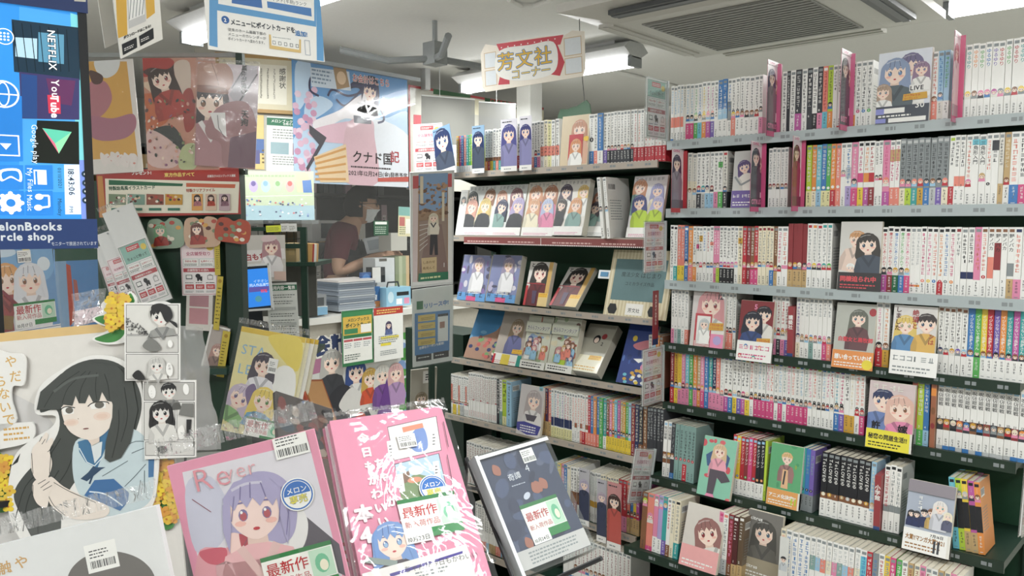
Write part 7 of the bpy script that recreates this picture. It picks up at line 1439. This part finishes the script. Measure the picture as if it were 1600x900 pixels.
def d(cv, P):
    q = lambda *a: [P(*p) for p in a]; cv.rect(0, 0, cv.w, cv.h, '#b5c2a2'); cv.rect(0, 0, cv.w, cv.h * .3, '#9ab8c2'); cv.poly(q((462, 270), (480, 270), (490, 300), (465, 300)), '#e6c49a')
    for k in range(4): x, y = P(396 + 19 * k, 291); cv.ell(x, y, .02, .028, ('#b5a3d0', '#a8c6dc', '#b3d0a8', '#e0a8a4')[k], 12); cv.ell(x, y + .012, .011, .012, ('#6a5a98', '#7fa8c8', '#7faa70', '#c9605c')[k], 10)
    cv.poly(q((472, 282), (486, 281), (488, 301), (474, 301)), '#4f7ab8'); cv.lines(*P(384, 277), .22, .014, 1, '#9ab08a', 2, .6); cv.line(q((382, 307), (488, 305)), .002, '#f0f4ea'); r = random.Random(2)
    for k in range(46): cv.ell(*P(r.choice([388, 396, 404, 420, 430, 440, 450, 460, 470, 480]) + r.uniform(-3, 3), r.choice([316, 333]) + r.uniform(-5, 5)), .005, .004, r.choice(['#5a78b0', '#c96a6a', '#8fa0c8', '#dfe6ea', '#4a4a6a']), 7)
o, _, w, h = rsheet('product_tray_card', [(380, 268), (486, 268), (496, 344), (382, 344)], 'pale green and blue goods card in a glossy tray', 'card', d, '#b5c2a2', .002, plane=facing(380, 343, 3.6, 8)); film(o, w, h, .01, 0, 95, .002); MB().box(-.01, w + .02, -.018, .0, -.02, .03, '#a9d3dc').build('tray_lip', ACRYL, o); easel(o, _, w, h, .002, 0.0)
# -- goods on the counter
def ctop(px, py): p = onZ(px, py, zc_ + .012); return p
e = empty('booklet_stack', (-3.72, onX(512, 470, -3.72).y, zc_ + .012)); tag(e, 'tall stack of grey-blue booklets on the register counter', 'booklets')
for k in range(14):
    r = random.Random(k); MB().box(-.1 + r.uniform(-.006, .006), .1, r.uniform(-.004, .004), .26 + r.uniform(-.005, .005), k * .0125, k * .0125 + .0115, r.choice(['#8f98a4', '#77828f', '#9aa3ac', '#6c7682']) if k < 13 else '#d9d3cf').build('booklet', PAPER, e)
    MB().box(-.098, .1005, .01, .25, k * .0125 + .003, k * .0125 + .009, '#b9bec2').build('pages', PAPER, e) if k % 3 == 0 else None
def cbox(px0, px1, yb_, yt_, X, dep, col, name, label, cat, extra=None, mat=PLAST):
    p = onX(px0, yb_, X); w = onX(px1, yb_, X).y - p.y; h = onX(px0, yt_, X).z - p.z; M = frame((X, p.y, zc_ + .0125 if p.z < zc_ + .1 else p.z), (0, 1, 0), (0, 0, 1))
    cv = CV(w, h, col)
    if extra: extra(cv)
    return tag(MB().box(0, w, 0, h, -dep, 0, col).canvas(cv, Matrix.Identity(4)).build(name, mat, None, M), label, cat), M, w, h
o, M_, w, h = cbox(587, 617, 466, 393, -3.75, .12, '#c9cbcb', 'magazine_file', 'grey upright magazine file on the register counter', 'file', lambda cv: cv.rect(cv.w * .2, cv.h * .93, cv.w * .4, cv.h * .06, '#55504a'))
for k, (a, b_, c) in enumerate(((618, 624, '#7f8a6a'), (624, 629, '#a9b08f'), (629, 635, '#8f9a78'), (635, 640, '#c2a57a'))): cbox(a, b_, 468, 396, -3.77, .12, c, 'document_binder', '%s from left of the greenish binders beside the magazine file' % ORD[k], 'binder')
cbox(611, 636, 392, 364, -3.78, .12, '#b5b2a8', 'card_box', 'beige card box above the greenish binders', 'box')
o, M_, w, h = cbox(604, 642, 488, 458, -3.6, .08, '#8fc2dc', 'donation_box', 'light blue box with black label at the counter edge', 'box', lambda cv: (cv.rect(cv.w * .42, cv.h * .55, cv.w * .5, cv.h * .2, '#22262a'), cv.rect(cv.w * .4, cv.h * .1, cv.w * .24, cv.h * .3, '#eceef0'), cv.rect(cv.w * .72, cv.h * .1, cv.w * .22, cv.h * .32, '#e090b0'), cv.ell(cv.w * .18, cv.h * .5, cv.w * .12, cv.h * .3, '#c9e2ee')))
MB().tube([(w * .15, h, -.03), (w * .2, h + .03, -.03), (w * .6, h + .03, -.03), (w * .65, h, -.03)], .005, '#33373a', 6).build('handle', PLAST, o)
o, M_, w, h = cbox(578, 594, 472, 440, -3.66, .05, '#3f6fa8', 'sanitizer_carton', 'blue carton with orange foot beside the round blue sticker', 'carton', lambda cv: (cv.rect(0, 0, cv.w, cv.h * .3, '#c9804a'), cv.rect(cv.w * .2, cv.h * .35, cv.w * .5, cv.h * .25, '#e4e6ea')))
o, M_, w, h = cbox(582, 602, 442, 418, -3.68, .06, '#22262a', 'card_terminal', 'black payment terminal with white card above the carton', 'terminal', lambda cv: cv.rect(0, 0, cv.w * .65, cv.h, '#dcdad4'))
o, M_, w, h = cbox(565, 580, 446, 426, -3.69, .02, '#2f5a9a', 'round_sticker_pack', 'dark blue pack in front of the booklet stack', 'packet', lambda cv: cv.ell(cv.w / 2, cv.h / 2, cv.w * .4, cv.h * .4, '#4a7fc0'))
o, M_, w, h = cbox(480, 510, 478, 448, -3.62, .1, '#8d9092', 'cash_tray', 'grey wire-edged tray at the left end of the counter', 'tray', lambda cv: (cv.rect(cv.w * .12, cv.h * .15, cv.w * .76, cv.h * .7, '#4d5052'),))
cbox(476, 512, 490, 478, -3.6, .1, '#d5d6d2', 'card_reader', 'white card reader base under the grey tray', 'terminal')
cbox(469, 482, 497, 452, -3.57, .03, '#cfd4d0', 'reader_sign', 'white and green sign at the counter corner', 'sign', lambda cv: (cv.rect(0, 0, cv.w, cv.h * .3, '#3f8a68'), cv.rect(cv.w * .1, cv.h * .4, cv.w * .8, cv.h * .25, '#eceeea')))
cbox(484, 512, 499, 487, -3.56, .02, '#7fb0d0', 'payment_sticker', 'blue and white sticker block on the counter edge', 'sticker', lambda cv: cv.rect(0, 0, cv.w * .4, cv.h, '#c9d9d2'))
p = onX(583, 370, -3.68)
def d(cv, P): cv.rect(0, 0, cv.w, cv.h, '#2f5a40'); cv.rect(.01, cv.h * .75, cv.w * .8, cv.h * .18, '#e6e8e2'); cv.lines(.01, cv.h * .1, cv.w * .8, cv.h * .55, 4, '#c9d9c8', 3, .35)
rsheet('green_price_sign', [(584, 345), (607, 345), (607, 368), (584, 368)], 'small dark green sign above the clerk hands', 'sign', d, '#2f5a40', .003, plane=Mv)
def d(cv, P): cv.rect(0, 0, cv.w, cv.h, '#d9d0a8'); cv.rect(0, cv.h * .7, cv.w, cv.h * .3, '#7fb0a8'); cv.rect(.008, cv.h * .35, cv.w * .4, cv.h * .3, '#c2706a'); cv.rect(cv.w * .55, cv.h * .1, cv.w * .38, cv.h * .5, '#e9e6da'); cv.lines(.01, .01, cv.w * .45, cv.h * .28, 4, '#6a7a5a', 2, .4)
rsheet('colourful_notice', [(622, 323), (643, 324), (643, 370), (622, 369)], 'small colourful notice right of the clerk', 'notice', d, '#d9d0a8', .003, plane=Mv)
# -- storage wall behind the clerk
e = empty('storage_shelf', (-4.95, 3.0, 0)); tag(e, 'dark back-office shelving with folders and boxes behind the clerk', 'shelf')
MB().box(-.25, -.22, -1.6, 1.9, 0, 2.0, '#171a1b').build('rear_panel', PAINT, e)
for z_ in (.6, 1.0, 1.36, 1.72, 1.98): MB().box(-.22, .12, -1.6, 1.9, z_ - .02, z_, '#2a2e2f').build('shelf_board', PAINT, e)
for y_ in (-1.6, -.4, .8, 1.9): MB().box(-.22, .13, y_ - .015, y_ + .015, 0, 2.0, '#232728').build('upright_post', PAINT, e)
r = random.Random(12); n = 0
for z_ in (1.0, 1.36, 1.72):
    y_ = 1.5
    while y_ < 3.9:
        kind = r.random(); n += 1
        w_ = r.uniform(.035, .06) if kind < .7 else r.uniform(.14, .24)
        if abs((y_ + w_ / 2) - 2.6) < w_ / 2 + .03 or abs((y_ + w_ / 2) - 3.8) < w_ / 2 + .03: y_ += .07; continue
        if kind < .7: col, nm, cat, h_ = r.choice([('#8f6f80', 'mauve'), ('#b59aa4', 'pale mauve'), ('#54585a', 'grey'), ('#3a4048', 'slate'), ('#c9c4bc', 'cream')]), 'file_folder', 'folder', r.uniform(.19, .23) if z_ > 1.7 else r.uniform(.22, .3)
        else: col, nm, cat, h_ = r.choice([('#a98a5c', 'tan'), ('#cfccc4', 'white'), ('#7a6a50', 'brown')]), 'storage_box', 'box', r.uniform(.12, .22)
        cv = CV(w_, h_, col[0]); cv.rect(w_ * .2, h_ * .5, w_ * .6, h_ * .22, mix(col[0], 'w', .5)); cv.lines(w_ * .25, h_ * .55, w_ * .5, h_ * .12, 2, 'dk', n)
        tag(MB().box(0, w_ - .003, 0, h_, -.2, 0, col[0]).canvas(cv, Matrix.Identity(4)).build(nm, PAPER, None, frame((-4.86, y_, z_ + .001), (0, 1, 0), (0, 0, 1))), '%s %s, %s item from left on the %s back-office shelf' % (col[1], cat, ordinal(n), {1.0: 'lower', 1.36: 'middle', 1.72: 'upper'}[z_]), cat, 'back-office folders and boxes')
        y_ += w_ + r.uniform(.0, .03)
MB_ = MB().box(0, .2, 0, .14, -.12, 0, '#dfe0de').canvas((lambda cv: (cv.rect(.07, .02, .12, .1, '#5a6468'), cv)[-1])(CV(.2, .14, '#dfe0de')), Matrix.Identity(4))
tag(MB_.build('label_printer', PLAST, None, frame(onX(488, 377, -4.5), (0, 1, 0), (0, 0, 1))), 'white label printer left of the clerk', 'printer')
tag(MB().box(-.3, .0, -.6, .22, 0, onX(488, 377, -4.5).z - .001, '#22272a').build('rear_cabinet', PAINT, None, Matrix.Translation((-4.36, 2.5, 0))), 'black low cabinet behind the counter left of the clerk', 'cabinet')
# -- sign boards over the far counter
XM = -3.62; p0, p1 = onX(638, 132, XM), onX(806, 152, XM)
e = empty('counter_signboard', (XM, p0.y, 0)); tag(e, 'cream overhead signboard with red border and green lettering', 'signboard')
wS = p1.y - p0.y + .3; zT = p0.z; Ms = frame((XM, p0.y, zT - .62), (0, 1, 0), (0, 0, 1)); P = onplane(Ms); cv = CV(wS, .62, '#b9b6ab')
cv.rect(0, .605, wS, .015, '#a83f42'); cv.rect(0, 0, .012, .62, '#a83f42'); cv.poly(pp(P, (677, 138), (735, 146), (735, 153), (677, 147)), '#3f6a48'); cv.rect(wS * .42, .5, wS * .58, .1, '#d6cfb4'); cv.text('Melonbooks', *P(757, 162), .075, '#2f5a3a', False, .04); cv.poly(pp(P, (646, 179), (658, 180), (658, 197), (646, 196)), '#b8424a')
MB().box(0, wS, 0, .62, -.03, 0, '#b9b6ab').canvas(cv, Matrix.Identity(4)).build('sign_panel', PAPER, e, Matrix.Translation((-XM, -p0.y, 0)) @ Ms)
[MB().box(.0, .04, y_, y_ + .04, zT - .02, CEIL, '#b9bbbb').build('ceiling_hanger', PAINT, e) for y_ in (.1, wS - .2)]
FROST = mat_film('frosted_panel', .8, (.92, .93, .93), 0, haze=.45, rough=.3, white=.35)
for k, (c, lb) in enumerate((([(659, 146), (742, 158), (742, 196), (658, 196)], 'left frosted panel hanging behind the top row of the middle bookcase'), ([(748, 157), (806, 164), (806, 196), (748, 196)], 'right frosted panel hanging behind the top row of the middle bookcase'))):
    M_ = pnp(c, .3 if k == 0 else .21, .15); o = tag(MB().box(0, .3 if k == 0 else .21, -.1, .15, -.003, 0, 'w').build('frosted_panel', FROST, None, M_), lb, 'panel', 'frosted panels')
    MB().box(0, .3 if k == 0 else .21, .145, .152, -.004, .001, '#e4e6e4').build('top_edge', PLAST, o); tp = M_ @ Vector((.1, .15, 0)); MB().tube([(.1, .15, -.001), M_.inverted() @ Vector((tp.x, tp.y, CEIL))], .0015, '#c9caca', 5).build('hanging_wire', PAINT, o)
pz = atd(827, 160, 5.2); o = MB().box(pz.x - .06, pz.x + .06, pz.y - .06, pz.y + .06, 0, CEIL, '#e9e9e6').build('trim_1', WALLM); o['kind'] = 'structure'
za = RB[0][0]; M_ = frame((Xat(872, 2.42, za + .18), 2.42, za + .001), (1, 0, 0), (0, 0, 1)); wa = Xat(921, 2.42, za + .18) - Xat(872, 2.42, za + .18); ha = onY(895, 167, 2.42).z - za
tag(MB().hull(smooth([(0, 0), (0, ha * .9), (wa * .3, ha * .97), (wa * .6, ha), (wa, ha), (wa, 0)], 3), .006, '#3a6a48').build('arch_sign_back', PLAST, None, Matrix.Translation((0, 0, 0)) @ M_), 'dark green arched board standing behind the top row volumes', 'board')
# -- ceiling bracket and cable
pb = onZ(680, 112, 2.2); e = empty('ceiling_bracket', (pb.x, pb.y, CEIL)); tag(e, 'grey ceiling bracket with spread arms over the counter', 'bracket')
MB().box(-.04, .04, -.04, .04, -.2, -.1, '#8f9494').build('mount_box', PAINT, e); MB().tube([(0, 0, 0), (0, 0, -.1)], .012, '#9a9f9f').build('drop_rod', PAINT, e)
for k, (dx, dy) in enumerate(((-.25, -.35), (.2, .45), (.3, -.2))): MB().tube([(0, 0, -.17), (dx * .5, dy * .5, -.19), (dx, dy, -.15)], .016, '#8a8f90').build('arm', PAINT, e)
tag(MB().tube(smooth_path := [onZ(795, 0, CEIL - .012), onZ(815, 10, CEIL - .012), onZ(835, 9, CEIL - .012), onZ(860, 0, CEIL - .012), onZ(885, -8, CEIL - .012)], .01, '#e6e6e2').build('white_cable', PLAST), 'white cable looping on the ceiling beside the air conditioner', 'cable')
# -- picture stand and coupon sign at the left end of the middle bookcase
M_ = pnp([(643, 272), (707, 268), (707, 440), (643, 447)], .16, .44); e = empty('picture_stand', M=M_); tag(e, 'tall white-framed card of a pale-haired girl on a bridge', 'sign'); P = onplane(M_); cv = CV(.16, .44, '#e9e9e6'); q = lambda *a: [P(*p) for p in a]
cv.poly(q((645, 275), (706, 271), (706, 292), (645, 295)), '#c9545a'); cv.poly(q((645, 295), (655, 295), (655, 440), (645, 441)), '#d9c6c4'); cv.poly(q((654, 272), (700, 270), (700, 436), (652, 440)), '#a08268'); cv.poly(q((654, 272), (700, 270), (698, 320), (680, 330), (664, 325), (655, 330)), '#7fa0c8'); r = random.Random(9)
for k in range(60): cv.ell(*P(r.uniform(655, 698), r.uniform(285, 345)), r.uniform(.004, .01), r.uniform(.003, .008), r.choice(['#7a5a44', '#8f6f54', '#6a4c3c', '#b58f70']), 7)
cv.poly(q((655, 345), (698, 340), (698, 425), (655, 430)), '#9a8478'); cv.poly(q((668, 350), (690, 350), (700, 425), (655, 425)), '#8a7068')
for k in range(6): cv.line(q((655, 352 + 8 * k), (668, 350 + 6 * k)), .002, '#dfdcd6')
cv.girl(*P(677, 340), .016, '#d8ccb4', '#e4dccb', 'br', .5, down=4.2, cloth2='#33323c'); cv.poly(q((672, 366), (683, 366), (684, 398), (679, 398), (678, 380), (675, 398), (671, 398)), '#33323a')
cv.poly(q((658, 403), (682, 401), (682, 424), (659, 427)), '#d2b88a'); cv.text('しあわせ', *P(660, 412), .0125, '#7a5a34', False, .01, maxw=.05); cv.text('鳥見んぐ', *P(660, 421), .0125, '#7a5a34', False, .01, maxw=.05); cv.text('1', *P(691, 417), .026, '#eceae4', False, .0); cv.poly(q((654, 427), (700, 424), (700, 436), (653, 440)), '#2f7a58'); cv.lines(*P(657, 437), .08, .012, 1, '#d9e0a8', 2, .6)
cv.poly(q((656, 275), (661, 275), (661, 318), (656, 318)), '#d9cdb2'); cv.poly(q((690, 300), (694, 300), (694, 345), (690, 345)), '#d9cdb2')
MB().box(0, .16, 0, .44, -.002, 0, '#e9e9e6').canvas(cv, Matrix.Identity(4)).build('printed_card', GLOSSY, e)
b = MB()
for a in ((-.004, .0, -.004, .444), (.16, .164, -.004, .444), (-.004, .164, -.008, 0), (-.004, .164, .44, .446)): b.box(a[0], a[1], a[2], a[3], -.006, .004, '#d5d8d6')
b.build('frame', PLAST, e)
M_ = pnp([(646, 194), (690, 192), (693, 268), (646, 271)], .125, .2)
tag(MB().box(0, .125, 0, .2, -.001, 0, 'w').canvas(promo(.125, .2, '#f3dfe2', 9), Matrix.Identity(4)).build('service_flyer', PAPER, None, M_), 'pink delivery flyer above the bridge picture card', 'flyer')
M_ = pnp([(644, 452), (708, 446), (707, 562), (645, 575)], .16, .3); e = empty('coupon_sign', M=M_); tag(e, 'white and blue coupon app sign under the bridge picture card', 'sign'); P = onplane(M_); cv = CV(.16, .3, '#e4e4e0'); q = lambda *a: [P(*p) for p in a]
cv.poly(q((648, 490), (703, 484), (702, 548), (648, 556)), '#4f8ac4'); cv.poly(q((651, 471), (661, 470), (661, 483), (651, 484)), '#2f7a4a'); cv.text('リリース中!', *P(662, 482), .021, '#3f7ac0', False, .04, maxw=.1, rot=.04)
for k in range(4): cv.poly(q((653, 493 + 12.5 * k), (680, 490 + 12.5 * k), (680, 500 + 12.5 * k), (653, 503 + 12.5 * k)), '#e0c058'); cv.lines(*P(658, 501 + 12.5 * k), .05, .012, 2, '#8a7030', k)
cv.poly(q((684, 491), (700, 489), (700, 532), (684, 534)), '#eceae6'); cv.poly(q((684, 491), (700, 489), (700, 493), (684, 495)), '#26282a'); cv.rect(*P(687, 513), .02, .025, '#a8705a'); cv.text('お得なクーポンも配信!', *P(655, 546), .0115, 'w', False, .03, maxw=.1, rot=.06); cv.poly(q((650, 555), (674, 552), (674, 562), (650, 565)), '#2c2f33'); cv.poly(q((677, 551), (701, 547), (701, 557), (677, 561)), '#2c2f33'); cv.lines(*P(653, 561), .045, .008, 1, 'w', 2); cv.lines(*P(680, 557), .045, .008, 1, 'w', 3)
MB().box(0, .16, 0, .3, -.002, 0, '#e4e4e0').canvas(cv, Matrix.Identity(4)).build('printed_sheet', PAPER, e)
MB().box(-.003, .163, -.003, .303, .002, .003, 'w').build('clear_holder', ACRYL, e)
MB().box(.07, .09, -.9, -.0, -.02, -.004, '#1f3a2e').build('post', PAINT, e)
def d(cv, P): cv.rect(0, 0, cv.w, cv.h, '#a9a496'); cv.rect(.05, .14, .04, .05, '#dcdad4'); cv.girl(.045, .08, .022, '#8f8068', '#b5a894'); cv.lines(.06, .15, .02, .03, 3, 'k', 2)
sheet('art_booklet', [(642, 578), (684, 574), (680, 648), (642, 655)], .11, .2, 'beige booklet with price label under the coupon sign', 'booklet', d, '#a9a496', t=.008)
tag(MB().box(-.4, -.02, -.2, .0, 0, 1.02, '#1d3328').build('end_panel_cabinet', PAINT, None, Matrix.Translation((XB0 - .02, YA + .29, 0))), 'dark green end cabinet between counter and middle bookcase', 'cabinet')

# ================================================================== the clerk
HC = atd(566, 322, 5.15); fx = (RT * .97 + FH * .22).normalized()
Mc = frame((HC.x, HC.y, 0), fx, (0, 0, 1)); fy = Vector((0, 0, 1)).cross(fx)
Mc = Matrix((fx, fy, Vector((0, 0, 1)))).transposed().to_4x4(); Mc.translation = (HC.x, HC.y, 0); HZ = HC.z
def skinned(name, pts, edges, root, col, mat, parent, sub=2):
    me = bpy.data.meshes.new(name); ids = {k: i for i, k in enumerate(pts)}
    me.from_pydata([p[0] for p in pts.values()], [(ids[a], ids[b_]) for a, b_ in edges], [])
    o = bpy.data.objects.new(name, me); SC.collection.objects.link(o)
    o.modifiers.new('s', 'SKIN'); sm = o.modifiers.new('d', 'SUBSURF'); sm.levels = sub; sm.render_levels = sub
    for k, i in ids.items():
        rr = pts[k][1]; v = me.skin_vertices[0].data[i]; v.radius = (rr, rr) if not isinstance(rr, tuple) else rr; v.use_root = (k == root)
    dg = bpy.context.evaluated_depsgraph_get(); m2 = bpy.data.meshes.new_from_object(o.evaluated_get(dg)); m2.name = name
    bpy.data.objects.remove(o)
    at = m2.attributes.new('Col', 'FLOAT_COLOR', 'POINT'); cols = [linc(col(v.co) if callable(col) else col) for v in m2.vertices]; at.data.foreach_set('color', np.array(cols, np.float32).ravel())
    m2.materials.clear(); m2.materials.append(mat); m2.polygons.foreach_set('use_smooth', [True] * len(m2.polygons))
    return link(name, m2, parent)
SKIN = mat_print('skin', .55, 0, .03); SK = '#c99a7c'
cl = empty('person', M=Mc); tag(cl, 'person in maroon shirt, dark apron and white mask handling items at the register', 'person')
z0 = HZ - 1.6
def V(x, y, z): return (x, y, z + z0)
shR, elR, wrR = V(-.14, -.19, 1.40), V(-.17, -.25, 1.17), V(.07, -.15, 1.27)
shL, elL, wrL = V(-.12, .19, 1.40), V(-.06, .25, 1.17), V(.13, .07, 1.26)
body = {'pel': (V(-.15, 0, .93), (.15, .11)), 'sp': (V(-.16, 0, 1.12), (.145, .105)), 'ch': (V(-.14, 0, 1.3), (.15, .11)), 'uc': (V(-.11, 0, 1.42), (.1, .08)), 'nk': (V(-.06, 0, 1.5), .055), 'hd': (V(-.02, 0, 1.57), .065),
        'sR': (shR, .062), 'eR': (elR, .044), 'wR': (wrR, .028), 'pR': (V(.12, -.12, 1.29), (.034, .018)), 'sL': (shL, .062), 'eL': (elL, .044), 'wL': (wrL, .028), 'pL': (V(.18, .04, 1.28), (.034, .018)),
        'hR': (V(-.15, -.1, .88), .095), 'kR': (V(-.13, -.11, .5), .062), 'aR': (V(-.16, -.11, .1), .042), 'tR': (V(-.04, -.12, .04), .035), 'hL': (V(-.15, .1, .88), .095), 'kL': (V(-.13, .11, .5), .062), 'aL': (V(-.16, .11, .1), .042), 'tL': (V(-.04, .12, .04), .035)}
ed = [('pel', 'sp'), ('sp', 'ch'), ('ch', 'uc'), ('uc', 'nk'), ('nk', 'hd'), ('uc', 'sR'), ('sR', 'eR'), ('eR', 'wR'), ('wR', 'pR'), ('uc', 'sL'), ('sL', 'eL'), ('eL', 'wL'), ('wL', 'pL'), ('pel', 'hR'), ('hR', 'kR'), ('kR', 'aR'), ('aR', 'tR'), ('pel', 'hL'), ('hL', 'kL'), ('kL', 'aL'), ('aL', 'tL')]
for s, base, wr in (('R', Vector(V(.12, -.12, 1.29)), 1), ('L', Vector(V(.18, .04, 1.28)), -1)):
    for k, (off, ln) in enumerate(((-.024, .07), (-.008, .08), (.008, .076), (.022, .06))):
        a = base + Vector((.01, off * .5, off * .8)); b1 = a + Vector((ln * .55, wr * .02, .004)); c1_ = b1 + Vector((ln * .35, wr * .035, -.012))
        for j, p in enumerate((a, b1, c1_)): body['f%s%d%d' % (s, k, j)] = (tuple(p), (.0095, .009, .0075)[j])
        ed += [('p' + s, 'f%s%d0' % (s, k)), ('f%s%d0' % (s, k), 'f%s%d1' % (s, k)), ('f%s%d1' % (s, k), 'f%s%d2' % (s, k))]
    a = base + Vector((-.02, wr * .02, .012)); b1 = a + Vector((.03, wr * .015, .03)); c1_ = b1 + Vector((.028, wr * .008, .008))
    for j, p in enumerate((a, b1, c1_)): body['t%s%d' % (s, j)] = (tuple(p), (.011, .0095, .008)[j])
    ed += [('p' + s, 't%s0' % s), ('t%s0' % s, 't%s1' % s), ('t%s1' % s, 't%s2' % s)]
skinned('body', body, ed, 'pel', SK, SKIN, cl)
# head: shaped surface
def headmesh(name, scale, keep, col, mat, rough=0.0, seed=0):
    r = random.Random(seed); b = MB(); N, Mm = 24, 18; C = Vector(V(.0, 0, 1.6))
    def pt(i, j):
        th = math.pi * j / Mm; ph = 2 * math.pi * i / N; d_ = Vector((math.sin(th) * math.cos(ph), math.sin(th) * math.sin(ph), math.cos(th)))
        x, y, z = d_.x * .098, d_.y * .076, d_.z * .118
        if d_.x > .3 and d_.z < 0: x *= 1 - .1 * d_.z * d_.z; y *= 1 + .25 * d_.z
        if d_.x < 0: x *= 1.03
        if abs(d_.y) < .18 and d_.x > .85: x += .022 * max(0, 1 - abs(d_.z + .1) * 4) * (1 - abs(d_.y) / .18)
        if d_.x > .55 and d_.z < -.65: x += .012
        jit = rough * (math.sin(7 * ph + 3 * th) * .5 + math.sin(11 * th + 5 * ph) * .5 + r.uniform(-.3, .3) * (0 if i == N else 1)) if rough else 0
        return C + Vector((x, y, z)) * (scale + jit), d_
    G = [[pt(i % N, j) for i in range(N + 1)] for j in range(Mm + 1)]
    for j in range(Mm):
        for i in range(N):
            d_ = (G[j][i][1] + G[j + 1][i + 1][1]) / 2
            if keep(d_): b.face([G[j][i][0], G[j + 1][i][0], G[j + 1][i + 1][0], G[j][i + 1][0]], col)
    return b.build(name, mat, cl, shade=True, weld=True)
headmesh('head', 1.0, lambda d_: True, SK, SKIN)
headmesh('hair', 1.2, lambda d_: (d_.z > .5 or (d_.x < -.05 and d_.z > -.5) or (d_.x < .3 and d_.z > .12)), '#1d1b1c', CLOTH, .06, 3)
headmesh('hair_fringe', 1.13, lambda d_: d_.z > .26 and d_.x > .05, '#201e1f', CLOTH, .05, 5)
headmesh('face_mask', 1.07, lambda d_: d_.x > .25 and -.85 < d_.z < -.12, '#dfe2e4', CLOTH)
b = MB(); C = Vector(V(0, 0, 1.6))
for s in (-1, 1):
    b.tube([C + Vector((.097, s * (.032 + .024 * math.cos(a)), .012 + .018 * math.sin(a))) for a in [math.pi * k / 6 for k in range(13)]], .0022, '#2a2a2c', 5)
    b.tube([C + Vector((.092, s * .056, .016)), C + Vector((.0, s * .08, .014))], .002, '#2a2a2c', 5); 
b.tube([C + Vector((.1, -.01, .014)), C + Vector((.1, .01, .014))], .002, '#2a2a2c', 5).build('glasses', PLAST, cl)
b = MB()
for s in (-1, 1):
    b.tube([C + Vector((-.012, s * .078, -.02)), C + Vector((-.018, s * .084, .0)), C + Vector((-.014, s * .084, .022)), C + Vector((.0, s * .079, .018))], [.007, .011, .011, .006], SK, 7)
    b.tube([C + Vector((.07, s * .055, -.02)), C + Vector((-.01, s * .085, .01))], .0012, '#e6e6e6', 5)
b.build('ears', SKIN, cl, shade=True)
for s in (-1, 1): MB().tube([C + Vector((.092, s * .033, .012)), C + Vector((.0985, s * .033, .012))], [.01, .006], '#1c1a1a', 8).build('eye', PLAST, cl)
sh = {'sp': (V(-.16, 0, 1.02), (.165, .125)), 'ch': (V(-.14, 0, 1.3), (.168, .126)), 'uc': (V(-.115, 0, 1.42), (.105, .09)), 'nk': (V(-.085, 0, 1.468), .066), 'sR': (shR, .074), 'eR': (tuple(Vector(shR).lerp(Vector(elR), .72)), .06), 'sL': (shL, .074), 'eL': (tuple(Vector(shL).lerp(Vector(elL), .72)), .06)}
skinned('shirt', sh, [('sp', 'ch'), ('ch', 'uc'), ('uc', 'nk'), ('uc', 'sR'), ('sR', 'eR'), ('uc', 'sL'), ('sL', 'eL')], 'sp', '#6a2f3a', CLOTH, cl)
skinned('trousers', {'p': (V(-.15, 0, .95), (.16, .12)), 'hR': (V(-.15, -.1, .86), .105), 'kR': (V(-.13, -.11, .5), .075), 'aR': (V(-.16, -.11, .1), .06), 'hL': (V(-.15, .1, .86), .105), 'kL': (V(-.13, .11, .5), .075), 'aL': (V(-.16, .11, .1), .06)}, [('p', 'hR'), ('hR', 'kR'), ('kR', 'aR'), ('p', 'hL'), ('hL', 'kL'), ('kL', 'aL')], 'p', '#22252c', CLOTH, cl)
b = MB(); rows = []
for z_, x_, wv in ((.6, .05, .19), (.9, .04, .19), (1.1, .035, .185), (1.28, .03, .175), (1.38, .0, .1)): rows.append([V(x_ - .13 * (abs(t) ** 2), t * wv, z_) for t in (-1, -.6, -.2, .2, .6, 1)])
for A, B in zip(rows, rows[1:]):
    for k in range(5): b.face([A[k], A[k + 1], B[k + 1], B[k]], '#26282e')
for s in (-1, 1): b.tube([V(-.05, s * .09, 1.38), V(-.08, s * .1, 1.47), V(-.2, s * .07, 1.44), V(-.27, s * .02, 1.25)], .013, '#26282e', 6)
b.build('apron', CLOTH, cl, shade=True)
MB().tube([V(-.03, -.05, 1.42), V(.005, -.01, 1.3), V(-.03, .05, 1.42)], .003, '#d9dadc', 5).build('lanyard', PLAST, cl)
ph = Mc @ Vector(V(.2, -.05, 1.3))
cvp = CV(.16, .11, '#b9bdc0'); cvp.rect(.02, .02, .08, .07, '#8f979c'); cvp.rect(.11, .02, .04, .07, '#dcdcd8')
tag(MB().box(0, .16, 0, .11, -.012, 0, '#c9cbcc').canvas(cvp, Matrix.Identity(4)).build('held_packet', PLAST, None, Mc @ Matrix.Translation(V(.02, -.17, 1.29)) @ Matrix.Rotation(math.radians(65), 4, 'X') @ Matrix.Rotation(.2, 4, 'Z')), 'grey plastic packet held in the clerk hands', 'packet')
flush_books()

bpy.data.objects.remove(_fo)
bpy.data.curves.remove(_fc)
